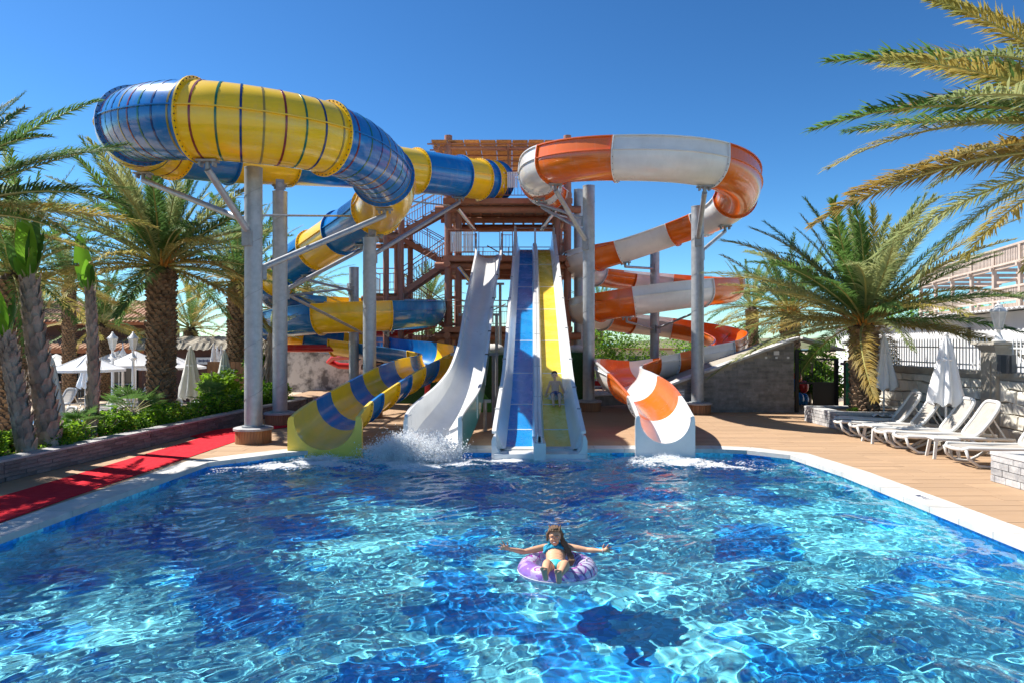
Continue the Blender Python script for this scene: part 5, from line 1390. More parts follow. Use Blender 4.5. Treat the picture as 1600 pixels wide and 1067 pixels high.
# ------------------------------------------------------------------ loungers
def lounger_proto(label):
    t = thing('sun_lounger', label, 'sun lounger', (0, 0, 0), 0, 'white loungers on the terracotta deck by the right wall')
    wd = .31
    for s in (-1, 1):
        mb = MB(); y = s*wd
        mb.tube([(.0, y*.75, .30), (.06, y, .335), (.6, y, .315), (1.25, y, .315), (1.9, y, .30)], [.032, .036, .036, .034, .03], 8); mb.build('side_rail', M['wplastic'], t, world=False, smooth=True)
        mb = MB(); mb.tube([(.02, y*1.02, .30), (.06, y*1.04, .16), (.22, y*1.05, .04), (.42, y*1.05, .022), (.58, y*1.04, .10), (.82, y*1.02, .25), (1.0, y, .31)], .027, 8); mb.build('front_leg', M['wplastic'], t, world=False, smooth=True)
        mb = MB(); mb.tube([(1.12, y, .31), (1.28, y*1.04, .20), (1.42, y*1.05, .05), (1.60, y*1.05, .022), (1.78, y*1.04, .09), (1.9, y, .29)], .027, 8); mb.build('rear_leg', M['wplastic'], t, world=False, smooth=True)
    mb = MB(); mb.tube([(.0, -wd*.75, .30), (-.03, 0, .295), (.0, wd*.75, .30)], .032, 8); mb.build('foot_bar', M['wplastic'], t, world=False, smooth=True)
    mb = MB(); pts = [(.04, .325), (.3, .335), (.8, .30), (1.26, .325)]; vs = []
    for x, z in pts: vs += [(x, -wd+.02, z), (x, wd-.02, z), (x, wd-.02, z-.012), (x, -wd+.02, z-.012)]
    fs = [(0,1,2,3), (15,14,13,12)]
    for i in range(3):
        for k in range(4): fs.append((i*4+k, i*4+(k+1) % 4, (i+1)*4+(k+1) % 4, (i+1)*4+k))
    mb.add(vs, fs); mb.build('seat_sling', M['sling'], t, world=False)
    a, ln = R(56), .80; bx, bz = 1.24, .33; u = V(cos(a), 0, sin(a)); o = V(bx, 0, bz)
    mb = MB(); loop = []
    for k in range(22):
        th = 2*pi*k/22; cc, ss = cos(th), sin(th); y = (wd-.01)*np.sign(cc)*abs(cc)**.45; l = ln/2+ln/2*np.sign(ss)*abs(ss)**.45
        loop.append(o+u*l+V(0, float(y), 0)-V(-sin(a), 0, cos(a))*.03*(1-(2*l/ln-1)**2))
    mb.tube(loop, .036, 8, closed=True); mb.build('back_frame', M['wplastic'], t, world=False, smooth=True)
    mb = MB(); n_ = V(-sin(a), 0, cos(a)); vs = []
    for i in range(5):
        l = ln*(.03+.94*i/4); c = o+u*l-n_*.03*(1-(2*l/ln-1)**2); w_ = wd-.03-(.03 if i in (0, 4) else 0)
        vs += [c+V(0, -w_, 0), c+V(0, w_, 0), c+V(0, w_, 0)-n_*.012, c+V(0, -w_, 0)-n_*.012]
    fs = [(0,1,2,3), (19,18,17,16)]
    for i in range(4):
        for k in range(4): fs.append((i*4+k, i*4+(k+1) % 4, (i+1)*4+(k+1) % 4, (i+1)*4+k))
    mb.add(vs, fs); mb.build('back_sling', M['sling'], t, world=False)
    mb = MB(); mb.bar((1.55, -.2, .72), (1.80, -.2, .30), .03, .03); mb.bar((1.55, .2, .72), (1.80, .2, .30), .03, .03); mb.build('back_prop', M['wplastic'], t, world=False, kind='stuff')
    return t
lp = lounger_proto('white lounger nearest the palm planter, shaded by palm fronds'); lp.location = (8.55, 18.0, 0); lp.rotation_euler = (0, 0, R(-22)); lp.scale = (1.08,)*3
CH[lp.name] = list(lp.children)
for (x, y, rz, l) in ((8.05, 16.95, -12, 'second white lounger from the palm, palm shadow on its backrest'), (8.05, 16.15, -12, 'third white lounger from the palm, right behind the low white side table'),
   (8.10, 15.10, -10, 'fourth white lounger, left of the pair behind the near folded umbrella'), (8.12, 14.35, -9, 'fifth white lounger, right of the pair behind the near folded umbrella'), (8.25, 12.75, -3, 'nearest white lounger, cut off by the right edge of the photo')):
    copy_tree(lp, None, (x, y, 0), R(rz), l, group=lp['group'])
def side_table(x, y, rz, label):
    t = thing('side_table', label, 'side table', (x, y, 0), R(rz), 'low white plastic side tables'); mb = MB()
    mb.box((0, 0, .395), (.46, .46, .035)); mb.box((0, 0, .37), (.42, .42, .03)); mb.build('table_top', M['wplastic'], t, world=False)
    for sx in (-1, 1):
        for sy in (-1, 1): mb = MB(); mb.bar((sx*.17, sy*.17, .37), (sx*.22, sy*.22, 0), .05, .05, up=(0, 1, 0)); mb.build('leg', M['wplastic'], t, world=False)
side_table(8.35, 15.62, 0, 'low white side table between the third and fourth loungers'); side_table(8.55, 13.55, -14, 'low white side table in front of the pole of the near folded umbrella')
mb = MB(); mb.box((0, 0, 0), (.5, .3, .012)); 
t = thing('towel', 'crumpled white towel lying on the lounger nearest the palm', 'towel', (9.35, 17.70, .37), R(-22)); rnd = random.Random(3); vs = []; n = 12
for i in range(n):
    for j in range(8): vs.append((i*.055, j*.06-.2, .03*rnd.random()+.05*abs(sin(i*.9))))
mb = MB(); mb.add(vs, [(i*8+j, (i+1)*8+j, (i+1)*8+j+1, i*8+j+1) for i in range(n-1) for j in range(7)]); mb.build('cloth', M['canvas'], t, world=False, smooth=True)

# umbrellas
def closed_umbrella(loc, h, s, label, m='canvas', low=.95, group='folded umbrellas', tie=True):
    t = thing('folded_umbrella', label, 'umbrella', loc, random.uniform(0, 3), group)
    mb = MB(); mb.tube([(0, 0, 0), (0, 0, h)], .024*s, 10); mb.build('pole', M['wmetal'], t, world=False, smooth=True, ang=40)
    mb = MB(); n = 64; prof = [(.30*s, low), (.31*s, low+.08), (.27*s, low+.45*(h-low)*.5), (.19*s, low+(h-low)*.5), (.15*s, low+(h-low)*.66), (.13*s, low+(h-low)*.74), (.09*s, low+(h-low)*.9), (.03*s, h)]
    vs = []
    for i, (r, z) in enumerate(prof):
        for k in range(n):
            th = 2*pi*k/n; f = 1+.22*cos(8*th+.6*sin(z*3))+.07*sin(19*th+z*4); zz = z+(.05*cos(8*th) if i == 0 else 0); vs.append((r*f*cos(th), r*f*sin(th), zz))
    fs = [(i*n+k, i*n+(k+1) % n, (i+1)*n+(k+1) % n, (i+1)*n+k) for i in range(len(prof)-1) for k in range(n)]
    mb.add(vs, fs); mb.build('canopy', M[m], t, world=False, smooth=True)
    if tie: mb = MB(); mb.lathe([(.158*s, low+(h-low)*.64), (.168*s, low+(h-low)*.66), (.155*s, low+(h-low)*.68)], n=24, caps=False); mb.build('tie_strap', M['wmetal'], t, world=False)
    mb = MB(); mb.lathe([(.03*s, h), (.045*s, h+.03), (.03*s, h+.07), (.002, h+.08)], n=12); mb.build('finial', M['wmetal'], t, world=False, smooth=True)
    return t
u1 = closed_umbrella((cx(1381, 18.6), 18.6, .0), 2.44, .95, 'folded white umbrella right beside the palm trunk', low=1.02)
mb = MB(); mb.lathe([(.28, 0), (.28, .08), (.05, .12), (.05, .3)], n=20); mb.build('base', M['concrete'], u1, world=False)
u2 = closed_umbrella((cx(1478, 15.35), 15.35, 0), 2.42, 1.02, 'large folded white umbrella between the loungers in front of the stone wall', low=.90)
mb = MB(); mb.lathe([(.28, 0), (.28, .08), (.05, .12), (.05, .3)], n=20); mb.build('base', M['concrete'], u2, world=False)
closed_umbrella((cx(78, 19.5), 19.5, -.85), 2.75, 1.1, 'tall folded white umbrella behind the double grey trunk', low=.9)
closed_umbrella((cx(351, 25.5), 25.5, -.85), 2.78, 1.0, 'folded cream umbrella in front of the wooden door panel', 'creamcanvas', low=1.25)
closed_umbrella((cx(298, 26.5), 26.5, -.85), 2.9, 1.25, 'wide folded cream umbrella between the two thick palm trunks', 'creamcanvas', low=.95)
closed_umbrella((cx(133, 29), 29, -.85), 2.2, .9, 'small folded white umbrella left of the slender trunk', low=1.2)
closed_umbrella((cx(334, 33), 33, -.85), 2.95, .8, 'leftmost of the three folded grey-white umbrellas behind the wooden panel', low=.9)
closed_umbrella((cx(339.5, 34), 34, -.85), 2.85, .7, 'middle of the three folded umbrellas behind the wooden panel', low=.9)
closed_umbrella((cx(346, 33.5), 33.5, -.85), 2.85, .7, 'rightmost of the three folded umbrellas behind the wooden panel', low=.9)
def open_umbrella(px, D, R_, h, label, n=8, drop=.62, rot=0):
    t = thing('open_umbrella', label, 'umbrella', (cx(px, D), D, -.85), rot, 'open white umbrellas on the lower terrace')
    mb = MB(); mb.tube([(0, 0, 0), (0, 0, h)], .03, 8); mb.build('pole', M['wmetal'], t, world=False)
    for k in range(n):
        a0, a1 = 2*pi*k/n, 2*pi*(k+1)/n; vs = []; N = 5
        for i in range(N+1):
            f = i/N; z = h-drop*f-.05*sin(pi*f); r = R_*f
            for j in range(4):
                g = j/3; a = a0+(a1-a0)*g; rr = r*(1-.07*sin(pi*g)*f); vs.append((rr*cos(a), rr*sin(a), z+.0))
        vs += [(x*1.0, y*1.0, z-.10) for x, y, z in vs[-4:]]; M_ = N+2
        mb = MB(); mb.add(vs, [(i*4+j, (i+1)*4+j, (i+1)*4+j+1, i*4+j+1) for i in range(M_-1) for j in range(3)]); mb.build('canopy_panel', M['canvas2'], t, world=False, smooth=True, ang=30)
        mb = MB(); mb.bar((0, 0, h-.02), (R_*.98*cos(a0), R_*.98*sin(a0), h-drop-.02), .02, .02); mb.build('rib', M['wmetal'], t, world=False)
    return t
m_, nt_, b_ = base_mat('open_canvas'); b_.inputs['Base Color'].default_value = (.78, .78, .78, 1); b_.inputs['Roughness'].default_value = .8
t_ = nt_.nodes.new('ShaderNodeBsdfTranslucent'); t_.inputs[0].default_value = (.7, .7, .72, 1); x_ = nt_.nodes.new('ShaderNodeMixShader'); x_.inputs[0].default_value = .3
nt_.links.new(b_.outputs[0], x_.inputs[1]); nt_.links.new(t_.outputs[0], x_.inputs[2]); nt_.links.new(x_.outputs[0], nt_.nodes['Material Output'].inputs[0]); M['canvas2'] = m_
open_umbrella(137, 27.5, 1.42, 2.67, 'big open white umbrella nearest, behind the slender trunk', rot=.2)
open_umbrella(212, 30, 1.35, 2.75, 'open white umbrella just left of the thick palm trunk', rot=.5, n=4)
open_umbrella(88, 37, 1.5, 2.5, 'open white umbrella behind the double grey trunk', rot=.3)
open_umbrella(37, 36, 1.25, 2.5, 'square open white umbrella left of the double grey trunk', n=4, rot=.78)
open_umbrella(12, 40, 1.4, 2.45, 'open white umbrella partly cut by the left edge', rot=.1)
open_umbrella(266, 33, 1.6, 2.55, 'open white umbrella just right of the thick palm trunk', rot=.4)
open_umbrella(186, 36, 1.5, 2.7, 'open white umbrella behind the nearest big one under the lamps', rot=.6)
# left lamp posts
for px, l in ((176, 'white lantern on a post, left of the pair before the restaurant'), (208, 'white lantern on a post, right of the pair before the restaurant')):
    D = 28.5; t = lantern((cx(px, D), D, 1.60), 1.02, l)
    mb = MB(); mb.lathe([(.10/1.0, -2.4), (.10, -1.9), (.06, -1.85), (.055, -.1), (.12, 0)], n=12); mb.build('post', M['wmetal'], t, world=False, smooth=True, ang=40)
t = thing('lamp', 'small low white lamp with curled top between the open umbrellas', 'lamp', (cx(192, 32), 32, -.85)); mb = MB(); mb.lathe([(.08, 0), (.05, 2.2), (.12, 2.3), (.05, 2.4), (.14, 2.6), (.04, 2.8), (.01, 3.1)], n=12); mb.build('post', M['wmetal'], t, world=False, smooth=True)
t = thing('planter_pot', 'black pot hanging beside the thick palm trunk', 'pot', (cx(229, 19.8), 19.8, .22)); mb = MB(); mb.lathe([(.18, 0), (.24, .48), (.27, .48), (.27, .53), (.22, .53)], n=16); mb.build('pot', M['black'], t, world=False, smooth=True, ang=40)
mb = MB(); mb.tube([(.24, 0, .5), (.3, .2, .95), (.1, 1.0, 1.1)], .012, 5); mb.build('hanger', M['black'], t, world=False)

# left loungers: same kind on the lower terrace
lf = [(22, 20.0, 70, 'white lounger low at the far left edge, back towards the camera'), (60, 22.2, 60, 'white lounger just left of the double grey trunk'), (47, 20.4, 80, 'white lounger partly behind the leaning trunk at left'),
 (92, 20.2, 100, 'low white lounger between the two fibrous trunks'), (112, 19.6, 60, 'large raised white lounger left of the slender trunk'), (88, 31, 80, 'white chair-like lounger under the big open umbrella'),
 (158, 29.5, 75, 'upright white lounger right of the slender trunk'), (171, 29.2, 75, 'second upright white lounger right of the slender trunk'), (174, 22.5, 60, 'white lounger with a blue towel beside the fan palm'),
 (196, 21.4, 65, 'white lounger behind the round fan palm'), (312, 26, 80, 'white lounger beside the wide cream umbrella'), (284, 25.4, 110, 'white lounger right of the thick palm trunk'), (336, 24.6, 70, 'white lounger before the wooden door panel'), (352, 24.2, 70, 'white lounger under the folded cream umbrella'), (262, 24, 60, 'white lounger partly hidden by the thick palm trunk'), (225, 33, 90, 'far white lounger behind the lamp posts')]
ll = []
for px, D, rz, l in lf: ll.append(copy_tree(lp, None, (cx(px, D), D-1.0, -.85), R(rz), l, 1.0, 'white loungers on the lower terrace by the left pool'))
for px, D, l in ((176, 22.4, 'bright blue towel draped over a lounger beside the fan palm'), (47, 20.2, 'blue towel on a lounger at the far left'), (88, 20.4, 'blue towel on the low lounger between the trunks')):
    t = thing('towel', l, 'towel', (cx(px, D), D-.2, -.30), R(20)); vs = []; rnd = random.Random(px)
    for i in range(10):
        for j in range(6): vs.append((i*.075-.35, j*.08-.2, .12*sin(i*.5)+.03*rnd.random()+(.12 if i > 6 else 0)))
    mb = MB(); mb.add(vs, [(i*6+j, (i+1)*6+j, (i+1)*6+j+1, i*6+j+1) for i in range(9) for j in range(5)]); mb.build('cloth', M['bluetowel'], t, world=False, smooth=True)
# second pool on the lower terrace
grid('far_pool', cx(-60, 26), cx(200, 26), 24.6, 27.6, 2, 2, lambda X, Y: 0*X-.84, M['lane_blue'])

# ------------------------------------------------------------------ restaurant with tiled roofs
rs = thing('restaurant', 'long low restaurant with terracotta tiled roofs and an orange-brown fascia', 'building', (-25, 42, -.85))
X0, X1, YR = -46, cx(232, 42), 42
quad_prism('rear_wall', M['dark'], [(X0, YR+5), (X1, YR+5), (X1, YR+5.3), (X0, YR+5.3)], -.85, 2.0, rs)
quad_prism('upper_wall', M['dwood'], [(X0, YR+2.4), (X1-1, YR+2.4), (X1-1, YR+6), (X0, YR+6)], 2.1, 3.6, rs)
mb = MB(); mb.box(((X0+X1)/2, YR-.06, 1.72), (X1-X0, .08, .26)); mb.build('fascia', M['cedar'], rs)
mb = MB(); mb.box(((X0+X1)/2-.5, YR+1.3, 3.42), (X1-X0-1, .10, .20)); mb.build('fascia', M['cedar'], rs)
def tile_roof(y0, z0, y1, z1, x0, x1, np_):
    base = MB(); base.add([(x0, y0, z0), (x1, y0, z0), (x1, y1, z1), (x0, y1, z1)], [(0,1,2,3)]); base.build('roof', M['terra'], rs)
    L = sqrt((y1-y0)**2+(z1-z0)**2); rows_ = int(L/.36); sx = .28; cnt = int((x1-x0)/sx); a = math.atan2(z1-z0, y1-y0)
    tb = MB(); N = 5; vs = []
    for t_ in (0, 1):
        for k in range(N+1):
            th = pi*k/N; vs.append((.5*cos(th)*(1 if t_ == 0 else .85), t_, .5*sin(th)*(1 if t_ == 0 else .8)))
    tb.add(vs, [(k, k+1, N+1+k+1, N+1+k) for k in range(N)]); tme = tb.mesh('roof_tile', M['terra']); stuff = MB(); rnd = random.Random(1)
    lim = [0]
    for j in range(rows_):
        f = j/rows_; y = y0+(y1-y0)*f; z = z0+(z1-z0)*f+.03
        for i in range(cnt):
            x = x0+(i+.5)*sx; px = 800+x/y*F
            rr = .085; dz = rnd.uniform(-.006, .006)
            if j < 2 and -5 < px < 300 and lim[0] < np_:
                lim[0] += 1; inst(tme, 'roof_tile', rs, (x+25, y-42, z+.85+dz), (a, 0, 0), (.24, .40, .16))
            elif -60 < px < 320:
                o = [(x+q[0]*.24, y+q[1]*.40*cos(a)-q[2]*.16*sin(a), z+dz+q[1]*.4*sin(a)+q[2]*.16*cos(a)) for q in vs]
                stuff.add(o, [(k, k+1, N+1+k+1, N+1+k) for k in range(N)])
    stuff.build('roof_tiles', M['terra'], rs, kind='stuff')
tile_roof(YR-.1, 1.85, YR+2.4, 2.55, X0, X1, 140); tile_roof(YR+1.2, 3.5, YR+5, 5.0, X0, X1-1, 140)
for k in range(14):
    x = X1-.6-k*2.1; mb = MB(); mb.box((x, YR+.3, .4), (.22, .22, 2.5)); mb.build('post', M['dwood'], rs)
    mb = MB(); mb.bar((x, YR+.3, 1.0), (x+.6, YR+.3, 1.6), .10, .10); mb.build('brace', M['dwood'], rs)
for k in range(9):
    x = X1-2-k*2.3; mb = MB(); mb.box((x, YR+4.9, .3), (1.6, .08, 1.9)); f = mb.build('window', M['wmetal'], rs); mb = MB(); mb.box((x, YR+4.85, .3), (1.44, .06, 1.7)); mb.build('pane', M['glass'], f)
mb = MB(); mb.box((cx(330, 36), 36.0, 0), (.02, .02, .02))
# bar tables and white counters inside
for px, D, w_, l in ((38, 38, 2.4, 'long table with a white cloth under the far left umbrellas'), (105, 39, 1.6, 'dark table set behind the big open umbrella')):
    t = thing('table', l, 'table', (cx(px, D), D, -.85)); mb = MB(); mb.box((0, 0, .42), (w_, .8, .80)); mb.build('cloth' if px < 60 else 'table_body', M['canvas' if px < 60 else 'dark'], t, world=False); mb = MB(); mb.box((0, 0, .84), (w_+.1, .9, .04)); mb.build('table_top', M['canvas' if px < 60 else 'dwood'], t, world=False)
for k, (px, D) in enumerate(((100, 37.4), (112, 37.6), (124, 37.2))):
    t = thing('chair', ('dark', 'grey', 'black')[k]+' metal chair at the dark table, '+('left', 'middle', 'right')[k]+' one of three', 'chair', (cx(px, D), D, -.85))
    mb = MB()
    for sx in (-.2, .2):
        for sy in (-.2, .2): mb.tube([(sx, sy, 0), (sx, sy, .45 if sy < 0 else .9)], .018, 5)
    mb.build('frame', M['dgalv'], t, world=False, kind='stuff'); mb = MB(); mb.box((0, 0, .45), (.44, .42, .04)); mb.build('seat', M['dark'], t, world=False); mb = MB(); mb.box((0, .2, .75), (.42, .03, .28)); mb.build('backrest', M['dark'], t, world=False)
# thatched hut right of restaurant
hb = thing('thatched_bar', 'low dark bar building with a ragged grey thatch roof between the palms', 'building', (-17, 36, -.85))
xa_, xb_ = cx(225, 36), cx(405, 36)
quad_prism('wall', M['dwood'], [(xa_, 36), (xb_, 36), (xb_, 39), (xa_, 39)], -.85, 1.9, hb)
mb = MB(); rnd = random.Random(8); vs = []; n = 60
for i in range(n+1):
    x = xa_-.5+(xb_-xa_+1)*i/n; vs += [(x, 35.4, 1.92+rnd.uniform(-.1, .05)), (x, 35.7, 2.22+rnd.uniform(-.05, .1)), (x, 37.6, 2.55+rnd.uniform(-.04, .08)), (x, 39.6, 2.1)]
mb.add(vs, [(i*4+k, (i+1)*4+k, (i+1)*4+k+1, i*4+k+1) for i in range(n) for k in range(3)]); mb.build('thatch_roof', M['thatch'], hb)
t = thing('bar_sign', 'pale signboard on the dark wall of the thatched bar', 'sign', (cx(321, 35.8), 35.8, 1.3)); mb = MB(); mb.box((0, 0, 0), (.95, .05, .36)); mb.build('board', M['wmetal'], t, world=False)
mb = MB()
for k in range(9): mb.box((-.32+k*.075, -.035, 0), (.05, .008, .10 if k % 3 else .14))
mb.build('lettering', M['b_navy'], t, world=False, kind='stuff')
wp = thing('wooden_partition', 'varnished wooden door panel behind the folded cream umbrella', 'partition', (cx(357, 27), 27, -.85))
for k in range(9): mb = MB(); mb.box((cx(357, 27)-.74+k*.185, 27, .33), (.175, .05, 2.36)); mb.build('board', M['woodclad'], wp)
t = thing('notice', 'small white notice board on the wooden partition', 'sign', (cx(362, 26.9), 26.9, 1.1)); mb = MB(); mb.box((0, 0, 0), (.22, .02, .24)); mb.build('sheet', M['wmetal'], t, world=False); mb = MB(); mb.box((0, -.014, 0), (.08, .004, .08)); mb.build('symbol', M['b_navy'], t, world=False)
# mural wall
mw = thing('mural_wall', 'white wall painted with grey rocks behind the blue and yellow spiral', 'wall', (-7, 32.5, 0))
mb = MB(); mb.box(((cx(430, 32.5)+cx(612, 32.5))/2, 32.6, .95), (cx(612, 32.5)-cx(430, 32.5), .2, 2.1)); mb.build('wall', M['mural'], mw)
mb = MB(); mb.box(((cx(430, 32.5)+cx(612, 32.5))/2, 32.6, 2.04), (cx(612, 32.5)-cx(430, 32.5)+.1, .3, .08)); mb.build('coping', M['slatec'], mw)
for a in (cx(600, 32),): mb = MB(); mb.box((a, 32.35, 1.0), (.25, .3, 2.2)); mb.build('end_pier', M['cedar'], mw)
# tan wall behind the tower foot
tb_ = thing('tan_building', 'tan stone building behind the foot of the tower', 'building', (0, 34.5, 0))
quad_prism('wall', M['tan_stone'], [(cx(612, 34), 34), (cx(905, 34), 34), (cx(905, 34), 37), (cx(612, 34), 37)], -.05, 2.55, tb_)
mb = MB(); mb.box(((cx(612, 34)+cx(905, 34))/2, 33.9, 2.55), (cx(905, 34)-cx(612, 34)+.4, .5, .12)); mb.build('roof_edge', M['slatec'], tb_)
for px in (690, 735, 860): mb = MB(); mb.box((cx(px, 33.9), 33.96, 1.0), (.7, .06, 1.9)); mb.build('door', M['dwood'], tb_)
# artificial hedge screens at the slide feet
def hedge(x0, x1, y, z, lean, label):
    t = thing('hedge_screen', label, 'screen', ((x0+x1)/2, y, 0)); mb = MB()
    mb.add([(x0, y, 0), (x1, y, 0), (x1+lean, y+.2, z), (x0+lean, y+.2, z), (x0, y+.35, 0), (x1, y+.35, 0), (x1+lean, y+.5, z), (x0+lean, y+.5, z)], [(0,1,2,3), (5,4,7,6), (1,5,6,2), (4,0,3,7), (3,2,6,7)]); mb.build('panel', M['hedgegreen'], t)
hedge(cx(748, 23), cx(800, 23), 23.0, 1.85, 0, 'dark green artificial hedge screen between the white slide and blue lane')
hedge(cx(884, 23), cx(917, 23), 23.2, 1.92, 0, 'dark green artificial hedge screen between the yellow lane and the grey column')
hedge(cx(612, 25), cx(700, 25), 25.4, 1.0, .2, 'low dark green hedge screen left of the white slide')
t = thing('hedge_screen', 'lighter green sloping grass wedge right of the white slide foot', 'screen', (cx(770, 22), 22.3, 0)); a = cx(737, 22.3); b = cx(778, 22.3)
mb = MB(); mb.add([(a, 22.3, 0), (b, 22.3, 0), (a, 22.5, 1.1), (a, 22.9, 0), (b, 22.9, 0)], [(0,1,2), (0,2,3), (1,4,2), (3,2,4), (0,3,4,1)]); mb.build('wedge', M['lawn'], t)
def rock(px, D, z, r, label, seed):
    rnd = random.Random(seed); mb = MB(); mb.ell((0, 0, 0), r, n=16, m=10); mb.v = [(x*(1+rnd.uniform(-.09, .09)), y*(1+rnd.uniform(-.09, .09)), zz*(1+rnd.uniform(-.09, .09))) for x, y, zz in mb.v]
    o = mb.build('rock', M['rock'], smooth=True); o.location = (cx(px, D), D, z); tag(o, label, 'rock')
rock(772, 23.6, 1.98, (.42, .3, .24), 'pale lumpy wrapped rock on top of the hedge screen left of the blue lane', 1)
rock(900, 23.8, 2.02, (.36, .3, .16), 'flat pale rock on the hedge screen right of the yellow lane', 2)
# pot with plant and small red pipe slide and posts
t = thing('plant_pot', 'small stone pot with a plant beside the red post, left of the white slide', 'plant pot', (cx(701, 24.4), 24.4, 0)); mb = MB(); mb.lathe([(.14, 0), (.10, .1), (.22, .55), (.24, .6), (.2, .6)], n=14); mb.build('pot', M['concrete'], t, world=False, smooth=True, ang=40)
inst(BL[1], 'foliage', t, (0, 0, .58), (0, 0, 0), (.42, .42, .42))
t = thing('red_post', 'short round red post under the blue and yellow trough', 'post', (cx(668, 22.6), 22.6, 0)); mb = MB(); mb.lathe([(.10, 0), (.10, 1.0)], n=14); mb.build('post', M['red_gel'], t, world=False, smooth=True, ang=40)
for nm, pts, r, l in (('lower', [(448, 544, 28.6), (500, 544, 28.8), (552, 543, 29.2)], .16, 'straight red pipe slide passing behind the blue and yellow spiral'),
    ('u', [(553, 556, 30), (522, 558, 30.6), (514, 564, 31), (530, 571, 31), (552, 572, 31)], .14, 'small curled red pipe below the spiral in front of the mural'),
    ('upper', [(556, 528, 30), (600, 524, 30.3), (640, 514, 30.6), (680, 503, 31.2)], .24, 'red children slide tube showing under the upper trough of the spiral')):
    t = thing('red_tube_slide', l, 'water slide', tuple(P(*pts[0]))); mb = MB(); mb.tube([P(*p) for p in pts], r, 14); mb.build('tube', M['red_gel'], t, smooth=True, ang=50)
# childrens area right of the tower
t = thing('white_railing', 'low white railing in the shaded play area right of the grey column', 'railing', (cx(955, 27.5), 27.5, 0)); 
for z in (.25, .5, .75): mb = MB(); mb.box((cx(960, 27.5), 27.5, z), (2.0, .04, .05)); mb.build('rail', M['wmetal'], t)
for k in range(5): mb = MB(); mb.box((cx(925, 27.5)+k*.45, 27.5, .4), (.05, .05, .8)); mb.build('post', M['wmetal'], t)
t = thing('toy_boat', 'small red and blue ride-on boat behind the orange slide end', 'toy boat', (cx(948, 28.6), 28.6, 0)); mb = MB(); mb.lathe([(.2, .3), (.6, .5), (.65, .75), (.6, .75)], (0, 0, 0), 14); mb.build('hull', M['red_gel'], t, world=False, smooth=True, ang=40); mb = MB(); mb.ell((0, 0, .95), (.4, .3, .25)); mb.build('cabin', M['blue'], t, world=False, smooth=True)
fb = thing('far_building', 'low pale far building with a dark opening right of the tower', 'building', (cx(985, 48), 48, -.85)); quad_prism('wall', M['wwall'], [(cx(925, 48), 48), (cx(1060, 48), 48), (cx(1060, 48), 52), (cx(925, 48), 52)], -.85, 1.7, fb)
for px in (940, 965, 990, 1015, 1040): mb = MB(); mb.box((cx(px, 48), 47.97, .5), (.8, .06, 1.6)); mb.build('opening', M['glass'], fb)
mb = MB(); mb.box((cx(992, 48), 48.4, 1.78), (6.6, 2, .14)); mb.build('roof', M['terra'], fb)

# ------------------------------------------------------------------ people
def caps_(mb, a, b, ra, rb, n=14, m=5, flat=None, mi=0):
    a = Vector(a); b = Vector(b); t = b-a; L = max(t.length, 1e-5); t = t/L
    ref = Vector((0,0,1)) if abs(t.z) < .9 else Vector((0,1,0)); s = t.cross(ref).normalized(); u = s.cross(t)
    fx, fy = flat or (1, 1); vs = [a-t*ra]; rings = []
    for i in range(1, m+1): ph = pi/2*i/m; rings.append((a-t*ra*cos(ph), ra*sin(ph)))
    for i in range(0, m): ph = pi/2*i/m; rings.append((b+t*rb*sin(ph), rb*cos(ph)))
    for c, r in rings:
        for k in range(n): th = 2*pi*k/n; vs.append(c+s*r*fx*cos(th)+u*r*fy*sin(th))
    vs.append(b+t*rb); R_ = len(rings); fs = [(0, 1+(k+1) % n, 1+k) for k in range(n)]
    for i in range(R_-1):
        for k in range(n): l = (k+1) % n; fs.append((1+i*n+k, 1+i*n+l, 1+(i+1)*n+l, 1+(i+1)*n+k))
    last = 1+R_*n; fs += [(last, 1+(R_-1)*n+k, 1+(R_-1)*n+(k+1) % n) for k in range(n)]
    mb.add(vs, fs, mi)
def fuse(mb, name, m, parent, vox=.006, sm=4, label=None):
    """one continuous skin out of overlapping limbs"""
    off = parent['_w'] if '_w' in parent else tuple(parent.location)
    me = mb.mesh(name, m, True, off)
    o = bpy.data.objects.new(name, me); COL.objects.link(o)
    r = o.modifiers.new('r', 'REMESH'); r.mode = 'VOXEL'; r.voxel_size = vox; r.use_smooth_shade = True
    s = o.modifiers.new('s', 'SMOOTH'); s.iterations = sm; s.factor = .5
    dg = bpy.context.evaluated_depsgraph_get(); ev = o.evaluated_get(dg); nm = bpy.data.meshes.new_from_object(ev)
    nm.materials.clear(); nm.materials.append(m); o.modifiers.clear(); o.data = nm; bpy.data.meshes.remove(me)
    nm.polygons.foreach_set('use_smooth', [True]*len(nm.polygons))
    o.parent = parent; o['_w'] = tuple(off)
    if label: o['label'] = label
    return o
def hand(mb, wrist, d, up, s=1.0, spread=1.0):
    wrist = Vector(wrist); d = Vector(d).normalized(); up = Vector(up); up = (up-d*up.dot(d)).normalized(); nn = d.cross(up)
    pc = wrist+d*.040*s; caps_(mb, wrist, pc+d*.012*s, .016*s, .030*s, flat=(1, .5) if False else None)
    for k, (ang, ln) in enumerate(((26, .055), (9, .066), (-7, .062), (-23, .050))):
        q = d*cos(R(ang*spread))+up*sin(R(ang*spread)); b = pc+up*(.022-.0145*k)*s+d*.015*s; m_ = b+q*ln*.55*s; e = m_+(q+nn*.25).normalized()*ln*.5*s
        caps_(mb, b, m_, .0088*s, .0080*s, 8, 3); caps_(mb, m_, e, .0080*s, .0064*s, 8, 3)
    q = (d*.45+up*.85).normalized(); b = wrist+d*.016*s+up*.018*s; m_ = b+q*.032*s; caps_(mb, b, m_, .011*s, .009*s, 8, 3); caps_(mb, m_, m_+(q+d*.5).normalized()*.026*s, .009*s, .007*s, 8, 3)

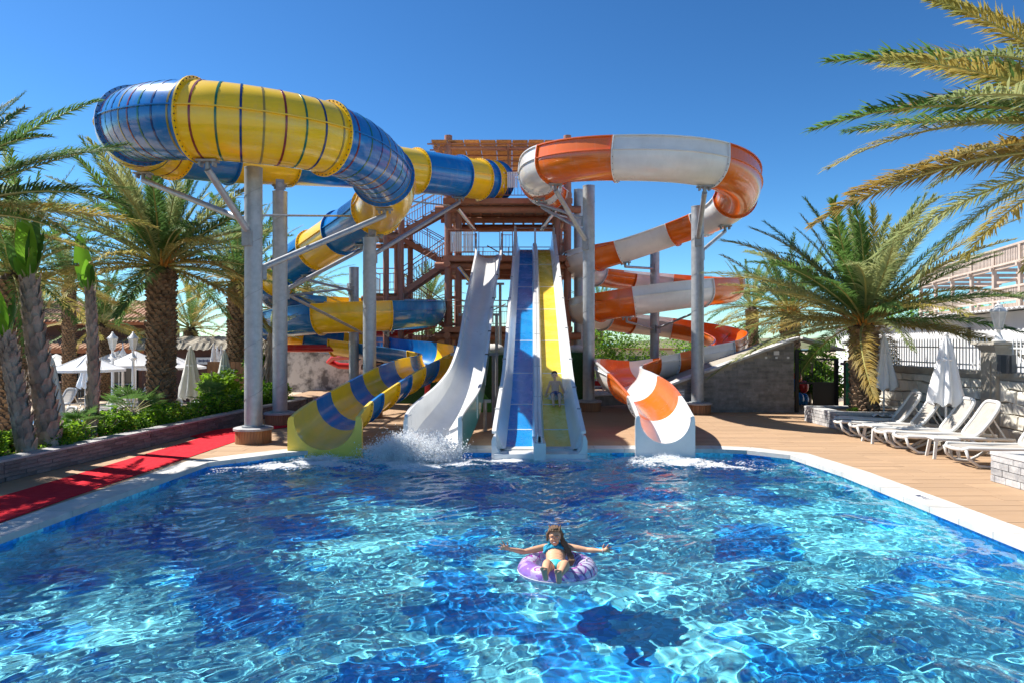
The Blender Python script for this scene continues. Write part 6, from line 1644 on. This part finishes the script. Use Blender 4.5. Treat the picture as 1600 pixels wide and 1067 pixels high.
# --- girl in the ring
ring_c = V(cx(871, 7.2), 7.2, -.095)
rg = thing('swim_ring', 'transparent purple and white inflatable swim ring floating in the pool', 'swim ring', tuple(ring_c))
def vinyl():
    m, nt, b = base_mat('printed_vinyl'); N = nt.nodes.new; Lk = nt.links.new
    tc = N('ShaderNodeTexCoord'); sx = N('ShaderNodeSeparateXYZ'); Lk(tc.outputs['Object'], sx.inputs[0])
    at = N('ShaderNodeMath'); at.operation = 'ARCTAN2'; Lk(sx.outputs[1], at.inputs[0]); Lk(sx.outputs[0], at.inputs[1])
    n = N('ShaderNodeTexNoise'); n.inputs['Scale'].default_value = 4.2; n.inputs['Detail'].default_value = 1.5; n.inputs['Distortion'].default_value = .8; Lk(tc.outputs['Object'], n.inputs['Vector'])
    r = N('ShaderNodeValToRGB'); r.color_ramp.interpolation = 'CONSTANT'; e = r.color_ramp.elements
    e[0].position = 0; e[0].color = (.42, .20, .66, 1); e[1].position = .42; e[1].color = (.64, .46, .80, 1)
    x = e.new(.48); x.color = (.74, .70, .86, 1); x = e.new(.56); x.color = (.55, .07, .50, 1); x = e.new(.60); x.color = (.72, .66, .84, 1)
    Lk(n.outputs['Fac'], r.inputs[0])
    wv = N('ShaderNodeMath'); wv.operation = 'MULTIPLY'; wv.inputs[1].default_value = 24; Lk(at.outputs[0], wv.inputs[0])
    ad = N('ShaderNodeMath'); ad.operation = 'ADD'; mu = N('ShaderNodeMath'); mu.operation = 'MULTIPLY'; mu.inputs[1].default_value = 9; Lk(n.outputs['Fac'], mu.inputs[0]); Lk(wv.outputs[0], ad.inputs[0]); Lk(mu.outputs[0], ad.inputs[1])
    sn = N('ShaderNodeMath'); sn.operation = 'SINE'; Lk(ad.outputs[0], sn.inputs[0]); gt = N('ShaderNodeMath'); gt.operation = 'GREATER_THAN'; gt.inputs[1].default_value = .55; Lk(sn.outputs[0], gt.inputs[0])
    rt = N('ShaderNodeMath'); rt.operation = 'GREATER_THAN'; rt.inputs[1].default_value = .12; Lk(sx.outputs[0], rt.inputs[0])
    an = N('ShaderNodeMath'); an.operation = 'MULTIPLY'; Lk(gt.outputs[0], an.inputs[0]); Lk(rt.outputs[0], an.inputs[1])
    zt = N('ShaderNodeMath'); zt.operation = 'GREATER_THAN'; zt.inputs[1].default_value = .0; Lk(sx.outputs[2], zt.inputs[0])
    mx = N('ShaderNodeMix'); mx.data_type = 'RGBA'; Lk(an.outputs[0], mx.inputs[0]); mx.inputs[7].default_value = (.16, .08, .30, 1); Lk(r.outputs[0], mx.inputs[6])
    m2 = N('ShaderNodeMix'); m2.data_type = 'RGBA'; Lk(zt.outputs[0], m2.inputs[0]); m2.inputs[6].default_value = (.78, .78, .85, 1); Lk(mx.outputs[2], m2.inputs[7])
    Lk(m2.outputs[2], b.inputs['Base Color']); b.inputs['Roughness'].default_value = .16; b.inputs['Coat Weight'].default_value = .6
    t = N('ShaderNodeBsdfTranslucent'); Lk(m2.outputs[2], t.inputs[0]); ms = N('ShaderNodeMixShader'); ms.inputs[0].default_value = .25; Lk(b.outputs[0], ms.inputs[1]); Lk(t.outputs[0], ms.inputs[2])
    tp = N('ShaderNodeBsdfTransparent'); tp.inputs[0].default_value = (.9, .9, 1, 1); m3 = N('ShaderNodeMixShader'); m3.inputs[0].default_value = .16; Lk(ms.outputs[0], m3.inputs[1]); Lk(tp.outputs[0], m3.inputs[2])
    Lk(m3.outputs[0], nt.nodes['Material Output'].inputs[0]); return m
M['vinyl'] = vinyl()
mb = MB(); NR, nr = 96, 28; vs = []; rnd = random.Random(1)
for i in range(NR):
    a = 2*pi*i/NR; rm = .107+.0035*cos(24*a)
    for k in range(nr):
        th = 2*pi*k/nr; rr = .312+rm*cos(th)*(1-.0); z = rm*sin(th)*.95
        if abs(cos(th)) < .9 or cos(th) > 0: pass
        vs.append((rr*cos(a), rr*sin(a), z))
mb.add(vs, [(i*nr+k, ((i+1) % NR)*nr+k, ((i+1) % NR)*nr+(k+1) % nr, i*nr+(k+1) % nr) for i in range(NR) for k in range(nr)]); mb.build('tube', M['vinyl'], rg, world=False, smooth=True)
mb = MB(); mb.tube([(.422*cos(2*pi*k/72), .422*sin(2*pi*k/72), 0) for k in range(72)], .004, 5, closed=True); mb.build('welded_seam', M['wplastic'], rg, world=False)
mb = MB(); mb.lathe([(.014, 0), (.010, .02), (.012, .028)], (.30, -.05, .10), 10); mb.build('valve', M['wplastic'], rg, world=False)

gp = thing('person', 'girl in a turquoise ruffled bikini sitting in the purple ring with arms outstretched', 'girl', tuple(P(868, 880, 7.15)))
b = MB()
C1, C2, C3 = P(868.5, 861, 7.38), P(868.5, 874, 7.22), P(868, 886, 7.06)
SL, SR = P(850.5, 854.5, 7.44), P(889, 854, 7.44)
for f in np.linspace(0, 1, 7):
    c = C3.lerp(C1, f); wd = .118-.022*sin(pi*f)+.012*f; b.ell(c, (wd, .078, .080), n=16, m=10)
b.ell(C1+V(0, .04, .025), (.125, .062, .055)); caps_(b, SL+V(.01, 0, 0), SR-V(.01, 0, 0), .040, .040)
NK = P(868.5, 851, 7.43); caps_(b, C1+V(0, .05, .03), NK, .040, .030)
HC = P(867, 836.5, 7.37)
caps_(b, NK, HC-V(0, 0, .03), .032, .04)
b.ell(HC+V(0, .01, .010), (.072, .085, .088)); b.ell(HC+V(-.004, -.028, -.045), (.050, .046, .052)); b.ell(HC+V(-.007, -.045, -.082), (.024, .022, .018))
b.ell(HC+V(-.012, -.083, -.018), (.0095, .013, .014)); b.ell(HC+V(-.011, -.075, .002), (.007, .010, .020))
for s in (-1, 1): b.ell(HC+V(s*.073, .010, -.012), (.010, .016, .024)); b.ell(HC+V(s*.032-.008, -.060, -.032), (.020, .016, .018)); b.ell(HC+V(s*.028-.008, -.070, .022), (.024, .012, .007))
EL, WL_ = P(819, 861.5, 7.37), P(794, 857, 7.30); ER, WR = P(917, 858.5, 7.38), P(941, 860, 7.30)
for S_, E_, W2, hd in ((SL, EL, WL_, P(776, 850, 7.24)), (SR, ER, WR, P(960, 855, 7.24))):
    caps_(b, S_, S_.lerp(E_, .5), .038, .035); caps_(b, S_.lerp(E_, .5), E_, .035, .028); caps_(b, E_, E_.lerp(W2, .4), .028, .028); caps_(b, E_.lerp(W2, .4), W2, .028, .018)
    hand(b, W2, hd-W2, V(0, -.1, 1), .98, 1.25)
KL, KR = P(855, 880, 6.74), P(883, 881, 6.74)
feet = []
for hp, K, an, heel, toe in ((P(857, 887, 7.02), KL, P(852, 898, 6.50), P(853, 903, 6.49), P(849.5, 885.5, 6.44)), (P(879, 887, 7.02), KR, P(873, 901, 6.50), P(873.5, 908, 6.49), P(872, 889, 6.44))):
    caps_(b, hp, hp.lerp(K, .5), .068, .060); caps_(b, hp.lerp(K, .5), K, .060, .044); caps_(b, K, K.lerp(an, .4), .044, .042); caps_(b, K.lerp(an, .4), an, .042, .027)
    caps_(b, heel, heel.lerp(toe, .7), .027, .031, flat=(1.05, .7)); feet.append((heel, toe))
    up = (toe-heel).normalized()
    for j in range(5):
        bx_ = heel.lerp(toe, .78)+V((j-2)*.0135, -.004, 0); caps_(b, bx_, bx_+up*(.030-.004*abs(j-1.2)), .0088 if j else .012, .0078 if j else .0105, 8, 3)
body = fuse(b, 'body', M['skin'], gp, .0055, 3)
# soles of the feet, in a skin tone of their own
for heel, toe in feet:
    mb = MB(); caps_(mb, heel+V(0, -.012, .002), heel.lerp(toe, .72)+V(0, -.016, 0), .022, .026, flat=(1, .55)); mb.build('sole', M['sole'], gp, smooth=True)
# face
for s in (-1, 1):
    e = HC+V(s*.027-.010, -.0795, .004); mb = MB(); mb.ell(e, (.0115, .005, .0045), n=12, m=6); mb.build('eye', M['eyew'], gp, smooth=True)
    mb = MB(); mb.ell(e+V(0, -.0035, 0), (.0045, .003, .0040)); mb.build('iris', M['dkline'], gp, smooth=True)
    mb = MB(); mb.tube([e+V(-.013, .0, .003), e+V(0, -.004, .0075), e+V(.013, .0, .003)], .0017, 5); mb.build('eyelid', M['dkline'], gp)
    mb = MB(); mb.tube([e+V(-.017*1, .002, .016), e+V(0, -.002, .022), e+V(.017, .004, .017)], .0028, 5); mb.build('eyebrow', M['hair'], gp)
mc = HC+V(-.009, -.0745, -.050)
mb = MB(); mb.ell(mc, (.023, .007, .0095), n=16, m=8); mb.build('mouth', M['lips'], gp, smooth=True)
mb = MB(); mb.ell(mc+V(0, -.003, .0018), (.018, .006, .0052), n=14, m=6); mb.build('teeth', M['teeth'], gp, smooth=True)
# hair
b = MB(); b.ell(HC+V(.002, .030, .022), (.081, .086, .088), n=20, m=14)
for s in (-1, 1):
    caps_(b, HC+V(s*.045, -.045, .080), HC+V(s*.080, .005, .02), .016, .014); caps_(b, HC+V(s*.080, -.005, .02), HC+V(s*.079, .02, -.05), .018, .014)
b.ell(HC+V(0, -.025, .090), (.05, .04, .020))
for k in range(5):
    x = (k-2)*.022; caps_(b, HC+V(x, -.066, .070), HC+V(x*1.4, .0, .112), .0085, .009)
lock = [HC+V(.075, .01, -.03), P(880.5, 846, 7.36), P(886, 856, 7.32), P(891, 866, 7.27), P(893, 874, 7.24), P(890.5, 882, 7.22)]
for i in range(len(lock)-1): caps_(b, lock[i], lock[i+1], [.026, .028, .026, .022, .016][i], [.028, .026, .022, .016, .008][i])
for k in range(4):
    o_ = V(.012*(k-1.5), -.012, 0)
    for i in range(1, len(lock)-1): caps_(b, lock[i]+o_*1.4, lock[i+1]+o_, .013, .011)
fuse(b, 'hair', M['hair'], gp, .004, 5)
# cut the hair back from the face: brow line plate of skin is given by the body in front
# bikini
b = MB(); rnd = random.Random(5)
for row in range(3):
    for k in range(17):
        th = R(200+140*k/16); c = C1.lerp(C2, -.12+.22*row); ax = (C1-C3).normalized(); up = ax.cross(V(1, 0, 0))
        if up.z < 0: up = -up
        p = c+V(.128, 0, 0)*cos(th)*-1*-1+up*(.085*abs(sin(th)))
        b.ell(p+V(0, 0, rnd.uniform(-.004, .004)), .017*rnd.uniform(.8, 1.2), n=7, m=5)
b.build('bikini_top', M['bikini'], gp, smooth=True)
for a_, c_ in ((P(851.5, 857, 7.33), NK+V(-.028, .0, .0)), (P(885, 857, 7.33), NK+V(.028, .0, .0))):
    mb = MB(); mb.tube([a_+V(0, 0, .03), a_.lerp(c_, .5)+V(0, -.02, .045), c_+V(0, -.01, .005)], .005, 6); mb.build('strap', M['bikini2'], gp)
b = MB(); b.ell(C3+V(0, .0, .002), (.112, .070, .0845), n=16, m=10); b.ell(C3+V(0, -.05, .03), (.045, .05, .048)); fuse(b, 'bikini_bottom', M['bikini2'], gp, .006, 2)
mb = MB(); mb.tube([WR+V(0, .024*cos(t_), .024*sin(t_)) for t_ in np.linspace(0, 2*pi, 17)[:-1]], .004, 5, closed=True); mb.build('bracelet', M['wplastic'], gp)

# --- boy on the yellow lane
def lane_z(y): q = lerp_tab(ttab, y); return q[0], q[1]
bxx, bz0 = cx(868, 17.25), lane_z(17.25)[1]
bp = thing('person', 'boy sliding down the yellow lane sitting up, spray round his waist', 'boy', (bxx, 17.25, bz0))
b = MB(); pv = V(bxx, 17.32, bz0+.115); ch = V(bxx+.01, 17.56, bz0+.39)
for f in np.linspace(0, 1, 6): b.ell(pv.lerp(ch, f), (.105-.015*sin(pi*f)+.018*f, .075, .075), n=14, m=8)
caps_(b, ch+V(-.115, 0, .03), ch+V(.115, 0, .03), .038, .038); hc = V(bxx-.01, 17.50, bz0+.60)
caps_(b, ch+V(0, 0, .04), hc, .036, .036); b.ell(hc+V(0, .01, .01), (.073, .085, .090)); b.ell(hc+V(0, -.03, -.05), (.048, .045, .05)); b.ell(hc+V(0, -.082, -.015), (.01, .012, .016))
for s in (-1, 1):
    b.ell(hc+V(s*.075, .01, -.01), (.010, .016, .024))
    sh_ = ch+V(s*.125, 0, .03); el = ch+V(s*.205, -.03, -.19); wr = ch+V(s*.245, -.12, -.33+.04)
    caps_(b, sh_, el, .034, .028); caps_(b, el, wr, .028, .019); hand(b, wr, V(s*.15, -.5, -.6), V(-s, 0, 0), .95)
    hp = pv+V(s*.06, -.03, 0); kn = V(bxx+s*.085, 17.02, lane_z(17.02)[1]+.23); ak = V(bxx+s*.075, 16.80, lane_z(16.8)[1]+.065)
    caps_(b, hp, kn, .066, .048); caps_(b, kn, ak, .045, .028); caps_(b, ak, ak+V(0, -.10, .04), .028, .026)
fuse(b, 'body', M['skinb'], bp, .008, 3)
b = MB(); b.ell(hc+V(0, .022, .035), (.080, .085, .078), n=16, m=10); fuse(b, 'hair', M['hairb'], bp, .008, 2)
for s in (-1, 1): mb = MB(); mb.ell(hc+V(s*.028, -.076, .004), (.010, .006, .006)); mb.build('eye', M['dkline'], bp, smooth=True)
mb = MB(); mb.ell(hc+V(0, -.074, -.05), (.018, .006, .006)); mb.build('mouth', M['lips'], bp, smooth=True)
b = MB(); b.ell(pv, (.125, .10, .10)); [caps_(b, pv+V(s*.06, -.03, 0), V(bxx+s*.08, 17.08, lane_z(17.08)[1]+.21), .080, .066) for s in (-1, 1)]; fuse(b, 'shorts', M['b_navy'], bp, .01, 2)

# --- swimmer landing in the splash
sxp = P(652, 712, 13.95)
sp_ = thing('person', 'swimmer almost hidden in the big white splash, one arm raised', 'swimmer', tuple(sxp))
b = MB(); c = V(sxp.x, 13.95, -.12)
for f in np.linspace(0, 1, 5): b.ell(c+V(0, .25*(1-f), -.38+.38*f), (.15, .10, .10))
caps_(b, c+V(-.15, 0, .0), c+V(.15, 0, .0), .05, .05); hc = c+V(-.02, 0, .17); caps_(b, c, hc, .045, .045); b.ell(hc, (.078, .09, .11))
b.ell(hc+V(0, -.09, -.01), (.012, .014, .018))
caps_(b, c+V(.15, 0, .0), c+V(.20, -.04, .22), .042, .034); caps_(b, c+V(.20, -.04, .22), c+V(.06, -.06, .40), .034, .024); hand(b, c+V(.06, -.06, .40), V(-.3, 0, 1), V(0, -1, 0), 1.1)
caps_(b, c+V(-.15, 0, 0), c+V(-.32, -.05, -.12), .042, .032); caps_(b, c+V(-.32, -.05, -.12), c+V(-.45, -.1, .02), .032, .024); hand(b, c+V(-.45, -.1, .02), V(-1, 0, .6), V(0, -1, 0), 1.1)
fuse(b, 'body', M['skin'], sp_, .010, 3); b = MB(); b.ell(hc+V(0, .025, .035), (.086, .09, .09)); fuse(b, 'hair', M['hairb'], sp_, .01, 2)

# --- man standing far left
mp = thing('person', 'shirtless man in blue and red shorts standing at the far left edge', 'man', (cx(6, 35), 35, -.85))
b = MB(); o_ = V(cx(6, 35), 35, -.85)
for f in np.linspace(0, 1, 7): b.ell(o_+V(0, 0, .92+.50*f), (.155-.02*sin(pi*f)+.03*f, .11, .10))
caps_(b, o_+V(-.19, 0, 1.42), o_+V(.19, 0, 1.42), .06, .06); caps_(b, o_+V(0, 0, 1.42), o_+V(0, 0, 1.6), .06, .055); b.ell(o_+V(0, 0, 1.66), (.078, .09, .115))
for s in (-1, 1):
    caps_(b, o_+V(s*.2, 0, 1.42), o_+V(s*.27, 0, 1.13), .05, .04); caps_(b, o_+V(s*.27, 0, 1.13), o_+V(s*.24, -.08, .87), .04, .028); hand(b, o_+V(s*.24, -.08, .87), V(0, -.2, -1), V(0, -1, 0), 1.25, .5)
    caps_(b, o_+V(s*.09, 0, .9), o_+V(s*.11, 0, .48), .085, .058); caps_(b, o_+V(s*.11, 0, .48), o_+V(s*.11, .02, .07), .056, .035); caps_(b, o_+V(s*.11, .02, .035), o_+V(s*.12, -.16, .03), .035, .03)
fuse(b, 'body', M['skinb'], mp, .014, 3)
b = MB(); b.ell(o_+V(0, .012, 1.70), (.084, .094, .095)); fuse(b, 'hair', M['hairb'], mp, .014, 2)
b = MB(); b.ell(o_+V(0, 0, .93), (.165, .125, .11)); [caps_(b, o_+V(s*.09, 0, .88), o_+V(s*.11, 0, .66), .10, .09) for s in (-1, 1)]; fuse(b, 'shorts', M['bluetowel'], mp, .014, 2)
b = MB(); [caps_(b, o_+V(s*.105, 0, .67), o_+V(s*.112, 0, .60), .095, .09) for s in (-1, 1)]; fuse(b, 'shorts_hem', M['b_red'], mp, .014, 2)

# ------------------------------------------------------------------ splash and foam
m, nt, bb = base_mat('white_water'); bb.inputs['Base Color'].default_value = (.95, .97, .98, 1); bb.inputs['Roughness'].default_value = .35
tl = nt.nodes.new('ShaderNodeBsdfTranslucent'); tl.inputs[0].default_value = (.97, .98, 1, 1); mxs = nt.nodes.new('ShaderNodeMixShader'); mxs.inputs[0].default_value = .4
nt.links.new(bb.outputs[0], mxs.inputs[1]); nt.links.new(tl.outputs[0], mxs.inputs[2])
tp = nt.nodes.new('ShaderNodeBsdfTransparent'); mx2 = nt.nodes.new('ShaderNodeMixShader'); mx2.inputs[0].default_value = .05; nt.links.new(mxs.outputs[0], mx2.inputs[1]); nt.links.new(tp.outputs[0], mx2.inputs[2])
nt.links.new(mx2.outputs[0], nt.nodes['Material Output'].inputs[0]); M['foam'] = m
OCT_V = np.array([(1,0,0), (-1,0,0), (0,1,0), (0,-1,0), (0,0,1), (0,0,-1)], float)
OCT_F = np.array([(0,2,4), (2,1,4), (1,3,4), (3,0,4), (2,0,5), (1,2,5), (3,1,5), (0,3,5)])
def drops(name, P_, S_, label, cat, m='foam'):
    n = len(P_); v = (OCT_V[None]*S_[:, None, :]+P_[:, None, :]).reshape(-1, 3); f = (OCT_F[None]+6*np.arange(n)[:, None, None]).reshape(-1, 3)
    me = bpy.data.meshes.new(name); me.from_pydata(v.tolist(), [], f.tolist()); me.materials.append(M[m]); me.polygons.foreach_set('use_smooth', [True]*len(me.polygons)); me.update()
    o = bpy.data.objects.new(name, me); COL.objects.link(o); o['kind'] = 'stuff'; tag(o, label, cat); return o
rs = np.random.RandomState(4)
def burst(c, n, w_, h_, seed, big=.012):
    r = np.random.RandomState(seed); nj = 46; ja = r.uniform(0, 2*pi, nj); je = r.uniform(.15, 1.35, nj); jl = r.uniform(.35, 1.0, nj); ks = r.randint(0, nj, n)
    t = r.beta(1.1, 2.0, n); sp = .05+.16*t; d = np.stack([np.cos(ja)*np.cos(je)*w_, np.sin(ja)*np.cos(je)*w_*.6, np.sin(je)*h_], -1)[ks]*jl[ks, None]
    p = d*t[:, None]+r.normal(0, 1, (n, 3))*sp[:, None]*np.array([w_*.55, w_*.4, h_*.45]); p[:, 2] = np.abs(p[:, 2])-.25*h_*t**2*0; p += np.array(c)
    p[:, 2] = np.maximum(p[:, 2], WZ+.004); s = big*(.22+.78*r.rand(n)**3)*(1-.45*t); return p, np.stack([s, s, s*r.uniform(.8, 1.5, n)], -1)
def foamfield(c, n, lx, ly, ang, seed, sz=.03):
    r = np.random.RandomState(seed); q = r.normal(0, 1, (n, 2))*np.array([lx, ly])*.5; X = q[:, 0]*cos(ang)-q[:, 1]*sin(ang)+c[0]; Y_ = q[:, 0]*sin(ang)+q[:, 1]*cos(ang)+c[1]
    keep = (np.sin(X*5.1+2*np.sin(Y_*3.3))+np.sin(Y_*8.7+2.5*np.sin(X*4.3))+r.normal(0, .5, n)+1.2*np.exp(-(q[:, 0]/lx)**2-(q[:, 1]/ly)**2)) > .35
    keep &= (Y_ < 14.45); X, Y_ = X[keep], Y_[keep]; s = sz*(.2+.8*r.rand(len(X))**2); return np.stack([X, Y_, wave(X, Y_)+.004], -1), np.stack([s*1.4, s, s*.28], -1)
def jets(c, n, R_, h_, seed, lo=.004, hi=.016):
    r = np.random.RandomState(seed); nj = 70; ja = r.uniform(0, 2*pi, nj); v = r.uniform(.35, 1.0, nj); el = r.uniform(.5, 1.45, nj); ks = r.randint(0, nj, n)
    t = r.beta(1.3, 1.5, n)*1.0; x = np.cos(ja)[ks]*np.cos(el)[ks]*R_*1.5*v[ks]*t; y = np.sin(ja)[ks]*np.cos(el)[ks]*R_*.8*v[ks]*t; z = h_*v[ks]*np.sin(el)[ks]*(2.6*t-1.9*t*t)
    sp = .02+.10*t; p = np.stack([x, y, z], -1)+r.normal(0, 1, (n, 3))*sp[:, None]+np.array(c); p[:, 2] = np.maximum(p[:, 2], WZ+.003)
    s = lo+(hi-lo)*r.rand(n)**5; return p, np.stack([s, s, s*r.uniform(.9, 1.7, n)], -1)
A1, S1 = jets((sxp.x-.02, 13.85, WZ+.02), 52000, 1.0, .56, 1); A2, S2 = jets((sxp.x+.35, 13.8, WZ+.02), 16000, .75, .34, 2); A3, S3 = jets((sxp.x-.45, 13.85, WZ), 18000, .8, .42, 3)
drops('splash', np.concatenate([A1, A2, A3]), np.concatenate([S1, S2, S3]), 'big white water splash at the foot of the plain white slide', 'splash')
vm = bpy.data.materials.new('water_mist'); vm.use_nodes = True; vt = vm.node_tree; vt.nodes.clear(); vo = vt.nodes.new('ShaderNodeOutputMaterial'); vp = vt.nodes.new('ShaderNodeVolumePrincipled')
vp.inputs['Color'].default_value = (.98, .99, 1, 1); vn = vt.nodes.new('ShaderNodeTexNoise'); vn.inputs['Scale'].default_value = 6; vn.inputs['Detail'].default_value = 4; vc = vt.nodes.new('ShaderNodeTexCoord'); vt.links.new(vc.outputs['Object'], vn.inputs['Vector'])
vr = vt.nodes.new('ShaderNodeMapRange'); vr.inputs['From Min'].default_value = .42; vr.inputs['From Max'].default_value = .68; vr.inputs['To Max'].default_value = 34; vt.links.new(vn.outputs['Fac'], vr.inputs[0]); vt.links.new(vr.outputs[0], vp.inputs['Density']); vt.links.new(vp.outputs[0], vo.inputs['Volume'])
M['mist'] = vm
mt_ = thing('mist', 'soft white spray hanging in the middle of the big splash', 'spray', (sxp.x, 13.85, WZ)); mt_['kind'] = 'stuff'
b = MB(); b.ell((sxp.x, 13.85, WZ+.14), (.55, .34, .17)); b.ell((sxp.x+.4, 13.8, WZ+.09), (.38, .3, .11)); b.ell((sxp.x-.45, 13.85, WZ+.12), (.34, .3, .15)); b.ell((sxp.x-.08, 13.9, WZ+.28), (.28, .22, .20))
o = fuse(b, 'mist', M['mist'], mt_, .03, 3); o['kind'] = 'stuff'
F1 = foamfield((sxp.x+.05, 13.5), 15000, 1.1, .6, 0, 11, .03)
drops('foam', F1[0], F1[1], 'white foam on the water round the big splash', 'foam')
A4, S4 = burst((cx(500, 13.9), 13.95, WZ), 7000, .7, .18, 4, .016); F2 = foamfield((cx(470, 13.4), 13.5), 16000, 1.2, .42, .4, 12, .028)
drops('foam', np.concatenate([A4, F2[0]]), np.concatenate([S4, F2[1]]), 'white foam fanning out from the blue and yellow slide end', 'foam')
A5, S5 = burst((cx(1042, 14.0), 13.95, WZ), 7000, .65, .16, 5, .016); F3 = foamfield((cx(1070, 13.5), 13.65), 16000, 1.2, .4, -.3, 13, .028)
drops('foam', np.concatenate([A5, F3[0]]), np.concatenate([S5, F3[1]]), 'white foam trailing right from the orange and white slide end', 'foam')
F4 = foamfield((cx(806, 14), 13.95), 7000, .8, .16, 0, 14, .022); F5 = foamfield((cx(885, 14), 13.95), 7000, .9, .16, 0, 15, .022)
drops('foam', np.concatenate([F4[0], F5[0]]), np.concatenate([F4[1], F5[1]]), 'thin white foam line below the blue and yellow lanes', 'foam')
A6, S6 = burst((bxx, 17.15, lane_z(17.15)[1]+.05), 5000, .42, .22, 6, .016)
drops('splash', A6, S6, 'spray of water round the boy on the yellow lane', 'splash')
